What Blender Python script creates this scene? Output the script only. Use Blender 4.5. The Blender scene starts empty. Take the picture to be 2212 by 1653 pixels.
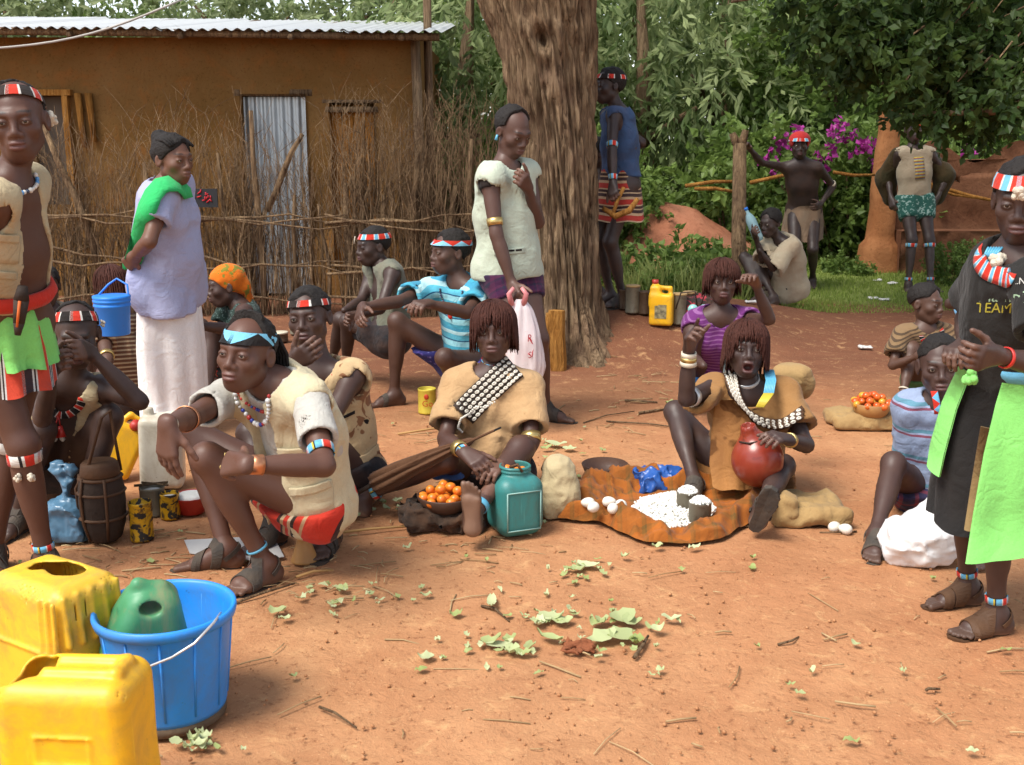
import bpy, math, random, time
import numpy as np
from mathutils import Vector, Matrix, Euler
T0 = time.time()
random.seed(7)
RNG = np.random.default_rng(11)
scene = bpy.context.scene
COL = scene.collection
R = math.radians

# ---------------------------------------------------------------- camera, sky, sun
CAM_H, TILT, FPX, CX, CY = 1.55, R(12.4), 2419.4, 1106.0, 826.5      # the photograph read as 2212 x 1653
cam_data = bpy.data.cameras.new('camera')
cam_data.sensor_width = 36.0
cam_data.lens = 36.0 * FPX / 2212.0
cam_data.clip_end = 500
cam_data.clip_start = 0.05
cam = bpy.data.objects.new('camera', cam_data)
COL.objects.link(cam)
cam.location = (0, 0, CAM_H)
cam.rotation_euler = (math.pi / 2 - TILT, 0, 0)
cam_data.dof.use_dof = True
cam_data.dof.focus_distance = 5.6
cam_data.dof.aperture_fstop = 9.0
scene.camera = cam
world = bpy.data.worlds.new('World')
scene.world = world
world.use_nodes = True
wnt = world.node_tree
wbg = wnt.nodes['Background']
sky = wnt.nodes.new('ShaderNodeTexSky')
sky.sky_type = 'NISHITA'
sky.sun_disc = False
SUN_EL, SUN_AZ = R(58), R(230)          # azimuth clockwise from +Y
sky.sun_elevation = SUN_EL
sky.sun_rotation = SUN_AZ
sky.dust_density = 1.0
sky.air_density = 1.0
wmix = wnt.nodes.new('ShaderNodeMix'); wmix.data_type = 'RGBA'
wmix.inputs[0].default_value = 0.62      # hazy cloud cover whitens the sky everywhere
wbw = wnt.nodes.new('ShaderNodeRGBToBW')
wnt.links.new(sky.outputs[0], wbw.inputs[0])
wnt.links.new(sky.outputs[0], wmix.inputs[6])
wnt.links.new(wbw.outputs[0], wmix.inputs[7])
wnt.links.new(wmix.outputs[2], wbg.inputs['Color'])
wbg.inputs['Strength'].default_value = 0.15
sun_data = bpy.data.lights.new('sun', 'SUN')
sun_data.energy = 2.3
sun_data.angle = R(26)
sun_data.color = (1.0, 0.95, 0.87)
sun = bpy.data.objects.new('sun', sun_data)
COL.objects.link(sun)
sdir = Vector((math.sin(SUN_AZ) * math.cos(SUN_EL), math.cos(SUN_AZ) * math.cos(SUN_EL), math.sin(SUN_EL)))
sun.rotation_euler = sdir.to_track_quat('Z', 'Y').to_euler()
scene.view_settings.view_transform = 'Standard'
scene.view_settings.look = 'None'
scene.view_settings.gamma = 1.0
scene.view_settings.use_curve_mapping = False
scene.view_settings.exposure = 1.12
scene.render.engine = 'CYCLES'
scene.cycles.use_denoising = True
try:
    scene.cycles.denoiser = 'OPENIMAGEDENOISE'
except Exception:
    pass
scene.cycles.max_bounces = 6
scene.cycles.diffuse_bounces = 3
scene.cycles.transparent_max_bounces = 8
scene.cycles.caustics_reflective = False
scene.cycles.caustics_refractive = False

# ---------------------------------------------------------------- small maths
def V(*a): return np.array(a, dtype=float)
def nrm(v):
    v = np.asarray(v, float); n = np.linalg.norm(v)
    return v / n if n > 1e-9 else v
CAMP = V(0, 0, CAM_H)
FWD = V(0, math.cos(TILT), -math.sin(TILT)); UPV = V(0, math.sin(TILT), math.cos(TILT))
def ray(x, y):
    return FWD + V(1, 0, 0) * ((x - CX) / FPX) - UPV * ((y - CY) / FPX)
def at(x, y, d): return CAMP + ray(x, y) * d
def project(p):
    q = np.asarray(p, float) - CAMP; d = q @ FWD
    return CX + FPX * q[0] / d, CY - FPX * (q @ UPV) / d, d

def sst(a, b, x):
    t = np.clip((x - a) / (b - a), 0, 1); return t * t * (3 - 2 * t)
def ground_h(x, y):
    """height of the trodden earth: flat, with the low mound round the big tree and a rise to the grass behind"""
    x = np.asarray(x, float); y = np.asarray(y, float)
    r = np.sqrt(((x - 0.80) / 1.15) ** 2 + ((y - 8.78) / 0.95) ** 2)
    m = 0.30 * (1 - sst(0.35, 1.55, r))
    r2 = np.sqrt(((x - 1.2) / 1.6) ** 2 + ((y - 9.4) / 1.1) ** 2)
    m = np.maximum(m, 0.20 * (1 - sst(0.2, 1.3, r2)))
    b = 0.012 * np.sin(2.1 * x + 0.7 * y) * np.sin(1.3 * y - 0.6 * x) * sst(2.0, 4.0, y)
    return m + b + .065 * np.clip(y - 10.6, 0, 6) * sst(.8, 2.2, x)
def ground(x, y, z=0.0):
    """point where the pixel's ray meets the earth (raised by z)"""
    r = ray(x, y); t = np.linspace(1.2, 16, 3000)
    P = CAMP + t[:, None] * r; hit = np.nonzero(P[:, 2] <= ground_h(P[:, 0], P[:, 1]) + z)[0]
    return P[hit[0]] if len(hit) else CAMP + r * ((z - CAM_H) / r[2])
def gz(x, y): return float(ground_h(x, y))

_LAT = RNG.random((32, 32, 32))
def noise3(P, f=1.0, seed=0):
    """smooth lattice noise, -1..1"""
    Q = np.asarray(P, float) * f + V(seed * 7.13, seed * 3.71, seed * 5.37)
    i = np.floor(Q).astype(int); t = Q - i; t = t * t * (3 - 2 * t); i &= 31; j = (i + 1) & 31
    x0, y0, z0 = i[..., 0], i[..., 1], i[..., 2]; x1, y1, z1 = j[..., 0], j[..., 1], j[..., 2]
    tx, ty, tz = t[..., 0], t[..., 1], t[..., 2]
    a = _LAT[x0, y0, z0] * (1 - tx) + _LAT[x1, y0, z0] * tx
    b = _LAT[x0, y1, z0] * (1 - tx) + _LAT[x1, y1, z0] * tx
    c = _LAT[x0, y0, z1] * (1 - tx) + _LAT[x1, y0, z1] * tx
    d = _LAT[x0, y1, z1] * (1 - tx) + _LAT[x1, y1, z1] * tx
    return 2 * ((a * (1 - ty) + b * ty) * (1 - tz) + (c * (1 - ty) + d * ty) * tz) - 1

# ---------------------------------------------------------------- objects
def tag(o, label=None, cat=None, group=None, kind=None):
    if label: o['label'] = label
    if cat: o['category'] = cat
    if group: o['group'] = group
    if kind: o['kind'] = kind
    return o
def empty(name, loc=(0, 0, 0)):
    o = bpy.data.objects.new(name, None); COL.objects.link(o); o.location = loc
    o.empty_display_size = 0.1
    return o
def mesh_obj(name, verts, faces, mat, parent=None, smooth=True, col=None, st=None, origin=None):
    """one mesh object; verts in world space, stored relative to the parent (or to origin)"""
    verts = np.asarray(verts, float).reshape(-1, 3)
    if parent is not None:
        w = parent
        off = V(0, 0, 0)
        while w is not None:
            off = off + np.array(w.location); w = w.parent
        verts = verts - off
    elif origin is not None:
        verts = verts - np.asarray(origin, float)
    me = bpy.data.meshes.new(name)
    if isinstance(faces, np.ndarray) and faces.ndim == 2:
        n, k = faces.shape
        me.vertices.add(len(verts)); me.vertices.foreach_set('co', verts.ravel())
        me.loops.add(n * k); me.loops.foreach_set('vertex_index', faces.astype(np.int32).ravel())
        me.polygons.add(n)
        me.polygons.foreach_set('loop_start', np.arange(0, n * k, k, dtype=np.int32))
        me.polygons.foreach_set('loop_total', np.full(n, k, dtype=np.int32))
        me.update(calc_edges=True)
    else:
        me.from_pydata([tuple(v) for v in verts], [], [tuple(f) for f in faces]); me.update()
    me.polygons.foreach_set('use_smooth', np.full(len(me.polygons), bool(smooth)))
    if col is not None:
        a = me.attributes.new('Col', 'FLOAT_COLOR', 'POINT')
        c = np.ones((len(verts), 4)); c[:, :3] = col; a.data.foreach_set('color', c.ravel())
    if st is not None:
        a = me.attributes.new('st', 'FLOAT_VECTOR', 'POINT'); a.data.foreach_set('vector', np.asarray(st, float).ravel())
    if mat is not None: me.materials.append(mat)
    o = bpy.data.objects.new(name, me); COL.objects.link(o)
    if parent is not None: o.parent = parent
    elif origin is not None: o.location = tuple(float(c) for c in origin)
    return o
def copy_obj(o, parent=None):
    c = o.copy(); COL.objects.link(c); c.parent = parent
    return c

class MB:
    """collects shapes into one mesh"""
    def __init__(s): s.v = []; s.f = []; s.st = []
    def add(s, v, f, st=None):
        n = len(s.v); s.v += [tuple(p) for p in v]; s.f += [tuple(i + n for i in q) for q in f]
        s.st += [tuple(p) for p in st] if st is not None else [(0, 0, 0)] * len(v)
    def box(s, c, sx, sy, sz, rot=None):
        m = rot if rot is not None else np.eye(3)
        v = [np.asarray(c) + m @ V(x * sx / 2, y * sy / 2, z * sz / 2) for z in (-1, 1) for x, y in ((-1, -1), (1, -1), (1, 1), (-1, 1))]
        s.add(v, [(3, 2, 1, 0), (4, 5, 6, 7), (0, 1, 5, 4), (1, 2, 6, 5), (2, 3, 7, 6), (3, 0, 4, 7)])
    def tube(s, pts, rad, n=6, cap=True):
        pts = [np.asarray(p, float) for p in pts]; m = len(pts)
        rad = [rad] * m if np.isscalar(rad) else list(rad)
        base = len(s.v); prev = None
        for i, p in enumerate(pts):
            t = nrm(pts[min(i + 1, m - 1)] - pts[max(i - 1, 0)])
            if prev is None:
                u = np.cross(t, V(0, 0, 1) if abs(t[2]) < .9 else V(1, 0, 0))
            else:
                u = prev - t * (prev @ t)
            u = nrm(u); prev = u; w = np.cross(t, u)
            for k in range(n):
                a = 2 * math.pi * k / n
                s.v.append(tuple(p + (u * math.cos(a) + w * math.sin(a)) * rad[i])); s.st.append((k / n, i / max(1, m - 1), 0))
        for i in range(m - 1):
            for k in range(n):
                a = base + i * n + k; b = base + i * n + (k + 1) % n
                s.f.append((a, b, b + n, a + n))
        if cap:
            s.f.append(tuple(base + k for k in range(n))[::-1]); s.f.append(tuple(base + (m - 1) * n + k for k in range(n)))
    def lathe(s, prof, c=(0, 0, 0), n=24, rot=None, sx=1, sy=1, jitter=0):
        c = np.asarray(c, float); base = len(s.v); m = len(prof); rm = rot if rot is not None else np.eye(3)
        for i, (r, z) in enumerate(prof):
            for k in range(n):
                a = 2 * math.pi * k / n
                j = 1 + jitter * math.sin(3 * a + i)
                s.v.append(tuple(c + rm @ V(r * j * sx * math.cos(a), r * j * sy * math.sin(a), z))); s.st.append((k / n, z, i))
        for i in range(m - 1):
            for k in range(n):
                a = base + i * n + k; b = base + i * n + (k + 1) % n
                s.f.append((a, b, b + n, a + n))
        if prof[0][0] > 1e-6: s.f.append(tuple(base + k for k in range(n))[::-1])
        if prof[-1][0] > 1e-6: s.f.append(tuple(base + (m - 1) * n + k for k in range(n)))
    def build(s, name, mat, parent=None, smooth=True, origin=None):
        if not s.v: return None
        return mesh_obj(name, s.v, s.f, mat, parent, smooth, st=np.array(s.st), origin=origin)
def rotz(a):
    c, s = math.cos(a), math.sin(a); return np.array([[c, -s, 0], [s, c, 0], [0, 0, 1.0]])
def eul(x, y, z): return np.array(Euler((x, y, z)).to_matrix())

# ---------------------------------------------------------------- materials
def lin(h):
    """sRGB hex or tuple 0-255 to linear"""
    if isinstance(h, str): h = tuple(int(h[i:i + 2], 16) for i in (0, 2, 4))
    return tuple(((c / 255) / 12.92 if c / 255 <= .04045 else ((c / 255 + .055) / 1.055) ** 2.4) for c in h)
class NT:
    def __init__(s, name):
        s.m = bpy.data.materials.new(name); s.m.use_nodes = True; s.t = s.m.node_tree
        s.b = s.t.nodes['Principled BSDF']
    def n(s, kind, **kw):
        nd = s.t.nodes.new('ShaderNode' + kind)
        for k, v in kw.items():
            if k.startswith('i_'):
                nm = k[2:].replace('_', ' ')
                nd.inputs[int(nm) if nm.isdigit() else nm].default_value = v
            else: setattr(nd, k, v)
        return nd
    def l(s, a, b): s.t.links.new(a, b)
    def out(s, x):
        return x if not hasattr(x, 'outputs') else x.outputs[0]
    def math(s, op, a, b=None, c=None):
        nd = s.n('Math', operation=op)
        for i, x in enumerate((a, b, c)):
            if x is None: continue
            if isinstance(x, (int, float)): nd.inputs[i].default_value = x
            else: s.l(s.out(x), nd.inputs[i])
        return nd.outputs[0]
    def mix(s, f, a, b, mode='MIX'):
        nd = s.n('Mix', data_type='RGBA', blend_type=mode)
        for i, x in ((0, f), (6, a), (7, b)):
            if isinstance(x, (int, float)): nd.inputs[i].default_value = x
            elif isinstance(x, (tuple, list)): nd.inputs[i].default_value = (*x[:3], 1)
            else: s.l(s.out(x), nd.inputs[i])
        return nd.outputs[2]
    def noise(s, vec, scale, detail=3, rough=.55, dist=0):
        nd = s.n('TexNoise', i_Scale=scale, i_Detail=detail, i_Roughness=rough, i_Distortion=dist)
        if vec is not None: s.l(vec, nd.inputs['Vector'])
        return nd.outputs[0]
    def ramp(s, fac, stops, const=False):
        nd = s.n('ValToRGB'); cr = nd.color_ramp
        if const: cr.interpolation = 'CONSTANT'
        while len(cr.elements) < len(stops): cr.elements.new(.5)
        for e, (p, c) in zip(cr.elements, stops):
            e.position = p; e.color = (*c[:3], 1) if not isinstance(c, (int, float)) else (c, c, c, 1)
        s.l(fac, nd.inputs[0]); return nd.outputs[0]
    def attr(s, name): return s.n('Attribute', attribute_name=name)
    def bump(s, h, strength=.3, dist=.01, prev=None):
        nd = s.n('Bump', i_Strength=strength, i_Distance=dist); s.l(h, nd.inputs['Height'])
        if prev is not None: s.l(prev, nd.inputs['Normal'])
        return nd.outputs[0]
    def fin(s, col, rough=.7, spec=.3, normal=None, metal=0.0):
        for nm, x in (('Base Color', col), ('Roughness', rough), ('Metallic', metal)):
            if isinstance(x, (int, float)): s.b.inputs[nm].default_value = x
            elif isinstance(x, (tuple, list)): s.b.inputs[nm].default_value = (*x[:3], 1)
            else: s.l(s.out(x), s.b.inputs[nm])
        s.b.inputs['Specular IOR Level'].default_value = spec
        if normal is not None: s.l(normal, s.b.inputs['Normal'])
        return s.m
_MATS = {}
def simple(name, col, rough=.6, spec=.35, col2=None, nscale=6, amount=.5, bump=0.0, bscale=40, metal=0.0, dirt=None, dscale=4, dlo=.5, dhi=.75):
    """plain material: colour with a second colour blotched through it, fine relief and optional dirt"""
    if name in _MATS: return _MATS[name]
    t = NT(name); co = t.n('TexCoord').outputs['Object']
    c = col
    if col2 is None: col2 = tuple(x * .72 for x in col)
    f = t.ramp(t.noise(co, nscale, 4), [(.35, 0.0), (.68, 1.0)])
    f = t.math('MULTIPLY', f, amount)
    c = t.mix(f, col, col2)
    if dirt is not None:
        g = t.ramp(t.noise(co, dscale, 6, .65), [(dlo, 0.0), (dhi, 1.0)])
        c = t.mix(g, c, dirt)
    nb = None
    if bump: nb = t.bump(t.noise(co, bscale, 3), bump, .01)
    _MATS[name] = t.fin(c, rough, spec, nb, metal)
    return _MATS[name]
DUST = lin('9a6a48')
def cloth(name, stops=None, comp=1, freq=1.0, base=None, kind='stripes', dirt=DUST, damt=.35, rough=.9, wave=0.0, cross=None, cfreq=1.0, sheen=True):
    """woven cloth. stops: constant bands repeated along one component of the garment's own coordinate st"""
    if name in _MATS: return _MATS[name]
    t = NT(name); a = t.attr('st'); sep = t.n('SeparateXYZ'); t.l(a.outputs['Vector'], sep.inputs[0])
    co = t.n('TexCoord').outputs['Object']
    def banded(comp, freq, stops):
        x = sep.outputs[comp]
        if wave:
            x = t.math('ADD', x, t.math('MULTIPLY', t.math('SUBTRACT', t.noise(co, 9, 2), .5), wave))
        return t.ramp(t.math('FRACT', t.math('MULTIPLY', x, freq)), stops, True)
    if kind == 'stripes' and stops: c = banded(comp, freq, stops)
    elif kind == 'check':
        c = t.mix(.5, banded(comp, freq, stops), banded(0 if comp == 1 else 1, cfreq, cross or stops))
    elif kind == 'tri':
        # triangles along st.x; stops = [(dark),(light)]
        fx = t.math('FRACT', t.math('MULTIPLY', sep.outputs[0], freq))
        h = t.math('MULTIPLY_ADD', sep.outputs[1], .5, .5)
        c = t.mix(t.math('GREATER_THAN', fx, h), stops[0], stops[1])
        blk = t.math('FRACT', t.math('MULTIPLY', sep.outputs[0], freq / 2))
        c2 = t.mix(t.math('GREATER_THAN', fx, t.math('SUBTRACT', 1.0, h)), stops[1], stops[0])
        c = t.mix(t.math('GREATER_THAN', blk, .5), c, c2)
    elif kind == 'dots':
        vo = t.n('TexVoronoi', i_Scale=freq); t.l(co, vo.inputs['Vector'])
        c = t.mix(t.math('LESS_THAN', vo.outputs['Distance'], .32), stops[0], stops[1])
        if len(stops) > 2: c = t.mix(t.math('LESS_THAN', vo.outputs['Distance'], .14), c, stops[2])
    elif kind == 'camo':
        c = t.mix(t.ramp(t.noise(co, freq, 2, .5, .8), [(.55, 0.), (.58, 1.)]), stops[0], stops[1])
    elif kind == 'attr':
        c = t.attr('Col').outputs['Color']
    else: c = base
    v = t.ramp(t.noise(co, 7, 5, .6), [(.38, 0.), (.75, 1.)])
    if damt: c = t.mix(t.math('MULTIPLY', v, damt), c, dirt)
    fine = t.noise(co, 160, 2)
    c = t.mix(t.math('MULTIPLY', fine, .22), c, (0.02, 0.018, 0.015))
    nb = t.bump(fine, .25, .004); nb = t.bump(t.noise(co, 26, 3), .3, .010, nb)
    nb = t.bump(t.math('ABSOLUTE', t.math('SUBTRACT', t.noise(co, 8, 2, .5, 1.4), .5)), .45, .03, nb)
    m = t.fin(c, rough, .15, nb)
    t.b.inputs['Sheen Weight'].default_value = .08 if sheen else 0
    _MATS[name] = m; return m
# ---------------------------------------------------------------- implicit solids: blended limbs, heads and garments meshed by surface nets
class Prim:
    __slots__ = ('f', 'lo', 'hi', 'k', 'op', 'g')
    def __init__(s, f, lo, hi, k, op, g): s.f, s.lo, s.hi, s.k, s.op, s.g = f, np.asarray(lo), np.asarray(hi), k, op, g
def cap(a, b, rad, g='', k=.03, flat=None, op='u', inflate=0.0):
    a = np.asarray(a, float); b = np.asarray(b, float); ba = b - a; L2 = max(ba @ ba, 1e-9)
    rad = np.atleast_1d(np.asarray(rad, float)) + inflate
    ts = np.linspace(0, 1, len(rad))
    def f(P):
        q = P - a; t = np.clip(q @ ba / L2, 0, 1); dlt = q - t[..., None] * ba
        if flat is not None:
            u, fq = flat; c = dlt @ u; dlt = dlt + (c * (1 / fq - 1))[..., None] * u
        r = rad[0] if len(rad) == 1 else (rad[0] + t * (rad[1] - rad[0]) if len(rad) == 2 else np.interp(t, ts, rad))
        return np.sqrt((dlt * dlt).sum(-1)) - r
    m = rad.max() * (max(1, flat[1]) if flat is not None else 1)
    return Prim(f, np.minimum(a, b) - m, np.maximum(a, b) + m, k, op, g)
def ell(c, r, M=None, g='', k=.02, op='u'):
    c = np.asarray(c, float); r = np.asarray(r, float); M = np.eye(3) if M is None else M
    def f(P):
        q = (P - c) @ M; k0 = np.sqrt(((q / r) ** 2).sum(-1)); k1 = np.sqrt(((q / (r * r)) ** 2).sum(-1))
        return np.where(k1 > 1e-9, k0 * (k0 - 1) / np.maximum(k1, 1e-9), -r.min())
    e = np.abs(M) @ r
    return Prim(f, c - e, c + e, k, op, g)
def smin(a, b, k):
    if k <= 0: return np.minimum(a, b)
    h = np.maximum(k - np.abs(a - b), 0) / k
    return np.minimum(a, b) - h * h * k * .25
def ev(prims, P, off=0.0):
    d = np.full(P.shape[:-1], .25)
    for p in prims:
        if p.op == 'u': d = smin(d, p.f(P) - off, p.k)
        else: d = -smin(-d, p.f(P), p.k)
    return d
def grid_eval(prims, lo, hi, h, off=0.0, post=None):
    lo = np.asarray(lo, float); n = np.maximum(((np.asarray(hi) - lo) / h).astype(int) + 2, 4)
    ax = [lo[i] + h * np.arange(n[i]) for i in range(3)]
    d = np.full(tuple(n), .06)
    for p in prims:
        mg = p.k + off + 2.5 * h + .006
        i0 = np.clip(((p.lo - mg - lo) / h).astype(int), 0, n); i1 = np.clip(((p.hi + mg - lo) / h).astype(int) + 2, 0, n)
        if (i1 <= i0).any(): continue
        sl = tuple(slice(a, b) for a, b in zip(i0, i1))
        P = np.stack(np.meshgrid(*[ax[i][sl[i]] for i in range(3)], indexing='ij'), -1)
        if p.op == 'u': d[sl] = smin(d[sl], p.f(P) - off, p.k)
        else: d[sl] = -smin(-d[sl], p.f(P), p.k)
    if post is not None:
        near = d < .055
        idx = np.nonzero(near)
        P = np.stack([ax[i][idx[i]] for i in range(3)], -1)
        d[idx] = post(P, d[idx])
    # no surface left open at the border of the block unless asked: callers pad the box
    return d, lo
def surface_nets(d, lo, h):
    s = d < 0
    c = s[:-1, :-1, :-1].astype(np.int8)
    tot = np.zeros(c.shape, np.int8)
    for a in (0, 1):
        for b in (0, 1):
            for e in (0, 1):
                tot += s[a:s.shape[0] - 1 + a, b:s.shape[1] - 1 + b, e:s.shape[2] - 1 + e]
    act = (tot > 0) & (tot < 8)
    I = np.argwhere(act)
    if len(I) == 0: return np.zeros((0, 3)), np.zeros((0, 4), int)
    idx = np.full(act.shape, -1, np.int64); idx[act] = np.arange(len(I))
    acc = np.zeros((len(I), 3)); cnt = np.zeros(len(I))
    corners = [(a, b, e) for a in (0, 1) for b in (0, 1) for e in (0, 1)]
    val = {q: d[I[:, 0] + q[0], I[:, 1] + q[1], I[:, 2] + q[2]] for q in corners}
    for q in corners:
        for ax in range(3):
            if q[ax] == 1: continue
            r = list(q); r[ax] = 1; r = tuple(r)
            u, w = val[q], val[r]; m = (u < 0) != (w < 0)
            t = np.where(m, u / np.where(m, u - w, 1), 0)
            p = np.tile(np.array(q, float), (len(I), 1)); p[:, ax] += t
            acc += np.where(m[:, None], p, 0); cnt += m
    verts = lo + (I + acc / cnt[:, None]) * h
    quads = []
    for ax in range(3):
        o1, o2 = [(1, 2), (2, 0), (0, 1)][ax]
        sl0 = [slice(None)] * 3; sl1 = [slice(None)] * 3
        sl0[ax] = slice(0, -1); sl1[ax] = slice(1, None)
        A, B = s[tuple(sl0)], s[tuple(sl1)]
        E = np.argwhere(A != B)
        ok = (E[:, o1] > 0) & (E[:, o2] > 0) & (E[:, o1] < s.shape[o1] - 1) & (E[:, o2] < s.shape[o2] - 1)
        E = E[ok]
        if len(E) == 0: continue
        ins = s[E[:, 0], E[:, 1], E[:, 2]]
        def cell(da, db):
            q = E.copy(); q[:, o1] -= da; q[:, o2] -= db
            return idx[q[:, 0], q[:, 1], q[:, 2]]
        Q = np.stack([cell(1, 1), cell(0, 1), cell(0, 0), cell(1, 0)], 1)
        Q = np.where(ins[:, None], Q, Q[:, ::-1])
        quads.append(Q)
    Q = np.concatenate(quads) if quads else np.zeros((0, 4), int)
    Q = Q[(Q >= 0).all(1)]
    return verts, Q
def bounds(prims, pad):
    return np.min([p.lo for p in prims], 0) - pad, np.max([p.hi for p in prims], 0) + pad
def mesh_sdf(prims, h, off=0.0, post=None, lo=None, hi=None, pad=None):
    pad = (.03 + off + 3 * h) if pad is None else pad
    l, u = bounds([p for p in prims if p.op == 'u'], pad)
    lo = l if lo is None else np.maximum(lo, l); hi = u if hi is None else np.minimum(hi, u)
    d, o = grid_eval(prims, lo, hi, h, off, post)
    return surface_nets(d, o, h)
def join(parts):
    vs, fs, n = [], [], 0
    for v, f in parts:
        vs.append(v); fs.append(f + n); n += len(v)
    return np.concatenate(vs), np.concatenate(fs)
def ring(sdf, c, ax, u, half, th, n=36, lift=.003, arc=None, rmax=.3, tilt=None, m=2, bulge=0.0):
    """a band of cloth, beads or metal lying on a solid: rays from c in the plane across ax find the skin.
    returns verts, quads, st (angle 0..1, -1..1 across)"""
    ax = nrm(ax); u = nrm(np.asarray(u) - ax * (np.asarray(u) @ ax)); w = np.cross(ax, u)
    closed = arc is None
    a0, a1 = (0, 2 * math.pi) if closed else arc
    ang = a0 + (a1 - a0) * np.arange(n + (0 if closed else 1)) / n
    rows = np.linspace(-1, 1, m + 1)
    outer = []
    for r in rows:
        D = np.cos(ang)[:, None] * u + np.sin(ang)[:, None] * w
        cc = c + ax * (r * half)
        if tilt is not None: cc = cc + 0 * D
        loR = np.zeros(len(ang)); hiR = np.full(len(ang), rmax)
        # outermost crossing: march inwards
        rr = np.full(len(ang), rmax)
        for _ in range(60):
            dd = sdf(cc + D * rr[:, None]); rr = np.where(dd > lift, rr - np.maximum(dd - lift, .0006) * .85, rr)
        rr = np.maximum(rr, .004)
        outer.append((cc, D, rr))
    vs, st = [], []
    nn = len(ang)
    for layer in (0, 1):
        for ri, (cc, D, rr) in enumerate(outer):
            e = (bulge * (1 - rows[ri] ** 2)) if layer == 1 else 0
            vs.append(cc + D * (rr + layer * th + e)[:, None])
            st.append(np.stack([np.arange(nn) / max(1, nn if closed else nn - 1), np.full(nn, rows[ri]), np.full(nn, layer)], 1))
    vs = np.concatenate(vs); st = np.concatenate(st)
    f = []; M = m + 1
    def vid(l, r, k): return l * M * nn + r * nn + (k % nn)
    kk = nn if closed else nn - 1
    for k in range(kk):
        for r in range(m):
            f.append((vid(1, r, k), vid(1, r, k + 1), vid(1, r + 1, k + 1), vid(1, r + 1, k)))
            f.append((vid(0, r, k), vid(0, r + 1, k), vid(0, r + 1, k + 1), vid(0, r, k + 1)))
        f.append((vid(0, 0, k), vid(0, 0, k + 1), vid(1, 0, k + 1), vid(1, 0, k)))
        f.append((vid(0, m, k), vid(1, m, k), vid(1, m, k + 1), vid(0, m, k + 1)))
    if not closed:
        for k in (0, nn - 1):
            for r in range(m): f.append((vid(0, r, k), vid(1, r, k), vid(1, r + 1, k), vid(0, r + 1, k)))
    return vs, np.array(f), st
def drop_to(sdf, P, dirs, lift=.004, steps=50):
    """slide points along dirs until they lie on the solid"""
    P = np.array(P, float); dirs = np.asarray(dirs, float); P0 = P.copy()
    for _ in range(steps):
        d = sdf(P); P = P + dirs * np.where(d > lift, np.maximum(d - lift, .0005) * .9, np.minimum(d - lift, 0) * .9)[:, None]
    tr = ((P - P0) * dirs).sum(1); bad = (tr > .55) | (np.abs(sdf(P) - lift) > .02)
    if bad.any():       # points that run past the solid take the depth of their neighbours
        good = np.nonzero(~bad)[0]
        t = tr.copy(); t[bad] = np.interp(np.nonzero(bad)[0], good, tr[good]) if len(good) else .1
        P = P0 + dirs * t[:, None]
    return P
def strip(sdf, path, dirs, width, side, th=.004, lift=.004):
    """a strap following a path over a solid"""
    path = np.asarray(path, float); n = len(path); side = np.asarray(side, float)
    dirs = np.tile(np.asarray(dirs, float), (n, 1)) if np.ndim(dirs) == 1 else np.asarray(dirs, float)
    width = np.full(n, width) if np.isscalar(width) else np.asarray(width)
    cols = []
    for s in (-1, -.33, .33, 1):
        cols.append(drop_to(sdf, path + side * (s * width / 2)[:, None], dirs, lift))
    inner = np.stack(cols, 1); outer = inner - dirs[:, None, :] * th
    vs = np.concatenate([inner.reshape(-1, 3), outer.reshape(-1, 3)]); f = []
    N = n * 4
    for i in range(n - 1):
        for j in range(3):
            a = i * 4 + j; f += [(N + a, N + a + 1, N + a + 5, N + a + 4), (a, a + 4, a + 5, a + 1)]
        a = i * 4; f += [(a, N + a, N + a + 4, a + 4), (a + 3, a + 7, N + a + 7, N + a + 3)]
    f += [(0, 1, N + 1, N), (1, 2, N + 2, N + 1), (2, 3, N + 3, N + 2)]
    a = (n - 1) * 4; f += [(a, N + a, N + a + 1, a + 1), (a + 1, N + a + 1, N + a + 2, a + 2), (a + 2, N + a + 2, N + a + 3, a + 3)]
    ii, jj = np.meshgrid(np.arange(n) / (n - 1), np.array([-1, -.33, .33, 1]), indexing='ij')
    st = np.stack([ii.ravel(), jj.ravel(), 0 * ii.ravel()], 1)
    return vs, np.array(f), np.concatenate([st, st])
# ---------------------------------------------------------------- people
def skin_mat():
    t = NT('skin'); c = t.attr('Col').outputs['Color']; co = t.n('TexCoord').outputs['Object']
    v = t.ramp(t.noise(co, 14, 4), [(.3, 0.), (.75, 1.)])
    c = t.mix(t.math('MULTIPLY', v, .30), c, (.110, .056, .036))
    nb = t.bump(t.noise(co, 260, 2), .12, .002); nb = t.bump(t.noise(co, 38, 3), .10, .006, nb)
    rg = t.math('MULTIPLY_ADD', t.noise(co, 18, 4), .34, .34)
    m = t.fin(c, rg, .42, nb)
    return m
SKIN = skin_mat()
def hair_mat(name, col, col2, s=90):
    t = NT(name); co = t.n('TexCoord').outputs['Object']
    n = t.noise(co, s, 3); c = t.mix(n, col, col2)
    return t.fin(c, .75, .25, t.bump(n, .8, .008))
HAIR_BLACK = hair_mat('black_curly_hair', (.010, .008, .007), (.022, .018, .016))
HAIR_OCHRE = hair_mat('ochre_clay_hair', (.085, .026, .016), (.040, .014, .010), 60)
EYE = NT('eye').fin((0.5, .47, .42), .15, .5)
def eye_mat():
    t = NT('eyeball'); s = t.n('SeparateXYZ'); t.l(t.attr('st').outputs['Vector'], s.inputs[0])
    c = t.ramp(s.outputs[0], [(0, (.006, .004, .003)), (.25, (.02, .01, .007)), (.32, (.30, .26, .21))], False)
    return t.fin(c, .12, .5)
EYE = eye_mat()
TOOTH = simple('tooth', (.62, .58, .50), .3, .5)
MOUTH = simple('mouth_inside', (.16, .03, .03), .4, .4)
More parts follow.
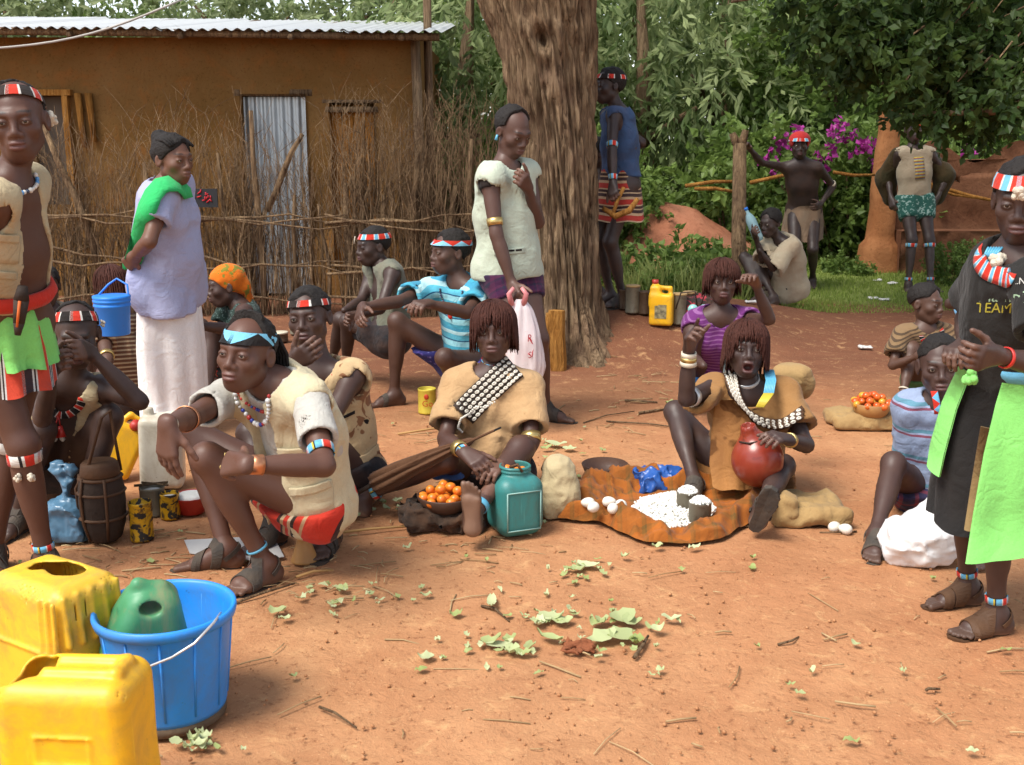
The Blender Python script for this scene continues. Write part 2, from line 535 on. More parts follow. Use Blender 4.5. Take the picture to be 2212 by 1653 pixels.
def sphere_mesh(c, r, n=10, m=7, M=None):
    vs, fs = [], []; M = np.eye(3) if M is None else M; r = np.ones(3) * r
    for i in range(m + 1):
        a = math.pi * i / m
        for k in range(n):
            b = 2 * math.pi * k / n
            vs.append(np.asarray(c) + M @ (r * V(math.sin(a) * math.cos(b), math.sin(a) * math.sin(b), math.cos(a))))
    for i in range(m):
        for k in range(n):
            a, b = i * n + k, i * n + (k + 1) % n
            fs.append((a, b, b + n, a + n)[::-1])
    return np.array(vs), np.array(fs)

def bone(parent, x, y, L, s):
    """point on the pixel's ray at bone length L from its parent joint, nearer ('n') or farther ('f')"""
    d = ray(x, y); q = CAMP - parent; A = d @ d; B = 2 * d @ q; C = q @ q - L * L; D = B * B - 4 * A * C
    if D < 0:
        p = CAMP + d * (-B / (2 * A)); l = np.linalg.norm(p - parent)
        if l > 1.12 * L: p = parent + (p - parent) * (1.12 * L / l)
        return p
    return CAMP + d * ((-B + (-1 if s == 'n' else 1) * math.sqrt(D)) / (2 * A))
def ik(a, b, l1, l2, hint=None, fwd=None, s='n'):
    ab = b - a; d = np.linalg.norm(ab); u = ab / max(d, 1e-6)
    if d >= (l1 + l2) * .998: return a + ab * l1 / (l1 + l2)
    t = (l1 * l1 - l2 * l2 + d * d) / (2 * d); r = math.sqrt(max(l1 * l1 - t * t, 0)); c = a + u * t
    e1 = nrm(np.cross(u, V(.3, .5, .81))); e2 = np.cross(u, e1)
    best = None
    for k in range(180):
        an = 2 * math.pi * k / 180; p = c + (e1 * math.cos(an) + e2 * math.sin(an)) * r
        if hint is not None:
            q = project(p); sc = math.hypot(q[0] - hint[0], q[1] - hint[1]) + (1 if s == 'n' else -1) * q[2] * 60
        else: sc = -(p - c) @ fwd
        if best is None or sc < best[0]: best = (sc, p)
    return best[1]
def az(a, pitch=0.0):
    """direction for a yaw in degrees: 0 towards the camera, +90 towards +X, 180 away; pitch up in degrees"""
    a, p = R(a), R(pitch); return V(math.sin(a) * math.cos(p), -math.cos(a) * math.cos(p), math.sin(p))

class Person:
    def __init__(s, label, H=1.72, pel=None, neck=None, yaw=0, hip=None, head=None, RA=None, LA=None, RL=None, LL=None,
                 skin=(.060, .030, .021), group=None, bend=0.0, belly=0.0, slim=.93, mouth=0.0, child=1.08, shw=.164, bust=0.0,
                 hipz=None, look=None, nohead=False, squint=0.25, fine=1.0):
        s.sc = sc = H / 1.72; s.skin = skin; s.mouth = mouth
        s.pel = at(*pel) if len(pel) == 3 else np.asarray(pel[0], float)
        s.d0 = project(s.pel)[2]; s.slim = slim
        dep = s.d0
        def J(spec, parent, L):
            if len(spec) == 2: spec = (*spec, 'n')
            x, y, q = spec
            if q == 'g': return ground(x, y, .078 * sc)
            if q == 'z':        # under the body: pixel column x, y metres in front of the hips
                p = at(x, 700, dep); yy = s.pel[1] + y; xx = p[0] * yy / p[1]
                return V(xx, yy, gz(xx, yy) + .078 * sc)
            if q in ('n', 'f'): return bone(parent, x, y, L, q)
            return at(x, y, dep + q)
        s.Jf = J
        s.neck = J(neck, s.pel, .52 * sc)
        s.U = nrm(s.neck - s.pel)
        hip = yaw if hip is None else hip
        def frame(a, U):
            F = az(a); F = nrm(F - U * (F @ U)); return F, np.cross(F, U)
        s.F, s.Rt = frame(yaw, s.U)
        upw = nrm(V(0, 0, 1) + s.U * .4)
        s.Fh, s.Rh = frame(hip, upw)
        hx, hy = head[0], head[1]; hd = head[2] if len(head) > 2 else 0.0
        hyaw = head[3] if len(head) > 3 else yaw; hp = head[4] if len(head) > 4 else 0; hr = head[5] if len(head) > 5 else 0
        ndep = project(s.neck)[2]
        s.hF = az(hyaw, hp)
        s.hc = at(hx, hy, ndep + hd)
        hU = nrm(V(0, 0, 1) - s.hF * s.hF[2]); hR = np.cross(s.hF, hU)
        s.hU = hU * math.cos(R(hr)) + hR * math.sin(R(hr)); s.hR = np.cross(s.hF, s.hU)
        s.hs = sc ** .45 * child
        s.sh = {}; s.el = {}; s.wr = {}; s.hp = {}; s.kn = {}; s.an = {}
        s.arm = {'R': RA, 'L': LA}; s.leg = {'R': RL, 'L': LL}
        for k, sg in (('R', 1), ('L', -1)):
            A = s.arm[k]
            base = s.neck + s.Rt * (sg * shw * sc) - s.U * .045 * sc
            if A and 's' in A: base = at(A['s'][0], A['s'][1], project(base)[2] + (A['s'][2] if len(A['s']) > 2 else 0))
            s.sh[k] = base
            if A:
                if A.get('ik'):
                    s.wr[k] = J(A['w'], base, .5 * sc); s.el[k] = ik(base, s.wr[k], .29 * sc, .25 * sc, A['e'], s='f' if len(A['e']) > 2 and A['e'][2] == 'f' else 'n')
                else:
                    s.el[k] = J(A['e'], base, .29 * sc); s.wr[k] = J(A['w'], s.el[k], .25 * sc)
            s.hp[k] = s.pel + s.Rh * (sg * .088 * sc)
            Lg = s.leg[k]
            if Lg:
                a = J(Lg['a'], s.hp[k], .86 * sc); kk = Lg.get('k')
                if kk is not None and len(kk) > 2 and not Lg.get('ik'):
                    s.kn[k] = J(kk, s.hp[k], .43 * sc)
                    if Lg['a'][2] != 'g': a = J(Lg['a'], s.kn[k], .43 * sc)
                else:
                    s.kn[k] = ik(s.hp[k], a, .43 * sc, .43 * sc, kk, s.Fh, 'f' if kk is not None and len(kk) > 2 and kk[2] == 'f' else 'n')
                s.an[k] = a
        s.root = empty('person', (float(s.pel[0]), float(s.pel[1]), gz(s.pel[0], s.pel[1])))
        tag(s.root, label, 'person', group)
        s.nohead = nohead
        s.prims = []; s._torso(bend, belly, bust); s._limbs(); s._head(squint)
        s.h = max(.008, .0025 * dep) * fine; s.hf = max(.003, .00092 * dep) * fine
        s._body()
    # ---- proportions
    def _torso(s, bend, belly, bust):
        sc, sl = s.sc, s.slim; U, F = s.U, s.F
        P = s.prims; B = s.pel; N = s.neck
        def lat(t): return nrm(s.Rh * (1 - t) + s.Rt * t)
        def ctr(t): return B + (N - B) * t - F * (bend * sc * 4 * t * (1 - t))
        s.ctr = ctr; s.lat = lat
        def slab(t0, t1, hw, r, k):
            c0, c1 = ctr(t0), ctr(t1); R_ = lat((t0 + t1) / 2); w = hw
            fw = nrm(np.cross(nrm(c1 - c0), R_))
            # several side by side capsules give a flattened oval trunk
            for q in (-1, 0, 1):
                P.append(cap(c0 + R_ * q * w[0] * sc * sl, c1 + R_ * q * w[1] * sc * sl, [r[0] * sc * sl, r[1] * sc * sl], 'torso', k))
        slab(-.06, .22, (.068, .060), (.088, .080), .07)
        slab(.22, .52, (.056, .066), (.078, .086), .07)
        slab(.52, .86, (.072, .080), (.088, .070), .07)
        for k, sg in (('R', 1), ('L', -1)):
            P.append(cap(N - U * .030 * sc + s.Rt * sg * .03 * sc, s.sh[k], [.048 * sc, .046 * sc], 'torso', .04))
            P.append(cap(s.sh[k] + (ctr(.7) - s.sh[k]) * .12, ctr(.62) + s.Rt * sg * .085 * sc, [.050 * sc * sl, .05 * sc * sl], 'torso', .05))
            if bust:
                P.append(ell(ctr(.66) + s.Rt * sg * .075 * sc + F * .075 * sc, np.ones(3) * (.058 + bust) * sc, None, 'torso', .04))
            P.append(cap(s.pel + s.Rh * sg * .07 * sc - s.Fh * .02, s.hp[k] - s.Fh * .03 * sc, [.085 * sc * sl, .088 * sc * sl], 'torso', .05))
        if belly:
            P.append(ell(ctr(.27) + F * .05 * sc, np.array([.135, .10 + belly, .14]) * sc, np.stack([s.Rt, F, U], 1), 'torso', .06))
    def _limbs(s):
        sc, sl = s.sc, s.slim; P = s.prims
        for k in 'RL':
            if s.arm[k]:
                S, E, W = s.sh[k], s.el[k], s.wr[k]
                P.append(cap(S, E, np.array([.047, .047, .045, .040, .036]) * sc * sl, 'ua' + k, .035))
                P.append(cap(E, W, np.array([.036, .041, .038, .030, .0255]) * sc * sl, 'fa' + k, .02))
            if s.leg[k]:
                Hh, K, A = s.hp[k], s.kn[k], s.an[k]
                P.append(cap(Hh, K, np.array([.088, .084, .075, .064, .055]) * sc * sl, 'th' + k, .05))
                bk = nrm(np.cross(nrm(A - K), np.cross(nrm(K - Hh), nrm(A - K))) + 1e-6)
                calf = nrm((Hh + A) / 2 - K)
                P.append(cap(K, A, np.array([.053, .052, .046, .036, .034]) * sc * sl, 'sk' + k, .03))
                P.append(cap(K + (A - K) * .12 + calf * .016 * sc, K + (A - K) * .55 + calf * .012 * sc, np.array([.036, .044, .030]) * sc * sl, 'sk' + k, .03))
                P.append(ell(K - calf * .012 * sc, np.ones(3) * .046 * sc * sl, None, 'sk' + k, .03))
        P.append(cap(s.neck - s.U * .03 * sc, s.hc - s.hU * .055 * s.hs - s.hF * .018, [.052 * sc, .043 * sc * .5 + .043 * s.hs * .5], 'neck', .045))
    def hand_prims(s, k):
        A = s.arm[k]; sc = s.sc * A.get('hs', 1.0); W, E = s.wr[k], s.el[k]
        if 'h' in A:
            D = nrm(s.Jf(A['h'], W, .18 * sc) - W) if len(A['h']) != 3 or isinstance(A['h'][2], (str, float, int)) else W
        elif 'hd' in A: D = nrm(np.asarray(A['hd'], float))
        else: D = nrm(W - E)
        pn = np.asarray(A.get('palm', -s.F), float); pn = nrm(pn - D * (pn @ D))
        S = np.cross(D, pn) if k == 'R' else np.cross(pn, D)
        s.hand = getattr(s, 'hand', {}); s.hand[k] = (W, D, pn, S, sc)
        out = []; c0 = A.get('curl', .35); g = 'hand' + k
        curls = c0 if isinstance(c0, (list, tuple)) else [c0 * .85, c0, c0 * 1.05, c0 * 1.1]
        W2 = W - D * .012 * sc
        out.append(cap(W + (E - W) * .22, W, np.array([.0275, .0262]) * sc * s.slim - .0006, g, .012))
        for i, (so, ln) in enumerate(zip((.031, .0105, -.0105, -.030), (.072, .081, .075, .058))):
            kb = W + D * (.094 - .006 * abs(i - 1.2)) * sc + S * so * sc
            out.append(cap(W2 + S * so * .45 * sc, kb, np.array([.0165, .0125]) * sc, g, .016))
            cu = curls[i]; an = 0; p = kb; sp = A.get('spread', .06)
            dr0 = nrm(D + S * (so / .031) * sp)
            for seg, (fr, aj) in enumerate(zip((.45, .31, .24), (62, 78, 50))):
                an += R(aj) * cu
                dr = dr0 * math.cos(an) + pn * math.sin(an)
                q = p + dr * ln * fr * sc
                out.append(cap(p, q, np.array([.0098, .0092] if seg == 0 else [.0092, .0085] if seg == 1 else [.0085, .0074]) * sc, g, .004)); p = q
        tc = A.get('thumb', .35)
        tb = W + D * .022 * sc + S * .020 * sc + pn * .006 * sc
        d1 = nrm(D * .62 + S * (.72 - .3 * tc) + pn * (.18 + .35 * tc)); p = tb + d1 * .045 * sc
        out.append(cap(tb, p, np.array([.0165, .0125]) * sc, g, .014))
        d2 = nrm(d1 + D * .25 - S * .45 * tc + pn * .35 * tc); q = p + d2 * .034 * sc
        out.append(cap(p, q, np.array([.0118, .0105]) * sc, g, .005))
        d3 = nrm(d2 - S * .4 * tc + pn * .2 * tc); out.append(cap(q, q + d3 * .026 * sc, np.array([.0104, .0085]) * sc, g, .004))
        return out
    def foot_prims(s, k):
        Lg = s.leg[k]; sc = s.sc * Lg.get('fs', 1.0); A, K = s.an[k], s.kn[k]
        if 'toe' in Lg: T = az(Lg['toe'], Lg.get('tp', 0))
        else: T = s.Fh
        up = np.asarray(Lg.get('up', (0, 0, 1)), float); up = nrm(up - T * (up @ T)); S = np.cross(T, up)
        if k == 'R': S = -S        # S points to the inner, big-toe side
        s.foot = getattr(s, 'foot', {}); s.foot[k] = (A, T, up, S, sc)
        g = 'foot' + k; o = []
        def L(t, i, u): return A + (T * t + S * i + up * u) * sc
        o.append(cap(A + (K - A) * .16, A, np.array([.033, .0345]) * sc * s.slim, g, .02))
        o.append(cap(L(-.035, 0, -.045), L(-.02, 0, -.02), np.array([.033, .031]) * sc, g, .03))
        o.append(cap(L(-.03, 0, -.052), L(.11, .016, -.058), np.array([.027, .021]) * sc, g, .03))
        o.append(cap(L(-.03, -.004, -.054), L(.10, -.026, -.060), np.array([.025, .018]) * sc, g, .03))
        o.append(cap(L(0, .004, -.012), L(.10, .012, -.050), np.array([.034, .022]) * sc, g, .03))
        for i, (io, tt, r) in enumerate(((.027, .182, .0128), (.007, .186, .0086), (-.0085, .177, .0082), (-.023, .164, .0080), (-.037, .148, .0078))):
            o.append(cap(L(.11, io * .85, -.060), L(tt - .010, io, -.0655), np.array([r * 1.05, r]) * sc, g, .004))
        return o
    def _head(s, squint):
        M = np.stack([s.hR, s.hF, s.hU], 1); q = s.hs; c = s.hc; s.M = M
        def L(x, y, z): return c + M @ (V(x, y, z) * q)
        s.HL = L; P = []
        def E(p, r, k=.02, op='u', MM=None): P.append(ell(L(*p), np.array(r) * q, M if MM is None else MM, 'head', k * q, op))
        def C(a, b, r, k=.01, op='u'): P.append(cap(L(*a), L(*b), np.array(r) * q, 'head', k * q, op=op))
        E((0, -.016, .034), (.0725, .094, .080)); E((0, .018, -.026), (.0565, .067, .078), .035)
        E((0, .052, -.089), (.027, .030, .022), .03); C((-.043, .004, -.056), (-.016, .050, -.091), (.0165, .015), .03); C((.043, .004, -.056), (.016, .050, -.091), (.0165, .015), .03)
        C((-.036, .0765, .0245), (-.010, .0840, .022), (.0090, .0085), .022); C((.036, .0765, .0245), (.010, .0840, .022), (.0090, .0085), .022)
        for sx in (-1, 1):
            E((sx * .040, .054, -.024), (.022, .021, .018), .032)
            E((sx * .0325, .097, .0015), (.0195, .0155, .0100), .014, 's')
        C((0, .086, .010), (0, .101, -.026), (.0080, .0105), .014)
        E((0, .100, -.031), (.0115, .0120, .0100), .009)
        for sx in (-1, 1):
            E((sx * .0145, .0925, -.035), (.0085, .0100, .0080), .008)
            E((sx * .0080, .101, -.0420), (.0042, .006, .0032), .003, 's')
        E((0, .071, -.062), (.031, .028, .027), .022)
        mo = s.mouth
        E((0, .0975, -.0575 + .003 * mo), (.0235, .0105, .0066), .006); E((0, .0955 - .006 * mo, -.0715 - .022 * mo), (.0215, .0105, .0078), .006)
        if mo > .05: E((0, .095, -.064 - .010 * mo), (.019, .026, .0022 + .0125 * mo), .003, 's')
        else: C((-.022, .104, -.0640), (.022, .104, -.0640), (.0028, .0028), .003, 's')
        for sx in (-1, 1):   # eyelids over the eyeball
            E((sx * .0325, .0775, .0020), (.0172, .0138, .0118), .006)
            E((sx * .0325, .0925, .0002 - .001 * squint), (.0150, .0105, .0040 - .0018 * squint), .0012, 's')
            Me = M @ eul(0, 0, sx * R(18))
            E((sx * .0775, -.014, -.006), (.0075, .019, .031), .006, 'u', Me); E((sx * .0835, -.008, -.003), (.0055, .010, .017), .004, 's', Me)
        s.head_prims = P
    def _body(s):
        neckp = [p for p in s.prims if p.g == 'neck']
        parts = [mesh_sdf(s.prims, s.h)]
        if not s.nohead: parts.append(mesh_sdf(neckp[:1] + s.head_prims, s.hf, lo=s.hc - V(1, 1, 1) * .16 * s.hs, hi=s.hc + V(1, 1, 1) * .16 * s.hs))
        s.handp = {}; s.footp = {}
        for k in 'RL':
            if s.arm[k] and not s.arm[k].get('nohand'):
                s.handp[k] = s.hand_prims(k); parts.append(mesh_sdf(s.handp[k], s.hf * 1.1))
            if s.leg[k] and not s.leg[k].get('nofoot'):
                s.footp[k] = s.foot_prims(k); parts.append(mesh_sdf(s.footp[k], s.hf * 1.2))
        v, f = join(parts)
        col = np.tile(np.array(s.skin), (len(v), 1))
        def blend(w, c):
            nonlocal col; col = col * (1 - w[:, None]) + np.asarray(c) * w[:, None]
        sk = np.array(s.skin)
        if not s.nohead:
            loc = (v - s.hc) @ s.M / s.hs
            near = np.linalg.norm(loc, axis=1) < .18
            e = np.sqrt((loc[:, 0] / .026) ** 2 + ((loc[:, 2] + .0645 + .010 * s.mouth) / (.0155 + .016 * s.mouth)) ** 2)
            blend(near * (loc[:, 1] > .08) * (1 - sst(.75, 1.1, e)), sk * .75 + np.array([.055, .020, .022]))
            for sx in (-1, 1):
                arch = .0275 + .004 * np.cos((loc[:, 0] - sx * .03) * 60)
                e = np.sqrt(((loc[:, 0] - sx * .032) / .021) ** 2 + ((loc[:, 2] - arch) / .0042) ** 2)
                blend(near * (loc[:, 1] > .05) * (1 - sst(.7, 1.15, e)) * .85, (.010, .008, .007))
                e = np.sqrt(((loc[:, 0] - sx * .0325) / .0185) ** 2 + ((loc[:, 2] - .002) / .0085) ** 2)
                blend(near * (loc[:, 1] > .06) * (1 - sst(.6, 1.2, e)) * .45, sk * .45)
            e = np.sqrt((loc[:, 0] / .02) ** 2 + ((loc[:, 1] - .09) / .02) ** 2 + ((loc[:, 2] + .064 + .01 * s.mouth) / (.004 + .013 * s.mouth)) ** 2)
            if s.mouth > .05: blend(near * (1 - sst(.8, 1.05, e)), (.10, .022, .022))
        for k, hd in getattr(s, 'hand', {}).items():
            W, D, pn, S, sc = hd; q = v - W; dd = np.linalg.norm(q - D * .08 * sc, axis=1)
            nrmside = q @ pn
            w = (dd < .125 * sc) * sst(.002, .012, nrmside / sc) * sst(-.02, .02, q @ D)
            blend(w * .75, sk * .8 + np.array([.11, .055, .035]))
            # nails
        for k, ft in getattr(s, 'foot', {}).items():
            A, T, up, S, sc = ft; q = v - A; u = q @ up / sc
            nearf = (np.abs(q @ T / sc - .06) < .16) & (np.abs(q @ S / sc) < .07)
            blend(nearf * sst(-.066, -.076, u) * .8, np.array([.36, .21, .14]))
            blend(nearf * sst(-.03, -.075, u) * .40, np.array([.155, .095, .062]))
        o = mesh_obj('body', v, f, SKIN, s.root, True, col=col); s.body = o
        if not s.nohead:
            for sx in (-1, 1):
                c = s.HL(sx * .0325, .0760, .0015); n, m = 14, 9
                vv, ff = sphere_mesh((0, 0, 0), 1.0, n, m)
                g = V(0, 1, 0); st = np.stack([np.arccos(np.clip(vv @ g, -1, 1)) / math.pi * 1.75, 0 * vv[:, 0], 0 * vv[:, 0]], 1)
                # pole of the sphere turned to the front so that the iris is round
                vv2 = np.stack([vv[:, 0], vv[:, 2], -vv[:, 1]], 1); st[:, 0] = np.arccos(np.clip(vv2[:, 1], -1, 1)) / math.pi * 1.9
                mesh_obj('eye', c + (vv2 * .0128 * s.hs) @ s.M.T, ff, EYE, s.root, True, st=st)
            if s.mouth > .15:
                mb = MB()
                for i in range(-2, 3):
                    mb.box(s.HL(i * .0062, .0905 - abs(i) * .0012, -.0560 + .002 * s.mouth), .0058 * s.hs, .004 * s.hs, .008 * s.hs, s.M)
                mb.build('teeth', TOOTH, s.root, False)
    # ---- handy solids
    def sdf_of(s, groups, off=0.0):
        P = [p for p in s.prims if any(p.g.startswith(g) for g in groups)]
        return lambda X: ev(P, X) - off
    def head_sdf(s, extra=0.0):
        P = [p for p in s.head_prims[:8]]
        return lambda X: ev(P, X) - extra
    def loc(s, v):
        q = v - s.pel; return np.stack([q @ s.Rt, q @ s.U, q @ s.F], 1)
    # ---- garments
    def top(s, name, mat, off=.013, sleeve=.5, hem=-.05, neckr=.078, vee=0.0, openw=None, flare=.010, fold=.012, arms='RL', hemflare=0.0, openbot=None, lum=0.0, seed=1, legs=False, drape=0.0):
        sc = s.sc; U, F, N = s.U, s.F, s.neck; off = off * .82
        P = [p for p in s.prims if p.g == 'torso']
        Q = [Prim(p.f, p.lo, p.hi, max(p.k, .05), 'u', 'g') for p in P]
        if hem < -.03 and legs: Q += [p for p in s.prims if p.g[:2] == 'th']
        subs = []
        if drape:   # loose cloth hanging off the back and belly
            Q.append(cap(s.ctr(.75), s.ctr(.05), np.array([.10, .12]) * sc, 'g', .06))
        for k in 'RL':
            if not s.arm[k]: continue
            if sleeve <= 0:
                S, E = s.sh[k], s.el[k]; a = nrm(E - S); sg = 1 if k == 'R' else -1
                side = nrm(s.Rt * sg - a * 0)
                subs.append(cap(S - side * .004 * sc - U * .015 * sc, S + side * .06 * sc - U * .02 * sc + a * .10 * sc, np.array([.061, .078]) * sc, 's', .012, op='s'))
            elif k in arms:
                S, E = s.sh[k], s.el[k]; a = nrm(E - S); L = np.linalg.norm(E - S) * sleeve
                c = cap(S, S + a * L * 1.15, (np.array([.049, .052, .052]) * sc * s.slim + np.array([0, flare * .6, flare])), 'g', .03)
                ff = c.f; pl = (lambda X, ff=ff, S=S, a=a, L=L: np.maximum(ff(X), ((X - S) @ a - L)))
                Q.append(Prim(pl, c.lo, c.hi, .035, 'u', 'g'))
                subs.append(cap(S + a * (L - .035), S + a * (L + .06), np.array([.040, .046]) * sc * s.slim + flare * .95 + off * .5 - fold * .35, 's', .004, op='s'))
        def post(X, d):
            q = X - s.pel; z = q @ U; x = q @ s.Rt; y = q @ F
            ang = np.arctan2(x, y)
            f = noise3(np.stack([ang * 2.2 + z * 3, z * 4.5, 0 * z], 1), 1.7, seed) * .6 + noise3(X + .05 * noise3(X, 7, seed + 8)[:, None], 10, seed + 3) * .55
            f = f + (.5 - np.abs(noise3(X + .04 * noise3(X, 9, seed + 7)[:, None], 15, seed + 5))) * .75
            d = d - fold * f
            if hemflare: d = d - hemflare * sst(.25, hem, z / sc)
            hz = hem * sc + .008 * np.sin(ang * 3 + seed)
            d = np.maximum(d, hz - z)
            nq = X - (N + U * .030 * sc + F * .018 * sc); nd = np.sqrt((nq @ s.Rt / 1.05) ** 2 + (nq @ F) ** 2 + (nq @ U * .8) ** 2) - neckr * sc
            d = np.maximum(d, -nd)
            up = (X - N) @ U; d = np.maximum(d, up - .055 * sc)
            if vee:
                vz = (N - X) @ U; w = np.clip((vee * sc - vz) * .5, -.05, .09)
                d = np.maximum(d, -np.maximum(np.abs(x) - w, -y + .02))
            if openw is not None:
                zb = (z / sc - hem) / (.52 - hem); ob = openw if openbot is None else openbot
                w = (ob + (openw - ob) * np.clip(zb, 0, 1)) * sc + .006 * np.sin(z * 23 + seed)
                d = np.maximum(d, -np.maximum(np.abs(x) - w, -y))
            return d
        v, f = mesh_sdf(Q + subs, s.h * .8, off=off, post=post)
        s.topP = (Q + subs, off)
        return mesh_obj(name, v, f, mat, s.root, True, st=s.loc(v))
    def axis(s, z):
        """centre line of a hanging skirt: from the hips down to between the ankles, z below the hips"""
        a = [s.an[k] for k in 'RL' if s.leg[k]]; m = sum(a) / len(a); t = min(1.0, max(0.0, -z / max(.1, s.pel[2] - m[2])))
        p = s.pel * (1 - t) + m * t; p = p.copy(); p[2] = s.pel[2] + z
        return p
    def top_sdf(s, extra=0.0):
        Q, off = s.topP; return lambda X: ev(Q, X) - off - extra
    def lower(s, name, mat, off=.014, cut=.6, top=.10, fold=.005, seed=2, hang=0.0, cuts=None, belly=None):
        """shorts, short wraps and skirts over the seat and thighs; cut = share of each thigh covered"""
        sc = s.sc; Q = []
        P = [p for p in s.prims if p.g == 'torso'][:6] + [p for p in s.prims if p.g == 'torso' and False]
        Q += P[:3]
        for k, sg in (('R', 1), ('L', -1)):
            if not s.leg[k]: continue
            c = (cuts or {}).get(k, cut); a, b = s.hp[k], s.kn[k]; L = np.linalg.norm(b - a); u = (b - a) / L
            e = a + u * L * c
            cp = cap(a, a + u * L * (c + .1), np.array([.092, .086, .074]) * sc * s.slim + (.004 if hang == 0 else .004), 'g', .06)
            ff = cp.f; pl = (lambda X, ff=ff, a=a, u=u, L=L, c=c: np.maximum(ff(X), (X - a) @ u - L * c))
            Q.append(Prim(pl, cp.lo, cp.hi, .05, 'u', 'g'))
            Q.append(cap(s.pel + s.Rh * sg * .06 * sc - s.Fh * .03 * sc, a, np.array([.10, .09]) * sc * s.slim, 'g', .06))
        if hang and s.leg['R'] and s.leg['L']:   # cloth stretched between the thighs
            for t in np.linspace(.15, cut * .95, 4):
                a = s.hp['R'] + (s.kn['R'] - s.hp['R']) * t; b = s.hp['L'] + (s.kn['L'] - s.hp['L']) * t
                Q.append(cap(a - V(0, 0, hang * .3), b - V(0, 0, hang * .3), [.05 * sc], 'g', .05))
        def post(X, d):
            q = X - s.pel; z = q @ s.U
            d = d - fold * (noise3(X, 11, seed) + .5 * noise3(X, 24, seed + 2))
            return np.maximum(d, z - top * sc)
        v, f = mesh_sdf(Q, s.h * .9, off=off, post=post)
        q = v - s.pel
        th = nrm((s.kn['R'] if s.leg['R'] else s.kn['L']) - (s.hp['R'] if s.leg['R'] else s.hp['L']))
        st = np.stack([q @ s.Rh, q @ th, q @ s.U], 1)
        s.lowP = (Q, off)
        return mesh_obj(name, v, f, mat, s.root, True, st=st)
    def drape(s, name, mat, rows, nfold=9, amp=.012, arc=None, n=72, seed=3, th=.006, parent=None):
        """hanging cloth: rows of (centre, half width across, half depth); folds deepen to the hem. arc in degrees, 0 = front"""
        k0, k1 = (0, 360) if arc is None else arc
        closed = arc is None
        ang = np.radians(np.linspace(k0, k1, n, endpoint=not closed)); m = len(rows)
        vs, st = [], []; rs = np.random.default_rng(seed); ph = rs.random(3) * 6
        for lay in (0, 1):
            for j, (c, w, dp) in enumerate(rows):
                t = j / (m - 1)
                fo = 1 + (amp / max(w, .02)) * (t ** .7) * (np.sin(nfold * ang + ph[0] + 1.2 * t) + .6 * np.sin((nfold * 1.7) * ang + ph[1]) * np.sin(2.3 * ang + ph[2]))
                D = np.sin(ang)[:, None] * s.Rh * w + np.cos(ang)[:, None] * s.Fh * dp
                vs.append(np.asarray(c) + D * (fo - lay * th / max(w, .03))[:, None] + V(0, 0, .006) * np.sin(5 * ang + ph[1])[:, None] * t)
                st.append(np.stack([ang / (2 * math.pi), np.full(n, np.linalg.norm(np.asarray(c) - np.asarray(rows[0][0]))), np.full(n, t)], 1))
        vs = np.concatenate(vs); st = np.concatenate(st); f = []
        kk = n if closed else n - 1
        for j in range(m - 1):
            for k in range(kk):
                a, b = j * n + k, j * n + (k + 1) % n
                f.append((a, b, b + n, a + n)[::-1]); o = m * n; f.append((o + a, o + b, o + b + n, o + a + n))
        for k in range(kk):
            a, b = (m - 1) * n + k, (m - 1) * n + (k + 1) % n; o = m * n
            f.append((a, b, o + b, o + a)); f.append((k, o + k, o + (k + 1) % n, (k + 1) % n))
        if not closed:
            for j in range(m - 1):
                for k in (0, n - 1):
                    a = j * n + k; o = m * n; f.append((a, a + n, o + a + n, o + a))
        return mesh_obj(name, vs, np.array(f), mat, parent or s.root, True, st=st)
    # ---- head things
    def hair(s, style='short', mat=None, front=.05, side=.0, back=-.06, thick=.010, seed=1, bun=None):
        """cap of curly hair; front = how far forward it grows, back/side = how low"""
        q = s.hs; P = [ell(s.HL(0, -.016, .036), np.array((.0735, .095, .081)) * q, s.M, 'h', .0)]
        if bun: P.append(ell(s.HL(*bun[0]), np.array(bun[1]) * q, s.M, 'h', .02 * q))
        def post(X, d):
            L = (X - s.hc) @ s.M / q
            d = d - (.0035 * noise3(X, 70, seed) + .003 * noise3(X, 28, seed + 1)) * q
            lim = np.where(L[:, 1] > 0, side + (.055 - side) * sst(-.02, .075, L[:, 1]), back + (side - back) * sst(-.09, .0, L[:, 1]))
            d = np.maximum(d, (lim - L[:, 2]) * q * .8)
            return np.maximum(d, (L[:, 1] - front - .004 * np.sin(L[:, 0] * 90)) * q * .9)
        v, f = mesh_sdf(P, s.hf, off=thick * q, post=post)
        return mesh_obj('hair', v, f, mat or HAIR_BLACK, s.root, True)
    def bob(s, mat=None, n=300, fringe=.030, side=-.055, back=-.085, rad=.0032, vol=1.0, seed=4):
        """ochre-plastered braids hanging in a bob"""
        mat = mat or HAIR_OCHRE; q = s.hs; rs = np.random.default_rng(seed); mb = MB()
        for i in range(n):
            a = 2 * math.pi * (i + rs.random() * .7) / n; lay = 1 + .055 * rs.random()
            fr = math.cos(a)           # 1 = front
            th0 = .06 + .5 * rs.random()
            zend = fringe + (side - fringe) * min(1, max(0, (1 - fr) / .62)) if fr > .38 else side + (back - side) * min(1, (.38 - fr) / 1.0)
            zend += .030 * (rs.random() - .5)
            pts = []; rx, ry, rz = .081 * lay * vol, .101 * lay * vol, .090 * lay
            th = th0; wob = (rs.random() - .5) * .5
            while True:
                aa = a + wob * th
                p = (rx * math.sin(th) * math.sin(aa), -.014 + ry * math.sin(th) * math.cos(aa), .036 + rz * math.cos(th))
                if p[2] < zend or th > 1.62: break
                pts.append(p); th += .24
            if not pts: continue
            x, y, z = pts[-1]
            while z > zend:
                z -= .022; x *= 1.012; y = -.014 + (y + .014) * 1.008; pts.append((x + .002 * (rs.random() - .5), y, z))
            if len(pts) < 2: continue
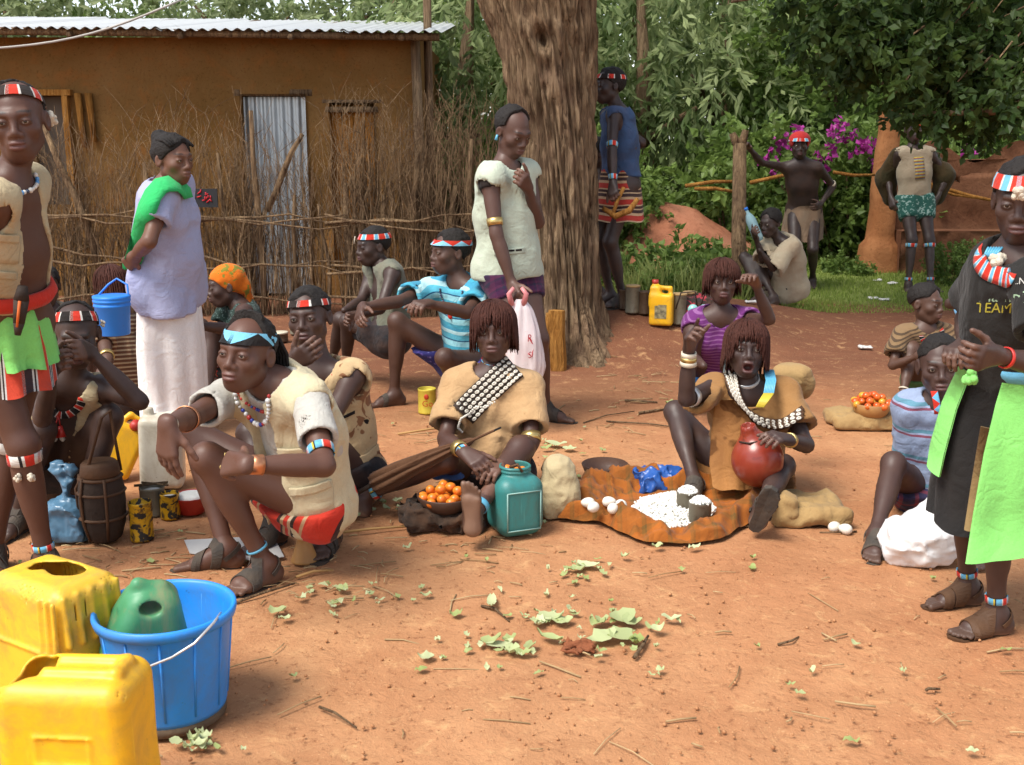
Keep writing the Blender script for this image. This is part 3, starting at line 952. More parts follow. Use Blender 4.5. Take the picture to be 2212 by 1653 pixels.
            mb.tube([s.HL(*p) for p in pts], [rad * q * (1.0 if j < len(pts) - 1 else .55) for j in range(len(pts))], 3)
        o = mb.build('hair', mat, s.root, True)
        P = [ell(s.HL(0, -.016, .036), np.array((.0755, .096, .083)) * q, s.M, 'h', .0)]
        def post(X, d):
            L = (X - s.hc) @ s.M / q
            return np.maximum(d, (np.where(L[:, 1] > .03, .048, -.03) - L[:, 2]) * q * .8)
        v, f = mesh_sdf(P, s.hf * 1.4, off=.003, post=post); mesh_obj('hair', v, f, mat, s.root, True)
        return o
    def headband(s, mat, z=.062, tilt=10, half=.012, lift=.010, n=48, th=.003, name='headband', roll=0):
        ax = nrm(s.hU * math.cos(R(tilt)) - s.hF * math.sin(R(tilt)) + s.hR * math.sin(R(roll)))
        v, f, st = ring(s.head_sdf(), s.HL(0, -.015, z), ax, s.hF, half * s.hs, th, n, lift * s.hs, rmax=.14 * s.hs)
        return mesh_obj(name, v, f, mat, s.root, False, st=st)
    def band(s, name, mat, limb, t, half=.012, th=.003, lift=.002, tilt=(0, 0, 0), n=26, bulge=0.0, sub=None):
        """bracelet, armlet, anklet or knee band: limb like 'faR', t along it"""
        k = limb[2]; a, b = {'ua': (s.sh[k], s.el[k]) if s.arm[k] else None, 'fa': (s.el[k], s.wr[k]) if s.arm[k] else None, 'th': (s.hp[k], s.kn[k]) if s.leg[k] else None, 'sk': (s.kn[k], s.an[k]) if s.leg[k] else None}[limb[:2]]
        ax = nrm(b - a) + np.asarray(tilt, float)
        v, f, st = ring(s.sdf_of([limb]), a + (b - a) * t, ax, nrm(np.cross(ax, V(0, 0, 1)) + .01), half * s.sc, th, n, lift, rmax=.12, bulge=bulge)
        return mesh_obj(name, v, f, mat, s.root, True, st=st)
    def neck_band(s, name, mat, t=.35, half=.012, th=.004, lift=.004, tilt=15, m=3):
        a = s.neck - s.U * .03 * s.sc; b = s.hc - s.hU * .055 * s.hs; ax = nrm(b - a); ax = nrm(ax * math.cos(R(tilt)) + s.F * math.sin(R(tilt)))
        v, f, st = ring(s.sdf_of(['neck']), a + (b - a) * t, ax, s.F, half, th, 32, lift, rmax=.12, m=m)
        return mesh_obj(name, v, f, mat, s.root, True, st=st)
    def collar_path(s, drop=.14, width=.07, n=28, sdf=None, lift=.008, arc=200):
        """points of a necklace lying from behind the neck down on the chest"""
        sc = s.sc; pts = []
        for a in np.radians(np.linspace(-arc / 2, arc / 2, n)):
            w = (1 + math.cos(a)) / 2
            pts.append(s.neck + s.U * (.02 - drop * w ** 1.5) * sc + s.Rt * math.sin(a) * width * sc + s.F * (.26 * math.cos(a / 2) ** .5) * sc)
        D = np.tile(-s.F, (n, 1))
        sd = sdf or s.sdf_of(['torso', 'neck'])
        P = np.array(pts)
        return drop_to(sd, P, D, lift, 40)
    def beads(s, name, path, r=.006, cols=((.6, .05, .03), (.7, .7, .66)), step=None, jitter=0, parent=None):
        path = np.asarray(path); seg = np.linalg.norm(np.diff(path, axis=0), axis=1); L = np.concatenate([[0], np.cumsum(seg)])
        step = step or r * 1.9; n = max(2, int(L[-1] / step)); vs, fs, cs = [], [], []; o = 0
        rs = np.random.default_rng(5)
        for i in range(n):
            t = L[-1] * i / n; p = np.array([np.interp(t, L, path[:, j]) for j in range(3)])
            v, f = sphere_mesh(p, r * (1 + jitter * (rs.random() - .5)), 6, 4); vs.append(v); fs.append(f + o); o += len(v)
            c = cols[int(rs.integers(len(cols)))] if jitter else cols[(i // 3) % len(cols)]
            cs.append(np.tile(np.array(c), (len(v), 1)))
        return mesh_obj(name, np.concatenate(vs), np.concatenate(fs), BEAD, parent or s.root, True, col=np.concatenate(cs))
    def tubes(s, name, mat, paths, rad=.004, n=6, parent=None):
        mb = MB()
        for p in paths: mb.tube(p, rad, n)
        return mb.build(name, mat, parent or s.root)
    def sandal(s, k, mat, straps=((.045, 0, .016), (.085, 12, .014)), heel=True, th=.016):
        A, T, up, S, sc = s.foot[k]
        out = [(-.066, 0.0), (-.058, .022), (-.03, .030), (.03, .031), (.09, .041), (.14, .044), (.18, .036), (.196, .012), (.188, -.016), (.160, -.036), (.11, -.044), (.05, -.038), (-.02, -.031), (-.055, -.022)]
        n = len(out); vs = []
        for u, g in ((-.079, 1.0), (-.079 - th, .98)):
            for t, i in out: vs.append(A + (T * (t * g + .003) + S * (i * g) + up * (u + (.006 if t > .17 else 0))) * sc)
        f = [tuple(range(n)), tuple(range(2 * n - 1, n - 1, -1))] + [(i, n + i, n + (i + 1) % n, (i + 1) % n) for i in range(n)]
        o = mesh_obj('sandal', vs, f, mat, s.root, False)
        P = s.footp[k]; sd = lambda X: ev(P, X)
        for t, tl, hw in straps:
            ax = nrm(T * math.cos(R(tl)) + S * math.sin(R(tl)) + up * .15)
            v, f, st = ring(sd, A + (T * t - up * .055) * sc, ax, up, hw * sc, .0035, 22, .0025, arc=(-2.0, 2.0), rmax=.09 * sc)
            mesh_obj('strap', v, f, mat, o, False)
        if heel:
            ax = nrm(up + T * .75); v, f, st = ring(sd, A + (-T * .01 - up * .03) * sc, ax, -T, .008 * sc, .0035, 22, .0025, arc=(-1.9, 1.9), rmax=.09 * sc)
            mesh_obj('strap', v, f, mat, o, False)
        return o
def bead_mat():
    t = NT('glass_beads'); return t.fin(t.attr('Col').outputs['Color'], .3, .5)
BEAD = bead_mat()
# ---------------------------------------------------------------- cloth, beads and metal worn by the people
BLACKC, WHITEC, REDC, SKYC = (.012, .012, .013), (.62, .60, .55), (.56, .035, .02), (.14, .42, .62)
HB_RBW = cloth('band_red_black_white', [(0, REDC), (.30, WHITEC), (.38, BLACKC), (.86, WHITEC), (.94, REDC)], 0, 6, damt=.08)
HB_BLUE = cloth('band_blue_black_triangles', ((.20, .56, .78), BLACKC), 0, 8, kind='tri', damt=.03)
HB_BLUERED = cloth('band_blue_red_triangles', (REDC, (.25, .55, .72)), 0, 11, kind='tri', damt=.05)
HB_BRW = cloth('band_blue_red_white', [(0, REDC), (.28, WHITEC), (.36, SKYC), (.62, WHITEC), (.70, REDC)], 0, 7, damt=.05)
BEADBAND = cloth('bead_band', [(0, REDC), (.2, WHITEC), (.25, SKYC), (.5, BLACKC), (.55, (.6, .45, .05)), (.62, SKYC), (.85, WHITEC), (.9, REDC)], 0, 3, damt=.03)
BEADBAND2 = cloth('bead_band_white_red', [(0, WHITEC), (.15, REDC), (.5, WHITEC), (.6, BLACKC), (.72, WHITEC)], 0, 4, damt=.03)
BRASS = simple('brass', (.62, .45, .17), .32, .5, metal=.85, amount=.3, nscale=30)
COPPER = simple('copper', (.60, .26, .13), .35, .5, metal=.85, amount=.3, nscale=30)
ALU = simple('aluminium', (.62, .62, .60), .35, .5, metal=.6, amount=.2, nscale=30)
BONE_ = simple('shell_white', (.62, .57, .47), .35, .5, (.40, .33, .24), 60, .5)
FLUFF = simple('feather_down', (.60, .55, .45), .95, .1, (.42, .34, .24), 40, .6, .6, 120)
RUBBER = simple('tyre_rubber', (.045, .040, .035), .8, .25, (.10, .075, .055), 14, .8, .3, 60)
LEATHER = simple('brown_leather', (.10, .048, .022), .65, .3, (.045, .022, .012), 9, .7, .3, 50)
DARKLEATHER = simple('dark_hide', (.030, .020, .015), .75, .25, (.055, .036, .026), 9, .7, .3, 60)
KHAKI = cloth('khaki_vest', base=lin('b9aa88'), kind='plain', damt=.25)
KHAKI2 = cloth('pale_khaki_vest', base=lin('cbbf9d'), kind='plain', damt=.20)
DESERT = cloth('desert_camouflage', (lin('c9ae84'), lin('8c6244')), kind='camo', freq=13, damt=.2)
MINT = cloth('pale_green_vest', base=lin('bcc6b2'), kind='plain', damt=.12)
GREYSHIRT = cloth('grey_white_shirt', base=lin('b9b6ad'), kind='plain', damt=.12)
LAV = cloth('lavender_tee', base=lin('a5a8c6'), kind='plain', damt=.06)
WHITESK = cloth('white_skirt', base=(.84, .82, .80), kind='plain', damt=.04)
GREENSC = cloth('green_scarf', base=(.03, .46, .13), kind='plain', damt=.03)
LIME = cloth('lime_wrap', base=(.23, .62, .15), kind='plain', damt=.06, dirt=(.12, .3, .07))
REDSTRIPE = cloth('red_striped_skirt', [(0, (.50, .36, .2)), (.06, (.05, .02, .02)), (.12, REDC), (.62, (.5, .32, .18)), (.68, REDC), (.80, BLACKC), (.86, (.55, .42, .28)), (.92, REDC)], 1, 5.2, damt=.12)
REDSTRIPEW = cloth('red_panel_skirt', [(0, (.60, .06, .03)), (.45, WHITEC), (.50, (.03, .02, .02)), (.55, WHITEC), (.60, (.04, .025, .03)), (.93, WHITEC)], 0, 9, damt=.08)
BROWNSTRIPE = cloth('brown_striped_top', [(0, (.13, .055, .03)), (.6, (.45, .33, .2))], 1, 42, damt=.15)
TANSTRIPE = cloth('tan_striped_tee', [(0, (.22, .14, .07)), (.55, (.075, .05, .03))], 1, 55, damt=.15)
GREENDOT = cloth('dark_green_dotted', ((.012, .035, .03), (.09, .14, .13)), kind='dots', freq=65, damt=.05)
REDPRINT = cloth('red_black_print', ((.02, .015, .014), (.5, .05, .035), (.6, .55, .45)), kind='dots', freq=24, damt=.05)
ORANGESC = cloth('orange_headscarf', (lin('d8701c'), lin('7d7a2a')), kind='camo', freq=26, damt=.05)
TURQ = cloth('turquoise_striped_tee', [(0, (.06, .36, .50)), (.16, (.30, .64, .72)), (.40, (.02, .10, .20)), (.46, (.10, .44, .58)), (.70, (.42, .68, .72)), (.86, (.05, .30, .46))], 1, 7.5, damt=.04)
PURPLEPR = cloth('purple_print_shorts', ((.03, .03, .16), (.10, .07, .30), (.25, .35, .5)), kind='dots', freq=35, damt=.03)
TANTEE = cloth('stained_tan_tee', base=lin('bd9a70'), kind='plain', damt=.30, dirt=lin('8a6038'))
TANHIDE = cloth('ochre_goatskin', (lin('a3713f'), lin('6b4420')), kind='camo', freq=5, damt=.3, rough=.8, sheen=False)
TANTOP = cloth('brown_cotton_top', base=lin('9c7346'), kind='plain', damt=.3, dirt=lin('7a5230'))
BLUETANK = cloth('blue_tank_top', base=(.035, .075, .16), kind='plain', damt=.08)
TANKSKIRT = cloth('red_brown_striped_wrap', [(0, (.50, .34, .20)), (.16, (.42, .04, .03)), (.48, (.5, .34, .2)), (.56, (.045, .025, .025)), (.72, (.5, .36, .22)), (.8, (.05, .03, .03))], 1, 8.5, damt=.1)
GREYWRAP = cloth('grey_brown_wrap', base=lin('7b6a58'), kind='plain', damt=.3)
CREAM = cloth('cream_shirt', base=lin('b5a88e'), kind='plain', damt=.25)
NAVY = cloth('navy_shorts', [(0, (.010, .011, .02)), (.72, (.012, .014, .06)), (.86, (.4, .03, .02))], 1, 5.5, damt=.03)
GREYTANK = cloth('beige_grey_tank', base=lin('a99c86'), kind='plain', damt=.1)
OLIVE = cloth('dark_olive_jacket', base=(.035, .030, .012), kind='plain', damt=.15)
GREENPR = cloth('green_white_print', ((.02, .10, .08), (.25, .38, .34)), kind='camo', freq=30, damt=.03)
PURPLE = cloth('purple_striped_tee', [(0, (.135, .025, .15)), (.7, (.26, .10, .27))], 1, 46, damt=.05)
BLUEYEL = cloth('blue_yellow_print', ((.02, .13, .35), (.03, .25, .5), (.55, .45, .05)), kind='dots', freq=22, damt=.03)
PALEBLUE = cloth('pale_blue_striped_tee', [(0, lin('8f9fbc')), (.60, lin('8f9fbc')), (.62, (.22, .07, .11)), (.70, lin('9aa7c4')), (.76, lin('5f8fa3')), (.88, lin('8f9fbc'))], 1, 8.2, damt=.05)
PLAIDRED = cloth('red_blue_plaid', [(0, (.02, .02, .06)), (.5, (.22, .03, .04)), (.75, (.03, .03, .08))], 1, 16, kind='check', cfreq=16, damt=.05)
BLACKTEE = cloth('black_tee', base=(.018, .017, .016), kind='plain', damt=.12, dirt=(.05, .042, .035))
BLACKSK = cloth('black_underskirt', base=(.014, .013, .013), kind='plain', damt=.2, dirt=(.05, .04, .035))
TANUNDER = cloth('tan_underskirt', base=lin('86704a'), kind='plain', damt=.2)
PLAIDPURP = cloth('dark_purple_plaid', [(0, (.05, .012, .05)), (.5, (.09, .02, .06)), (.75, (.02, .02, .05))], 1, 20, kind='check', cfreq=20, damt=.05)
DARKCLOTH = cloth('charcoal_cloth', base=(.022, .022, .026), kind='plain', damt=.2)
DENIM = cloth('denim_blue_cloth', base=(.05, .11, .27), kind='plain', damt=.1)
BLACKTOP = cloth('black_undershirt', base=(.010, .010, .011), kind='plain', damt=.05)
CREAMBAND = simple('ivory_plastic', (.62, .55, .42), .4, .4)
SKYBEAD = simple('sky_blue_beads', (.12, .42, .62), .35, .5)
YELBEAD = simple('yellow_beads', (.62, .48, .05), .35, .5)
REDBEAD = simple('red_beads', (.55, .03, .02), .35, .5)

def fluff(name, P, c, r, n=26, mat=None, seed=1, squash=1.0):
    """a pompon of down"""
    rs = np.random.default_rng(seed); mb = MB()
    for _ in range(n):
        d = nrm(rs.normal(size=3)); p = np.asarray(c) + d * r * .65 * rs.random() ** .4 * V(1, 1, squash)
        v, f = sphere_mesh(p, r * (.28 + .22 * rs.random()), 6, 4); mb.add(v, f)
    return mb.build(name, mat or FLUFF, P.root)
def pocket(P, c, w, h, mat, name='pocket', x=None, lift=.004, th=.006, axis=None):
    """patch pocket lying on the garment, with its flap"""
    sd = P.top_sdf(); R_, U_, F_ = P.Rt, P.U, P.F
    F2 = F_ if axis is None else nrm(axis); R2 = nrm(np.cross(F2, U_))
    for (cc, hh, nm, l) in ((0, h, name, lift), (h * .42, h * .28, name + '_flap', lift + th)):
        pts = [c + U_ * (cc + hh / 2 - hh * t) + F2 * .12 for t in np.linspace(0, 1, 6)]
        v, f, st = strip(sd, pts, -F2, w, R2, th, l)
        mesh_obj(nm, v, f, mat, P.root, True, st=st)
PEOPLE = {}
def report(P, nm):
    if not BONES: return
    out = []
    for k in 'RL':
        if P.arm[k]:
            out.append('%s arm %.2f %.2f' % (k, np.linalg.norm(P.el[k] - P.sh[k]) / (.29 * P.sc), np.linalg.norm(P.wr[k] - P.el[k]) / (.25 * P.sc)))
        if P.leg[k]:
            out.append('%s leg %.2f %.2f z %.2f' % (k, np.linalg.norm(P.kn[k] - P.hp[k]) / (.43 * P.sc), np.linalg.norm(P.an[k] - P.kn[k]) / (.43 * P.sc), P.an[k][2]))
    print('BONE', nm, 'pel z %.2f d %.2f torso %.2f head %.2f |' % (P.pel[2], P.d0, np.linalg.norm(P.neck - P.pel) / (.52 * P.sc), np.linalg.norm(P.hc - P.neck) / (.155 * P.sc)), '; '.join(out))
BONES = False

# ---- standing man with the open khaki vest and lime wrap
def man_lime_wrap():
    P = Person('standing man in open khaki vest with lime cloth tied over a red striped skirt', 1.72, (4, 700, 3.86), (16, 392, 'n'), 84, 45, head=(40, 262, -.03, 14, -4, 5),
        RA=dict(s=(-10, 432, .0), e=(-120, 540, 'f'), w=(-130, 660, 'f'), nohand=True), LA=dict(e=(52, 555, 'f'), w=(30, 660, 'n'), nohand=True),
        RL=dict(a=(98, 1203, 'g'), k=(62, 985), toe=52), LL=dict(a=(-12, 1186, 'g'), k=(2, 985), toe=20), skin=(.085, .036, .023))
    report(P, 'lime'); J = P
    P.hair(front=-.015, side=.03, back=-.03, thick=.004); P.headband(HB_RBW, z=.064, tilt=24, half=.018, lift=.006)
    P.top('vest', KHAKI, off=.011, sleeve=0, hem=.10, openw=.055, openbot=.085, neckr=.09, fold=.009, seed=2)
    g = P.pel + P.U * .03
    P.drape('skirt', REDSTRIPEW, [(P.axis(z), w, d) for z, w, d in ((.10, .130, .108), (.0, .148, .122), (-.12, .158, .134), (-.22, .164, .140))], 8, .010, seed=4)
    P.drape('lime_wrap', LIME, [(P.axis(z), w, d) for z, w, d in ((.115, .138, .115), (.06, .150, .128), (-.02, .162, .138), (-.09, .168, .142), (-.135, .170, .145))], 11, .016, seed=9)
    v, f, st = ring(lambda X: np.minimum(P.sdf_of(['torso'])(X), .2), P.pel + P.U * .135, P.U, P.F, .026, .012, 40, .012, rmax=.3, bulge=.012)
    belt = mesh_obj('red_belt', v, f, cloth('red_sash', base=REDC, kind='plain', damt=.05), P.root, True, st=st)
    # knife sheath hanging from the belt
    c = at(44, 668, project(P.pel)[2] - .235); mb = MB(); M = eul(.15, R(12), R(40))
    for z0, z1, w0, w1 in ((.075, .03, .016, .026), (.03, -.045, .026, .019), (-.045, -.085, .019, .010)):
        mb.tube([c + V(.2, 0, 1) * z0, c + V(.2, 0, 1) * z1], [w0, w1], 8)
    sh = mb.build('knife_sheath', DARKLEATHER, P.root)
    mb = MB(); mb.tube([c + V(.012, -.026, .03), c + V(-.006, -.024, -.055)], [.005, .004], 6); mb.build('tassel', simple('orange_strip', (.6, .12, .02), .6), sh)
    P.beads('bead_necklace', P.collar_path(.03, .085, sdf=P.sdf_of(['torso', 'neck'])), .008, ((.65, .63, .58), (.65, .63, .58), (.03, .05, .10), (.10, .30, .6)), jitter=.4)
    fluff('feather_pompon', P, P.HL(-.085, -.045, -.004), .026, 26)
    P.band('knee_band', BEADBAND2, 'skR', .10, .020, .005); P.band('knee_band', BEADBAND2, 'skL', .07, .020, .005)
    kk = P.kn['R'] + (P.an['R'] - P.kn['R']) * .2 + nrm(az(15)) * .065
    for i, dx in enumerate((-.024, .022)): fluff('pompon', P, kk + V(dx, 0, -.018), .018, 16, seed=i)
    P.band('anklet', BEADBAND, 'skR', .90, .011, .004)
    P.sandal('R', RUBBER); P.sandal('L', RUBBER)
    for (dz, dx) in ((.20, .11), (.33, .11)): pocket(P, P.pel + P.U * dz + P.Rt * .08 + P.F * .05, .085, .095, KHAKI, axis=az(8))
    return P
def woman_lavender():
    P = Person('standing woman in lavender tee and long white skirt with green scarf on her shoulders', 1.57, (362, 590, 5.80), (352, 398, 'n'), 72, head=(374, 345, -.03, 58, -3, 0),
        RA=dict(s=(352, 424), e=(322, 522, 'n'), w=(288, 556, 'f'), h=(260, 588, 'f'), palm=(0, 1, 0), curl=.9), LA=dict(e=(322, 500, 'f'), w=(296, 560, 'n'), nohand=True),
        RL=dict(a=(372, -.06, 'z'), toe=75), LL=dict(a=(362, .06, 'z'), toe=80), skin=(.135, .058, .034), bust=.010, belly=.030, slim=1.05)
    report(P, 'lavender')
    P.hair(front=.062, side=-.01, back=-.06, thick=.010, bun=((0, -.085, .095), (.035, .035, .03)))
    mb = MB()
    for i in range(11):
        a = (i - 5) * .0125
        mb.tube([P.HL(a * 1.1, .062, .088 - abs(a) * .35), P.HL(a * 1.15, .02, .122 - abs(a) * .5), P.HL(a, -.04, .118 - abs(a) * .4), P.HL(a * .3, -.085, .098)], .0075 * P.hs, 5)
    mb.build('braids', HAIR_BLACK, P.root)
    P.top('tee_shirt', LAV, off=.018, sleeve=.52, hem=-.175, hemflare=.045, fold=.010, seed=5, legs=True, drape=1, flare=.012, neckr=.085)
    b = P.pel
    P.drape('long_skirt', WHITESK, [(P.axis(z), w, d) for z, w, d in ((.05, .12, .11), (-.15, .165, .15), (-.40, .18, .165), (-.62, .18, .165), (-.80, .18, .17))], 8, .014, seed=3)
    # scarf round the neck and down her back
    sd = P.top_sdf(.004); both = lambda X: np.minimum(sd(X), P.sdf_of(['neck'])(X))
    px = [(408, 428), (402, 412), (388, 401), (366, 396), (346, 402), (331, 420), (320, 446), (311, 478), (303, 512), (294, 545), (286, 566)]; path = np.array([at(x, y, P.d0 - .42) for x, y in px]); D = path - CAMP; D /= np.linalg.norm(D, axis=1)[:, None]
    tn = np.gradient(path, axis=0); tn /= np.linalg.norm(tn, axis=1)[:, None]; sv = np.cross(tn, -D)
    v, f, st = strip(both, path, D, np.array([.05, .06, .07, .08, .085, .085, .09, .09, .09, .085, .08]), sv, .016, .016); v = v + .004 * noise3(v, 34, 3)[:, None]; sc = mesh_obj('scarf', v, f, GREENSC, P.root, True, st=st)
    mb = MB()
    for i in range(12): q = at(266 + i * 2, 560 + (i % 3), P.d0 - .01); mb.tube([q, q - V(.004, 0, .05)], .003, 4)
    mb.build('fringe', GREENSC, sc)
    return P
def boy_squatting_hands():
    P = Person('boy squatting in khaki vest with both hands raised to his mouth', 1.60, (118, 1000, 4.72), (150, 818, 'n'), 12, head=(166, 722, -.10, 16, -14, 0),
        LA=dict(s=(225, 838, -.05), e=(302, 868, 'n'), w=(196, 762, 'n'), h=(150, 748, 'n'), palm=(-.2, .8, -.3), curl=.75), RA=dict(e=(92, 905, 'n'), w=(112, 800, 'n'), h=(135, 765, 'n'), palm=(.5, .6, 0), curl=.75),
        LL=dict(a=(175, 1105, 'g'), k=(238, 905), toe=15), RL=dict(a=(38, 1108, 'g'), k=(92, 930), toe=-5), skin=(.040, .022, .018), bend=.04)
    report(P, 'boysq')
    P.hair(front=-.02, side=.04, back=-.02, thick=.004); P.headband(HB_RBW, z=.062, tilt=26, half=.018, lift=.006)
    P.top('vest', KHAKI, off=.012, sleeve=0, hem=-.02, openw=.055, openbot=.07, neckr=.09, seed=7)
    P.lower('dark_shorts', DARKCLOTH, cut=.5)
    path = P.collar_path(.17, .075, sdf=P.sdf_of(['torso', 'neck'])); v, f, st = strip(P.sdf_of(['torso', 'neck']), path, -P.F, .030, np.gradient(path, axis=0) @ np.array([[0, 0, -1], [0, 1, 0], [1, 0, 0.]]) / .012, .005, .006)
    tn = np.gradient(path, axis=0); tn /= np.linalg.norm(tn, axis=1)[:, None]; sdv = np.cross(tn, -P.F); sdv /= np.linalg.norm(sdv, axis=1)[:, None]
    v, f, st = strip(P.sdf_of(['torso', 'neck']), path, -P.F, .032, sdv, .005, .006); mesh_obj('bead_collar', v, f, HB_RBW, P.root, True, st=st)
    c = path[len(path) // 2]
    for dx in (-.016, .014):
        mb = MB(); mb.tube([c + V(0, -.008, 0), c + V(dx * .6, -.02, -.04)], .003, 4); mb.tube([c + V(dx * .6, -.02, -.04), c + V(dx, -.026, -.085)], [.008, .017], 8); mb.build('red_tassel', REDBEAD, P.root)
        fluff('tassel_fluff', P, c + V(dx, -.026, -.09), .017, 12, seed=3)
    fluff('head_tassel', P, P.HL(-.088, -.02, .03), .016, 10, seed=6)
    P.sandal('R', RUBBER)
    return P
def woman_brown_stripes():
    P = Person('woman sitting with her back turned in a brown striped top behind the hanging blue bucket', 1.55, (262, 872, 6.35), (250, 690, 'n'), -120, head=(238, 622, .0, -125, -8, 0),
        LA=dict(s=(222, 722), e=(232, 778, 'n'), w=(205, 845, 'n'), nohand=True), RA=dict(e=(285, 780, 'f'), w=(262, 850, 'f')), LL=dict(a=(190, 905, 'g'), k=(180, 800)), RL=dict(a=(230, 885, 'g'), k=(205, 790, 'f'), ik=1), skin=(.085, .040, .026))
    report(P, 'brownstr'); P.bob(n=120, fringe=.03); P.top('striped_top', BROWNSTRIPE, sleeve=.35, hem=-.06); P.lower('skirt', DARKCLOTH, cut=.9, hang=.1)
    P.band('brass_bracelet', BRASS, 'uaL', .85, .014, .006)
    return P
def woman_headscarf():
    P = Person('seated woman in orange headscarf, dark green dotted blouse and red printed skirt', 1.60, (512, 800, 6.9), (522, 655, 'n'), -62, head=(488, 618, -.02, -72, -6, 0),
        LA=dict(s=(528, 675, -.1), e=(500, 712, 'n'), w=(428, 704, 'n'), curl=.4), RA=dict(e=(470, 730, 'n'), w=(425, 712, 'n'), nohand=True),
        LL=dict(a=(450, 862, 'g'), k=(455, 740), toe=-60), RL=dict(a=(430, 850, 'g'), k=(435, 735), toe=-60), skin=(.055, .028, .022), bend=.05)
    report(P, 'scarf'); P.hair(front=.06, side=0, back=-.05, thick=.004)
    q = P.hs
    Q = [ell(P.HL(0, -.018, .036), np.array((.078, .100, .084)) * q, P.M, 'h', .0), ell(P.HL(0, -.10, -.02), np.array((.045, .035, .04)) * q, P.M, 'h', .03)]
    def post(X, d):
        L = (X - P.hc) @ P.M / q; d = d - .004 * noise3(X, 26, 4)
        return np.maximum(d, ((np.where(L[:, 1] > 0, .055 * sst(-.0, .07, L[:, 1]) - .01, -.06)) - L[:, 2]) * .8)
    v, f = mesh_sdf(Q, P.hf * 1.3, off=.006, post=post); sc = mesh_obj('headscarf', v, f, ORANGESC, P.root)
    P.drape('scarf_tail', ORANGESC, [(P.HL(0, -.10, -.03), .05, .03), (P.HL(0, -.115, -.11), .055, .03), (P.HL(0, -.12, -.19), .05, .02)], 5, .006, n=30)
    P.top('dotted_blouse', GREENDOT, sleeve=.62, hem=-.05, off=.016, flare=.02); P.lower('printed_skirt', REDPRINT, cut=.98, hang=.22, off=.024, fold=.01)
    return P
def man_squatting():
    P = Person('man squatting on a wooden headrest in khaki vest with blue and black headband', 1.74, (662, 1078, 4.08), (588, 815, 'n'), -42, -48, head=(532, 764, -.06, -16, 7, -4),
        LA=dict(s=(668, 862, -.02), e=(700, 1006, 'n'), w=(528, 1004, 'n'), h=(450, 1000, 'f'), palm=(.1, .8, -.55), curl=[.55, .6, .65, .7], thumb=.4), RA=dict(s=(492, 858, 0.0), e=(412, 902, 'n'), w=(362, 918, 'n'), hd=(-.05, -.10, -1), palm=(.5, .9, .0), curl=.22),
        RL=dict(a=(486, 1180, 'g'), k=(424, 932), toe=-78), LL=dict(a=(572, 1214, 'g'), k=(455, 985), toe=-38), skin=(.105, .046, .030), bend=.05)
    report(P, 'squat')
    P.hair(front=.012, side=.05, back=-.05, thick=.008, bun=((0, .02, .112), (.042, .040, .016)))
    mb = MB()
    for i in range(16):
        a = (i - 7.5) * .0075; mb.tube([P.HL(a, -.085, .06), P.HL(a * 1.4, -.115, .0), P.HL(a * 1.6, -.118, -.075 - .012 * (i % 3))], [.008, .008, .004], 5)
    mb.build('hair_braids', HAIR_BLACK, P.root)
    P.headband(HB_BLUE, z=.050, tilt=2, half=.0185, lift=.006)
    P.top('shirt', GREYSHIRT, off=.012, sleeve=.60, hem=.0, seed=3, flare=.008, neckr=.085, fold=.009, vee=.05)
    keep = P.topP
    P.top('vest', KHAKI2, off=.027, sleeve=0, hem=-.07, openw=.052, openbot=.075, neckr=.10, seed=6, fold=.010, drape=.5)
    for z, xx in ((.26, -.10), (.10, -.11)): pocket(P, P.pel + P.U * z + P.Rt * xx, .13, .11, KHAKI2, axis=nrm(P.F - P.Rt * .55))
    P.lower('red_skirt', REDSTRIPE, cut=.34, top=.05, off=.016, fold=.008, hang=.05)
    P.beads('bead_necklace', P.collar_path(.15, .08, sdf=lambda X: P.top_sdf()(X)), .0085, ((.6, .6, .58), (.03, .05, .3), (.10, .34, .6), (.4, .03, .03), (.6, .6, .58)), jitter=.5)
    P.beads('bead_necklace', P.collar_path(.11, .075, sdf=P.sdf_of(['torso', 'neck'], .015)), .006, ((.4, .03, .03), (.03, .05, .3), (.5, .05, .03)), jitter=.5)
    P.band('copper_bracelet', COPPER, 'faL', .86, .020, .003); P.band('copper_armlet', COPPER, 'faR', .20, .012, .003); P.band('white_bracelet', CREAMBAND, 'faR', .97, .005, .004)
    P.band('bead_armlet', BEADBAND, 'uaL', .80, .014, .003, lift=.004); P.band('blue_anklet', SKYBEAD, 'skL', .86, .004, .004)
    for k in 'RL': P.sandal(k, RUBBER, straps=((.05, 22, .016), (.09, -18, .015)))
    W, D, pn, S, sc = P.hand['L']
    for i, so in ((0, .031), (2, -.0105)):
        b = W + D * .112 * sc + S * so * sc + pn * .004; v, f, st = ring(lambda X: ev(P.handp['L'], X), b, nrm(D + pn * .7), S, .004, .002, 16, .001, rmax=.018); mesh_obj('ring', v, f, BRASS, P.root)
    return P
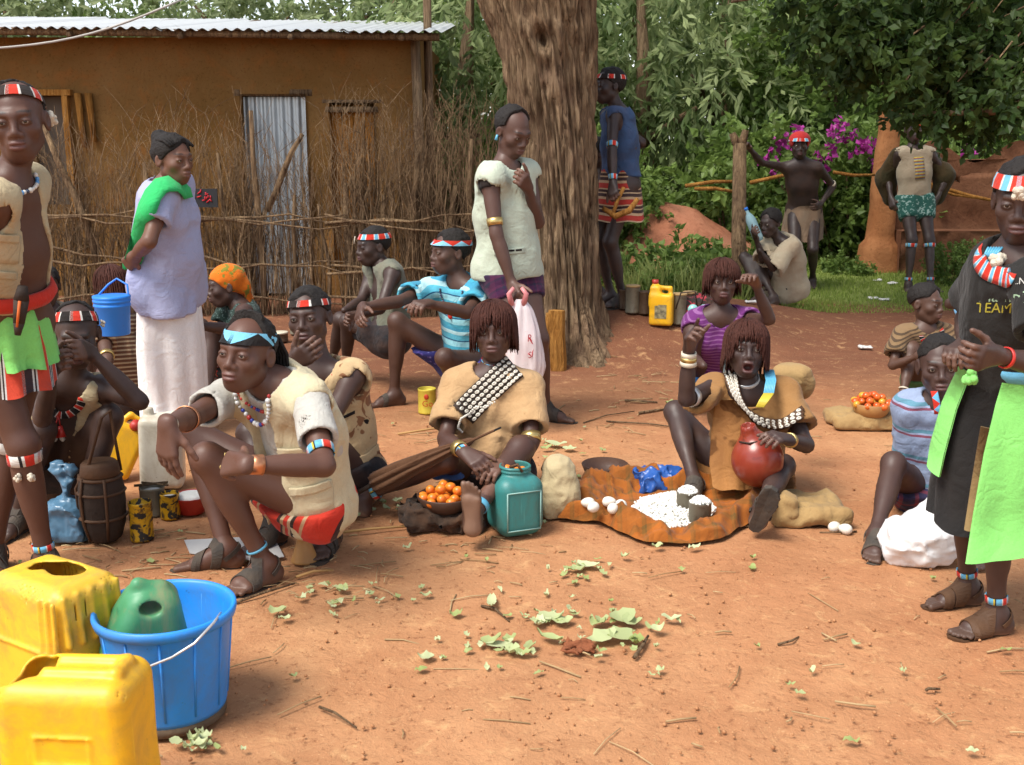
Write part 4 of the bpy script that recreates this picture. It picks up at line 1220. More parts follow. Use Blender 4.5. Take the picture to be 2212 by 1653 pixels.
def man_hand_on_mouth():
    P = Person('seated man in desert camouflage vest covering his mouth with one hand', 1.70, (742, 1030, 4.85), (690, 792, 'n'), -8, head=(668, 686, -.04, -8, 4, 5),
        LA=dict(s=(762, 812, -.03), e=(706, 925, 'n'), w=(640, 985, 'n'), nohand=True), RA=dict(s=(610, 820), e=(598, 880, 'n'), w=(632, 786, 'n'), h=(694, 744, 'n'), palm=(.1, 1, .1), curl=.45, thumb=.1),
        RL=dict(a=(590, 1132, 'g'), k=(560, 965), toe=-30), LL=dict(a=(712, 1140, 'g'), k=(690, 985), toe=-10), skin=(.052, .026, .020), bend=.03)
    report(P, 'mouth'); P.hair(front=.055, side=.02, back=-.05, thick=.007); P.headband(HB_RBW, z=.056, tilt=2, half=.012, lift=.009)
    P.top('black_undershirt', BLACKTOP, off=.007, sleeve=0, hem=0, neckr=.10, vee=.1)
    P.top('camouflage_vest', DESERT, off=.022, sleeve=0, hem=-.12, openw=.030, openbot=.05, neckr=.095, seed=8, drape=1, fold=.011)
    v, f, st = strip(P.top_sdf(), [at(708 + i * 15, 918 - i * 7, P.d0 - .4) for i in range(5)], nrm(at(740, 900, 6) - CAMP), .014, V(0, 0, 1), .004, .006); mesh_obj('zip', v, f, BLACKTOP, P.root)
    pocket(P, P.pel + P.U * .06 - P.Rt * .10, .16, .13, DESERT, axis=nrm(P.F - P.Rt * .3))
    P.lower('shorts', DARKCLOTH, cut=.55)
    P.beads('bead_necklace', P.collar_path(.12, .08, sdf=P.sdf_of(['torso', 'neck'], .010)), .0075, ((.55, .03, .02), (.55, .03, .02), (.55, .03, .02), (.6, .58, .52)))
    c = P.collar_path(.17, .07, sdf=P.sdf_of(['torso', 'neck'], .01))[14]; mb = MB(); v, f = sphere_mesh(c, (.012, .008, .016)); mb.add(v, f); mb.build('pendant', REDBEAD, P.root)
    P.sandal('R', RUBBER); P.sandal('L', RUBBER)
    return P
def boy_by_fence():
    P = Person('boy seated by the fence in grey sleeveless vest with blue, red and white headband', 1.50, (838, 730, 6.95), (826, 570, 'n'), -55, head=(806, 532, -.02, -62, -4, 0),
        LA=dict(s=(848, 592, -.05), e=(822, 668, 'n'), w=(768, 682, 'n'), curl=.5), RA=dict(e=(780, 650, 'n'), w=(742, 672, 'n'), nohand=True),
        RL=dict(a=(716, 790, 'g'), k=(722, 632), toe=-60), LL=dict(a=(748, 800, 'g'), k=(733, 652), toe=-40), skin=(.038, .021, .017), bend=.04)
    report(P, 'boyfence'); P.hair(front=.06, side=.02, back=-.04, thick=.006); P.headband(HB_BRW, z=.062, tilt=2, half=.015, lift=.009)
    P.top('vest', cloth('grey_green_vest', base=lin('6f7466'), kind='plain', damt=.2), off=.014, sleeve=0, hem=-.02, openw=.03); P.lower('shorts', DARKCLOTH, cut=.6)
    mb = MB(); mb.tube([P.HL(.012, .104, .07), P.HL(.020, .108, .045), P.HL(.022, .108, .026)], [.003, .003, .006], 5); mb.build('bead_pendant', CREAMBAND, P.root)
    return P
def man_turquoise():
    P = Person('seated man in turquoise striped tee with blue and red headband looking sideways', 1.70, (1012, 785, 6.55), (996, 606, 'n'), -38, head=(972, 545, -.03, -62, 2, 0),
        RA=dict(s=(922, 628), e=(860, 652, 'n'), w=(782, 664, 'n'), h=(768, 702, 'n'), palm=(.6, .4, -.3), curl=.4), LA=dict(s=(1040, 640), e=(1008, 676, 'n'), w=(925, 656, 'n'), h=(885, 658, 'n'), palm=(0, .5, -.9), curl=.6),
        RL=dict(a=(852, 848, 'g'), k=(836, 680), toe=-62), LL=dict(a=(1004, 862, 'g'), k=(986, 690), toe=-30), skin=(.075, .036, .025), bend=.04)
    report(P, 'turq'); P.hair(front=.058, side=.01, back=-.05, thick=.009); P.headband(HB_BLUERED, z=.052, tilt=0, half=.013, lift=.011)
    P.top('striped_tee', TURQ, off=.018, sleeve=.6, hem=-.06, flare=.022, fold=.011, seed=4, drape=.5); P.lower('print_shorts', PURPLEPR, cut=.62, off=.022)
    P.beads('bead_necklace', P.collar_path(.17, .08, sdf=P.top_sdf()), .006, ((.05, .05, .12), (.03, .03, .03)), jitter=.3)
    c = P.collar_path(.2, .07, sdf=P.top_sdf())[14]; v, f = sphere_mesh(c, (.016, .008, .020)); mesh_obj('pendant', v, f, REDBEAD, P.root)
    P.sandal('R', RUBBER, straps=((.08, 10, .013),), heel=False)
    return P
def man_green_vest():
    P = Person('standing man in pale green sleeveless vest looking down beside the tree trunk', 1.72, (1100, 580, 6.15), (1086, 356, 'n'), 38, head=(1108, 285, -.03, 40, -24, 0),
        RA=dict(s=(1058, 388, -.07), e=(1072, 506, 'n'), w=(1106, 615, 'n'), h=(1122, 668, 'n'), palm=(.4, .6, 0), curl=.85), LA=dict(e=(1162, 480, 'n'), w=(1140, 405, 'n'), h=(1118, 372, 'n'), palm=(-.6, .5, .3), curl=.8),
        RL=dict(a=(1090, 890, 'g'), toe=10), LL=dict(a=(1178, 878, 'g'), k=(1166, 740), toe=66), skin=(.085, .040, .028), slim=.96)
    report(P, 'mint'); P.hair(front=.012, side=.03, back=-.085, thick=.012)
    P.top('black_undershirt', BLACKTOP, off=.003, sleeve=.14, hem=0, neckr=.085, fold=.003, flare=.004)
    P.top('pale_green_vest', MINT, off=.028, sleeve=0, hem=-.055, hemflare=.012, neckr=.095, seed=2, fold=.008, drape=1)
    pocket(P, P.pel + P.U * .06 + P.Rt * .02, .17, .12, MINT, axis=az(10))
    v, f, st = strip(P.top_sdf(), [P.pel + P.U * (.115 - .0 * i) + P.Rt * (.085 - .035 * i) + az(10) * .3 for i in range(5)], -az(10), .010, P.U, .004, .012); mesh_obj('zip', v, f, BLACKTOP, P.root)
    P.lower('plaid_shorts', PLAIDPURP, cut=.42, off=.012, top=-.01)
    P.band('brass_armlet', BRASS, 'uaR', .78, .019, .003); P.sandal('L', RUBBER)
    mb = MB(); mb.tube([P.HL(.086, -.01, -.02), P.HL(.090, -.005, -.045)], [.006, .010], 6); mb.build('earring', SKYBEAD, P.root)
    return P
COWRIE_ME = None
def cowrie(parent, p, along, out, s=1.0):
    """one cowrie shell: a plump oval with a dark slit"""
    global COWRIE_ME
    along = nrm(along - out * (along @ out)); M = np.stack([np.cross(out, along), along, out], 1)
    if COWRIE_ME is None:
        v, f = sphere_mesh((0, 0, 0), (.0085, .0125, .006), 10, 6)
        v[:, 2] -= .0035 * np.exp(-(v[:, 0] / .002) ** 2) * (v[:, 2] > 0)
        col = np.where((np.abs(v[:, 0]) < .0012)[:, None] & (v[:, 2] > 0)[:, None], (.10, .06, .04), (.62, .58, .49))
        o = mesh_obj('cowrie', v, f, BEAD, None, True, col=col); COWRIE_ME = o.data; bpy.data.objects.remove(o)
    o = bpy.data.objects.new('cowrie', COWRIE_ME); COL.objects.link(o); o.parent = parent
    off = V(0, 0, 0); w = parent
    while w is not None: off = off + np.array(w.location); w = w.parent
    o.matrix_local = Matrix.Translation(Vector(np.asarray(p) - off)) @ Matrix(np.vstack([np.hstack([M * s, np.zeros((3, 1))]), [0, 0, 0, 1]]).tolist())
    return o
def sash(P, pts, width, rows, ncol, sdf, mat=None, s=1.0, name='cowrie_sash', dirs=None):
    """hide strap set with rows of cowries"""
    pts = np.asarray(pts); t = np.linspace(0, 1, len(pts)); T = np.linspace(0, 1, 24)
    path = np.stack([np.interp(T, t, pts[:, i]) for i in range(3)], 1)
    for _ in range(2): path[1:-1] = (path[:-2] + path[1:-1] * 2 + path[2:]) / 4
    D = path - CAMP; D = D / np.linalg.norm(D, axis=1)[:, None]
    tn = np.gradient(path, axis=0); tn /= np.linalg.norm(tn, axis=1)[:, None]; sd = np.cross(tn, -D); sd /= np.linalg.norm(sd, axis=1)[:, None]
    v, f, st = strip(sdf, path, D, width, sd, .006, .005); o = mesh_obj(name, v, f, mat or DARKLEATHER, P.root, True, st=st)
    g = v[96:].reshape(24, 4, 3)
    for r in range(rows):
        u = (r + .5) / rows * 3; j = min(int(u), 2); w = u - j
        line = g[:, j] * (1 - w) + g[:, j + 1] * w
        for c in range(ncol):
            x = (c + .5 + .25 * (r % 2)) / (ncol + .3) * 23; i = min(int(x), 22); y = x - i
            p = line[i] * (1 - y) + line[i + 1] * y
            a = line[i + 1] - line[i]; b = g[i, 3] - g[i, 0]; nn = nrm(np.cross(a, b)); nn = nn if nn @ P.F > 0 else -nn
            cowrie(o, p + nn * .004, nrm(a) + nrm(b) * .25, nn, s)
    return o
def woman_sash():
    P = Person('seated woman in stained tan tee with a broad cowrie sash across her chest', 1.62, (1062, 1022, 4.98), (1066, 800, 'n'), -3, head=(1066, 716, -.03, -4, 5, 2),
        RA=dict(s=(988, 832), e=(962, 948, 'n'), w=(1004, 978, 'n'), h=(1062, 1018, 'n'), palm=(.1, .6, -.8), curl=.5), LA=dict(s=(1142, 832), e=(1148, 955, 'n'), w=(1084, 1004, 'n'), h=(1040, 1024, 'n'), palm=(0, .5, -.8), curl=.5),
        RL=dict(a=(782, 1072, 'g'), k=(892, 1014), toe=-70, tp=35, up=(-.2, .25, 1)), LL=dict(a=(1022, 1112, -.66), k=(1100, 1005), toe=-10, tp=82, up=(.05, 1, 0)), skin=(.066, .030, .022), belly=.045, bust=.004, shw=.150)
    report(P, 'sash'); P.bob(n=330, fringe=.048, side=-.045, back=-.07, vol=1.12, seed=2)
    P.top('tan_tee', TANTEE, off=.020, sleeve=.70, hem=-.05, flare=.016, fold=.013, seed=3, neckr=.088, vee=.10, drape=1)
    sd = P.top_sdf(); F = P.F * .25
    def q(x, y): return at(x, y, P.d0 - .45)
    sash(P, [q(1112, 790), q(1086, 812), q(1058, 838), q(1028, 866), q(1000, 896)], .115, 5, 13, sd, s=.95)
    path = drop_to(sd, np.array([q(1070, 868), q(1050, 880), q(1028, 878), q(1012, 895), q(995, 905), q(988, 925), q(1000, 938)]), np.tile(nrm(at(1020, 890, 5) - CAMP), (7, 1)), .012)
    P.beads('white_bead_string', path, .0055, ((.62, .58, .5),))
    P.neck_band('neck_bead_strand', BEADBAND, .45, .010, .004); P.neck_band('neck_ring', simple('dark_metal_ring', (.05, .05, .05), .4, metal=.6), .25, .012, .006)
    P.band('brass_armlet', BRASS, 'uaL', .93, .018, .005, lift=.004); P.band('brass_cuff', BRASS, 'faR', .75, .020, .005); P.band('bead_bracelet', BEADBAND, 'faR', .95, .012, .004)
    P.lower('dark_wrap', DARKCLOTH, cut=.45, off=.018, hang=.05, cuts=dict(R=.3, L=.5)); P.band('bead_anklet', BEADBAND, 'skR', .84, .012, .004); P.band('blue_anklet', SKYBEAD, 'skL', .86, .012, .004)
    sdl = P.sdf_of(['th', 'torso'], .03)
    P.drape('denim_cloth', DENIM, [(at(962, 985, P.d0 - .22), .03, .02), (at(962, 1005, P.d0 - .27), .055, .03), (at(966, 1030, P.d0 - .3), .07, .04)], 6, .008, n=40)
    return P
def man_blue_tank():
    P = Person('tall man in blue tank top and red striped wrap standing behind the tree', 1.74, (1338, 398, 8.35), (1338, 236, 'n'), -62, head=(1316, 186, -.02, -72, 0, 0),
        LA=dict(s=(1325, 248), e=(1322, 325, 'n'), w=(1324, 398, 'n'), h=(1325, 440, 'n'), palm=(.3, .6, 0), curl=.8), RA=dict(e=(1398, 318, 'f'), w=(1348, 330, 'f'), nohand=True),
        LL=dict(a=(1344, -.08, 'z'), toe=-70), RL=dict(a=(1318, .06, 'z'), toe=-80), skin=(.030, .019, .017))
    report(P, 'tank'); P.hair(front=.05, side=.01, back=-.06, thick=.012); P.headband(HB_RBW, z=.060, tilt=2, half=.014, lift=.014)
    P.top('tank_top', BLUETANK, off=.012, sleeve=0, hem=.05, neckr=.085, seed=6)
    P.drape('striped_wrap', TANKSKIRT, [(P.pel + V(0, 0, z), w, d) for z, w, d in ((.15, .145, .115), (.0, .178, .15), (-.10, .19, .165), (-.20, .195, .175), (-.27, .198, .178))], 6, .007, seed=2)
    P.band('bead_armlet', BEADBAND, 'uaL', .86, .018, .004); P.band('bead_bracelet', BEADBAND, 'faL', .80, .018, .004)
    P.sandal('L', RUBBER)
    return P
def child_behind_trunk():
    P = Person('child half hidden behind the big tree trunk, wearing a greyish pink checked cloth', 1.30, (1296, 492, 8.75), (1294, 380, 'n'), -75, head=(1290, 332, -.02, -80, -5, 0),
        LA=dict(e=(1300, 432, 'n'), w=(1296, 470, 'n'), nohand=True), RA=dict(e=(1282, 432, 'f'), w=(1284, 480, 'n')), LL=dict(a=(1304, -.05, 'z'), toe=-70), RL=dict(a=(1292, .05, 'z'), toe=-70), skin=(.028, .018, .016), child=1.15)
    report(P, 'childtrunk'); P.hair(front=.05, side=0, back=-.05, thick=.01)
    P.drape('checked_cloth', cloth('pink_grey_check', [(0, (.30, .12, .09)), (.5, (.22, .2, .18)), (.8, (.34, .22, .18))], 0, 9, damt=.05), [(P.pel + V(0, 0, z), w, d) for z, w, d in ((.22, .13, .10), (.0, .135, .11), (-.2, .15, .12))], 5, .006)
    return P
def man_bare_chest():
    P = Person('bare-chested man in red cap leaning with one arm on the forked post', 1.72, (1736, 452, 11.2), (1730, 347, 'n'), -14, head=(1727, 316, -.02, -8, 0, 0),
        RA=dict(s=(1694, 362), e=(1645, 352, 'n'), w=(1616, 318, 'n'), h=(1604, 300, 'n'), palm=(0, 0, -1), curl=.5), LA=dict(s=(1768, 362), e=(1800, 402, 'f'), w=(1772, 442, 'n'), h=(1758, 452, 'n'), palm=(-.8, .4, 0), curl=.5),
        RL=dict(a=(1714, -.05, 'z')), LL=dict(a=(1750, .05, 'z')), skin=(.030, .020, .018))
    report(P, 'bare'); P.hair(front=.05, side=0, back=-.05, thick=.008)
    Q = [ell(P.HL(0, -.012, .05), np.array((.088, .105, .075)) * P.hs, P.M, 'h', .0)]
    def post(X, d):
        L = (X - P.hc) @ P.M / P.hs; return np.maximum(d, (np.where(np.abs(L[:, 0]) > .06, -.03, .05) - L[:, 2]) * .8)
    v, f = mesh_sdf(Q, P.hf * 1.2, off=.010, post=post); mesh_obj('red_cap', v, f, cloth('red_cap', base=(.5, .03, .03), kind='plain', damt=.05), P.root)
    P.headband(HB_BRW, z=.058, tilt=0, half=.015, lift=.024)
    P.drape('grey_wrap', GREYWRAP, [(P.pel + V(0, 0, z), w, d) for z, w, d in ((.08, .15, .12), (.0, .178, .15), (-.15, .20, .17), (-.30, .20, .175))], 7, .010)
    P.band('bone_bracelet', CREAMBAND, 'uaL', .9, .012, .004)
    return P
def man_cream_shirt():
    P = Person('man crouching on a low stool in loose cream shirt holding a water bottle', 1.62, (1694, 620, 10.15), (1690, 518, 'n'), -52, head=(1664, 482, -.03, -50, -8, 0),
        RA=dict(e=(1648, 562, 'n'), w=(1632, 512, 'n'), h=(1625, 495, 'n'), palm=(.5, .5, 0), curl=.7), LA=dict(s=(1710, 532), e=(1670, 580, 'n'), w=(1640, 540, 'n'), nohand=True),
        RL=dict(a=(1640, -.22, 'z'), k=(1612, 565), toe=-60), LL=dict(a=(1668, -.30, 'z'), k=(1632, 568), toe=-50), skin=(.030, .019, .016), bend=.06)
    report(P, 'cream'); P.hair(front=.058, side=0, back=-.05, thick=.012); P.top('cream_shirt', CREAM, off=.026, sleeve=.95, hem=-.08, flare=.03, fold=.014, drape=1, hemflare=.03); P.lower('navy_shorts', NAVY, cut=.8, off=.02)
    return P
def man_leaf_shade():
    P = Person('man standing under the leafy boughs in beige tank, olive jacket and green shorts', 1.72, (1976, 435, 11.3), (1974, 318, 'n'), 6, head=(1974, 282, -.02, 0, -4, 0),
        RA=dict(s=(1942, 332), e=(1918, 385, 'f'), w=(1925, 430, 'n'), palm=(.6, .5, 0), curl=.6), LA=dict(s=(2010, 332), e=(2046, 380, 'f'), w=(2025, 428, 'n'), palm=(-.6, .5, 0), curl=.6),
        RL=dict(a=(1962, 612, 'g'), toe=-15), LL=dict(a=(2010, 612, 'g'), toe=25), skin=(.030, .020, .018))
    report(P, 'leaf'); P.hair(front=.05, side=0, back=-.05, thick=.008); P.headband(HB_RBW, z=.06, tilt=0)
    P.top('long_tank', GREYTANK, off=.016, sleeve=0, hem=-.03, fold=.006)
    v, f, st = strip(P.top_sdf(), [P.neck - P.U * (.10 + .045 * i) + P.F * .3 for i in range(6)], -P.F, .10, P.Rt, .005, .004); mesh_obj('striped_bib', v, f, cloth('bib_stripes', [(0, (.5, .4, .06)), (.25, (.3, .05, .04)), (.5, (.1, .2, .25)), (.75, (.45, .35, .2))], 0, 7, damt=.05), P.root, True, st=st)
    for k, sg in (('R', 1), ('L', -1)):
        Q = [cap(P.sh[k] - P.F * .05, P.el[k] - P.F * .04, [.06, .085], 'j', .03), cap(P.el[k] - P.F * .05, P.el[k] - V(0, 0, .22) + P.Rt * sg * -.06 - P.F * .06, [.085, .06], 'j', .05)]
        v, f = mesh_sdf(Q, .016, off=.012, post=lambda X, d: d - .012 * noise3(X, 14, 3)); mesh_obj('jacket_sleeve', v, f, OLIVE, P.root)
    P.lower('green_shorts', GREENPR, cut=.42, off=.018, top=.08)
    for k in 'RL': P.band('knee_band', BEADBAND, 'sk' + k, .12, .018, .004); P.band('anklet', BEADBAND, 'sk' + k, .9, .014, .004)
    return P
def woman_purple():
    P = Person('seated woman in purple striped tee raising one hand beside her ochre hair', 1.60, (1545, 822, 6.55), (1556, 672, 'n'), -6, head=(1560, 609, -.03, -4, 5, 0),
        LA=dict(s=(1612, 692), e=(1662, 690, 'n'), w=(1632, 612, 'n'), h=(1612, 578, 'n'), palm=(-.5, -.8, 0), curl=.5), RA=dict(s=(1500, 694), e=(1490, 770, 'n'), w=(1520, 790, 'n'), nohand=True),
        RL=dict(a=(1478, 872, 'g'), k=(1490, 748), toe=-10), LL=dict(a=(1592, 880, 'g'), k=(1600, 770), toe=10), skin=(.060, .029, .021), bust=.004)
    report(P, 'purple'); P.bob(n=320, fringe=.048, side=-.02, back=-.06, vol=1.16, seed=8)
    P.top('purple_tee', PURPLE, off=.015, sleeve=.22, hem=.0, fold=.008, neckr=.10, vee=.08, flare=.012); P.lower('print_skirt', BLUEYEL, cut=.7, hang=.2, off=.02)
    return P
def woman_gourd():
    P = Person('old woman shouting with one arm raised, cowrie necklaces over her brown top', 1.60, (1622, 1035, 5.12), (1616, 838, 'n'), -4, head=(1612, 755, -.05, -4, 10, -3),
        RA=dict(s=(1536, 842), e=(1482, 862, 'n'), w=(1489, 750, 'n'), h=(1496, 690, 'n'), palm=(.55, -.75, .1), curl=[.05, .45, .55, .6], thumb=.2), LA=dict(s=(1694, 850), e=(1742, 962, 'n'), w=(1702, 950, 'n'), h=(1652, 936, 'n'), palm=(-.2, .3, -.9), curl=.45),
        RL=dict(a=(1500, 1040, 'g'), k=(1468, 900), toe=-20), LL=dict(a=(1648, 1098, -.72), k=(1690, 1010, 'n'), toe=22, tp=60, up=(.35, .8, .3)), skin=(.042, .024, .021), mouth=.9, bend=.03, shw=.150)
    report(P, 'gourd'); P.bob(n=330, fringe=.055, side=-.06, back=-.08, vol=1.10, seed=9)
    P.top('brown_top', TANTOP, off=.020, sleeve=.60, hem=-.04, flare=.018, fold=.014, neckr=.10, seed=9, drape=1)
    sd = P.top_sdf()
    def q(x, y): return at(x, y, P.d0 - .5)
    P.lower('hide_skirt', TANHIDE, cut=.85, hang=.25, off=.02, fold=.010, cuts=dict(R=.12, L=.9))
    P.drape('goatskin_apron', TANHIDE, [(at(1570, 860, P.d0 - .26), .05, .03), (at(1588, 930, P.d0 - .30), .10, .05), (at(1585, 1000, P.d0 - .30), .10, .05), (at(1585, 1050, P.d0 - .30), .085, .05)], 6, .014, n=60)
    for r, (dy, nc) in enumerate(((0, 21), (15, 21), (30, 22))):
        pts = [q(1566 + dy * .7, 800 + dy * .1), q(1572 + dy * .6, 822 + dy * .2), q(1582 + dy * .5, 850 + dy * .35), q(1604 + dy * .3, 880 + dy * .25), q(1640, 906 + dy * .4), q(1690, 914 + dy * .4), q(1735, 880 + dy * .6)]
        sash(P, pts, .022, 1, nc, P.top_sdf(.012 + .002 * r), LEATHER, .98, 'cowrie_string')
    for i in range(3): P.neck_band('aluminium_neck_ring', ALU, .12 + .16 * i, .007, .007)
    pp = []; dn = project(P.neck)[2]
    for i in range(7):
        x = 1655 + i * 3.2; pp.append(np.array([at(x - 4, 800, dn - .03), at(x + 1, 822, dn - .115), at(x - 4, 850, dn - .165)]))
    P.tubes('blue_bead_strand', SKYBEAD, pp, .0042, 5)
    pp = [np.array([at(1651 + i * 3.2, 850, dn - .165), at(1641 + i * 3, 866, dn - .18), at(1634 + i * 2.4, 880, dn - .185)]) for i in range(7)]
    P.tubes('yellow_bead_strand', YELBEAD, pp, .0042, 5)
    for t in (.78, .70, .86): P.band('bangle', CREAMBAND if t != .78 else BRASS, 'faR', t, .0105, .006)
    P.band('brass_bracelet', BRASS, 'faL', .90, .013, .006); P.band('aluminium_armlet', ALU, 'uaR', .80, .018, .005, lift=.003)
    mb = MB(); mb.tube([P.HL(.082, .0, -.02), P.HL(.086, .01, -.10)], .004, 6); mb.build('earring', simple('pale_blue_bead', (.35, .5, .55), .4), P.root)
    P.sandal('L', RUBBER, straps=((.07, 10, .014),)); P.sandal('R', RUBBER)
    return P
def boy_brown_tee():
    P = Person('small boy in brown striped tee and red beaded collar seated behind the tomato bowl', 1.27, (2000, 822, 6.85), (1998, 706, 'n'), 12, head=(2000, 655, -.02, 42, -2, 0),
        RA=dict(s=(1946, 722), e=(1928, 790, 'n'), w=(1985, 768, 'n'), curl=.6, palm=(.3, .8, 0)), LA=dict(s=(2048, 722), e=(2065, 785, 'n'), w=(2020, 770, 'n'), nohand=True),
        RL=dict(a=(1948, 862, 'g'), k=(1968, 775), toe=-10), LL=dict(a=(2030, 868, 'g'), k=(2022, 780), toe=10), skin=(.085, .042, .028), child=1.14)
    report(P, 'brownboy'); P.hair(front=.055, side=.035, back=-.02, thick=.007); P.top('striped_tee', TANSTRIPE, sleeve=.6, hem=-.02, flare=.02)
    path = P.collar_path(.11, .09, sdf=P.top_sdf()); tn = np.gradient(path, axis=0); tn /= np.linalg.norm(tn, axis=1)[:, None]; sdv = np.cross(tn, -P.F); sdv /= np.linalg.norm(sdv, axis=1)[:, None]
    v, f, st = strip(P.top_sdf(), path, -P.F, .028, sdv, .004, .004); mesh_obj('bead_collar', v, f, HB_RBW, P.root, True, st=st)
    P.lower('green_shorts', cloth('green_shorts', base=(.04, .16, .05), kind='plain'), cut=.5); P.band('ankle_ring', CREAMBAND, 'skR', .8, .006, .004)
    return P
def boy_pale_blue():
    P = Person('boy seated in pale blue striped tee with a bead pendant beside the white bag', 1.50, (2022, 1062, 4.78), (2030, 862, 'n'), -12, head=(2030, 790, -.05, -16, 0, 4),
        RA=dict(s=(1962, 880), e=(1972, 985, 'f'), w=(2010, 1040, 'f'), nohand=True), LA=dict(s=(2092, 880), e=(2105, 985, 'n'), w=(2080, 1040, 'n'), nohand=True),
        RL=dict(a=(1892, 1152, 'g'), k=(1926, 928), toe=-22), LL=dict(a=(2085, 1165, 'g'), k=(2072, 965), toe=5), skin=(.058, .030, .024), bend=.05, child=1.14)
    report(P, 'paleblue'); P.hair(front=.055, side=.03, back=-.05, thick=.004); P.top('pale_blue_tee', PALEBLUE, sleeve=.9, hem=-.04, off=.018, flare=.024, seed=5, drape=1, fold=.011)
    P.lower('plaid_shorts', PLAIDRED, cut=.45, off=.016, hang=.06); P.sandal('R', RUBBER, straps=((.06, 15, .018), (.095, -14, .014)))
    def q(x, y): return at(x, y, P.d0 - .5)
    v, f, st = strip(P.top_sdf(), [q(2026, 872), q(2030, 890), q(2033, 908), q(2034, 922)], -P.F, .026, P.Rt, .005, .004); mesh_obj('bead_pendant', v, f, cloth('pendant_triangles', (REDC, SKYC), 0, 4, kind='tri', damt=0), P.root, True, st=st)
    return P
def text_on(P, name, txt, origin, Rv, Uv, size, mat, sdf, Dv):
    cu = bpy.data.curves.new('lettering', 'FONT'); cu.body = txt; cu.size = size; cu.resolution_u = 2; cu.align_x = 'LEFT'
    ob = bpy.data.objects.new('lettering', cu); COL.objects.link(ob)
    bpy.context.view_layer.update(); me = ob.evaluated_get(bpy.context.evaluated_depsgraph_get()).to_mesh()
    v = np.array([(p.co.x, p.co.y) for p in me.vertices]); f = [tuple(p.vertices) for p in me.polygons]
    ob.to_mesh_clear(); bpy.data.objects.remove(ob); bpy.data.curves.remove(cu)
    W = origin + v[:, :1] * Rv + v[:, 1:2] * Uv
    W = drop_to(sdf, W - Dv * .12, np.tile(Dv, (len(W), 1)), .003) if sdf is not None else W
    return mesh_obj(name, W, f, mat, P.root if hasattr(P, 'root') else P, False)
def girl_lime_wrap():
    P = Person('standing youth in black lettered tee with a lime cloth wrapped over a black skirt', 1.50, (2182, 822, 3.52), (2196, 545, 'n'), -58, head=(2208, 432, -.04, -28, -10, 0),
        LA=dict(s=(2240, 620, -.02), e=(2265, 792, 'n'), w=(2148, 768, 'n'), h=(2085, 782, 'n'), palm=(-.2, .9, .2), curl=.7), RA=dict(s=(2128, 590, .05), e=(2085, 690, 'f'), w=(2082, 745, 'n'), h=(2040, 770, 'n'), palm=(.3, .2, -.8), curl=.6),
        RL=dict(a=(2090, 1262, 'g'), toe=-76), LL=dict(a=(2152, 1322, 'g'), toe=-72), skin=(.052, .027, .021), child=1.06)
    report(P, 'limewrap2'); P.hair(front=.055, side=.02, back=-.06, thick=.008); P.headband(HB_BRW, z=.058, tilt=4, half=.020, lift=.010)
    fluff('feather_pompon', P, P.HL(.0, .125, .045), .026, 24, seed=3)
    P.top('black_tee', BLACKTEE, off=.018, sleeve=.5, hem=-.02, flare=.02, seed=4, fold=.009, drape=.6, neckr=.085)
    sd = P.top_sdf(); white = simple('shirt_print_white', (.5, .48, .44), .8, .1); yel = simple('shirt_print_yellow', (.42, .36, .05), .8, .1)
    Dv = nrm(at(2170, 620, 5) - CAMP); Rv = V(1, 0, 0)
    for txt, x, y, sz, m in (('SURF', 2108, 612, .030, white), ('WOZ.NO', 2146, 614, .026, white), ('champion', 2106, 652, .050, simple('shirt_print_green', (.30, .42, .28), .8, .1)), ('TEAM', 2106, 676, .042, yel)):
        text_on(P, 'lettering', txt, at(x, y, P.d0 - .25), Rv, V(0, 0, 1), sz, m, sd, Dv)
    P.lower('black_skirt_seat', BLACKSK, cut=.5, off=.01)
    b = P.pel
    P.drape('black_skirt', BLACKSK, [(P.axis(z), w, d) for z, w, d in ((.03, .15, .125), (-.12, .185, .17), (-.35, .20, .185), (-.46, .195, .18))], 7, .012, seed=5)
    P.drape('tan_underskirt', TANUNDER, [(P.axis(z), w, d) for z, w, d in ((-.10, .195, .175), (-.30, .205, .185), (-.42, .205, .185))], 10, .014, arc=(-44, -10), seed=8)
    P.drape('lime_wrap', LIME, [(P.axis(z), w, d) for z, w, d in ((.055, .17, .14), (-.02, .20, .185), (-.16, .225, .225), (-.34, .24, .245), (-.49, .245, .25))], 5, .030, arc=(-182, -22), seed=2, n=110)
    P.drape('lime_wrap_fold', LIME, [(P.axis(z), w, d) for z, w, d in ((.05, .175, .155), (-.06, .205, .195), (-.2, .23, .215), (-.27, .235, .22))], 5, .012, arc=(12, 34), seed=4, n=30)
    kn = at(2090, 818, P.d0 - .20); fluff('wrap_knot', P, kn, .035, 12, mat=LIME, seed=2)
    v, f, st = ring(P.sdf_of(['torso']), P.pel + P.U * .10, P.U, P.F, .020, .006, 40, .022, rmax=.3); mesh_obj('bead_belt', v, f, cloth('belt_blocks', [(0, SKYC), (.5, BLACKC), (.6, (.6, .5, .05)), (.66, REDC)], 0, 3, damt=.02), P.root, True, st=st)
    path = P.collar_path(.05, .085, sdf=sd); tn = np.gradient(path, axis=0); tn /= np.linalg.norm(tn, axis=1)[:, None]; sdv = np.cross(tn, -P.F); sdv /= np.linalg.norm(sdv, axis=1)[:, None]
    v, f, st = strip(sd, path, -P.F, .045, sdv, .006, .006); mesh_obj('bead_collar', v, f, HB_BRW, P.root, True, st=st)
    fluff('collar_pompon', P, at(2155, 562, P.d0 - .26), .030, 26, seed=8, squash=.7)
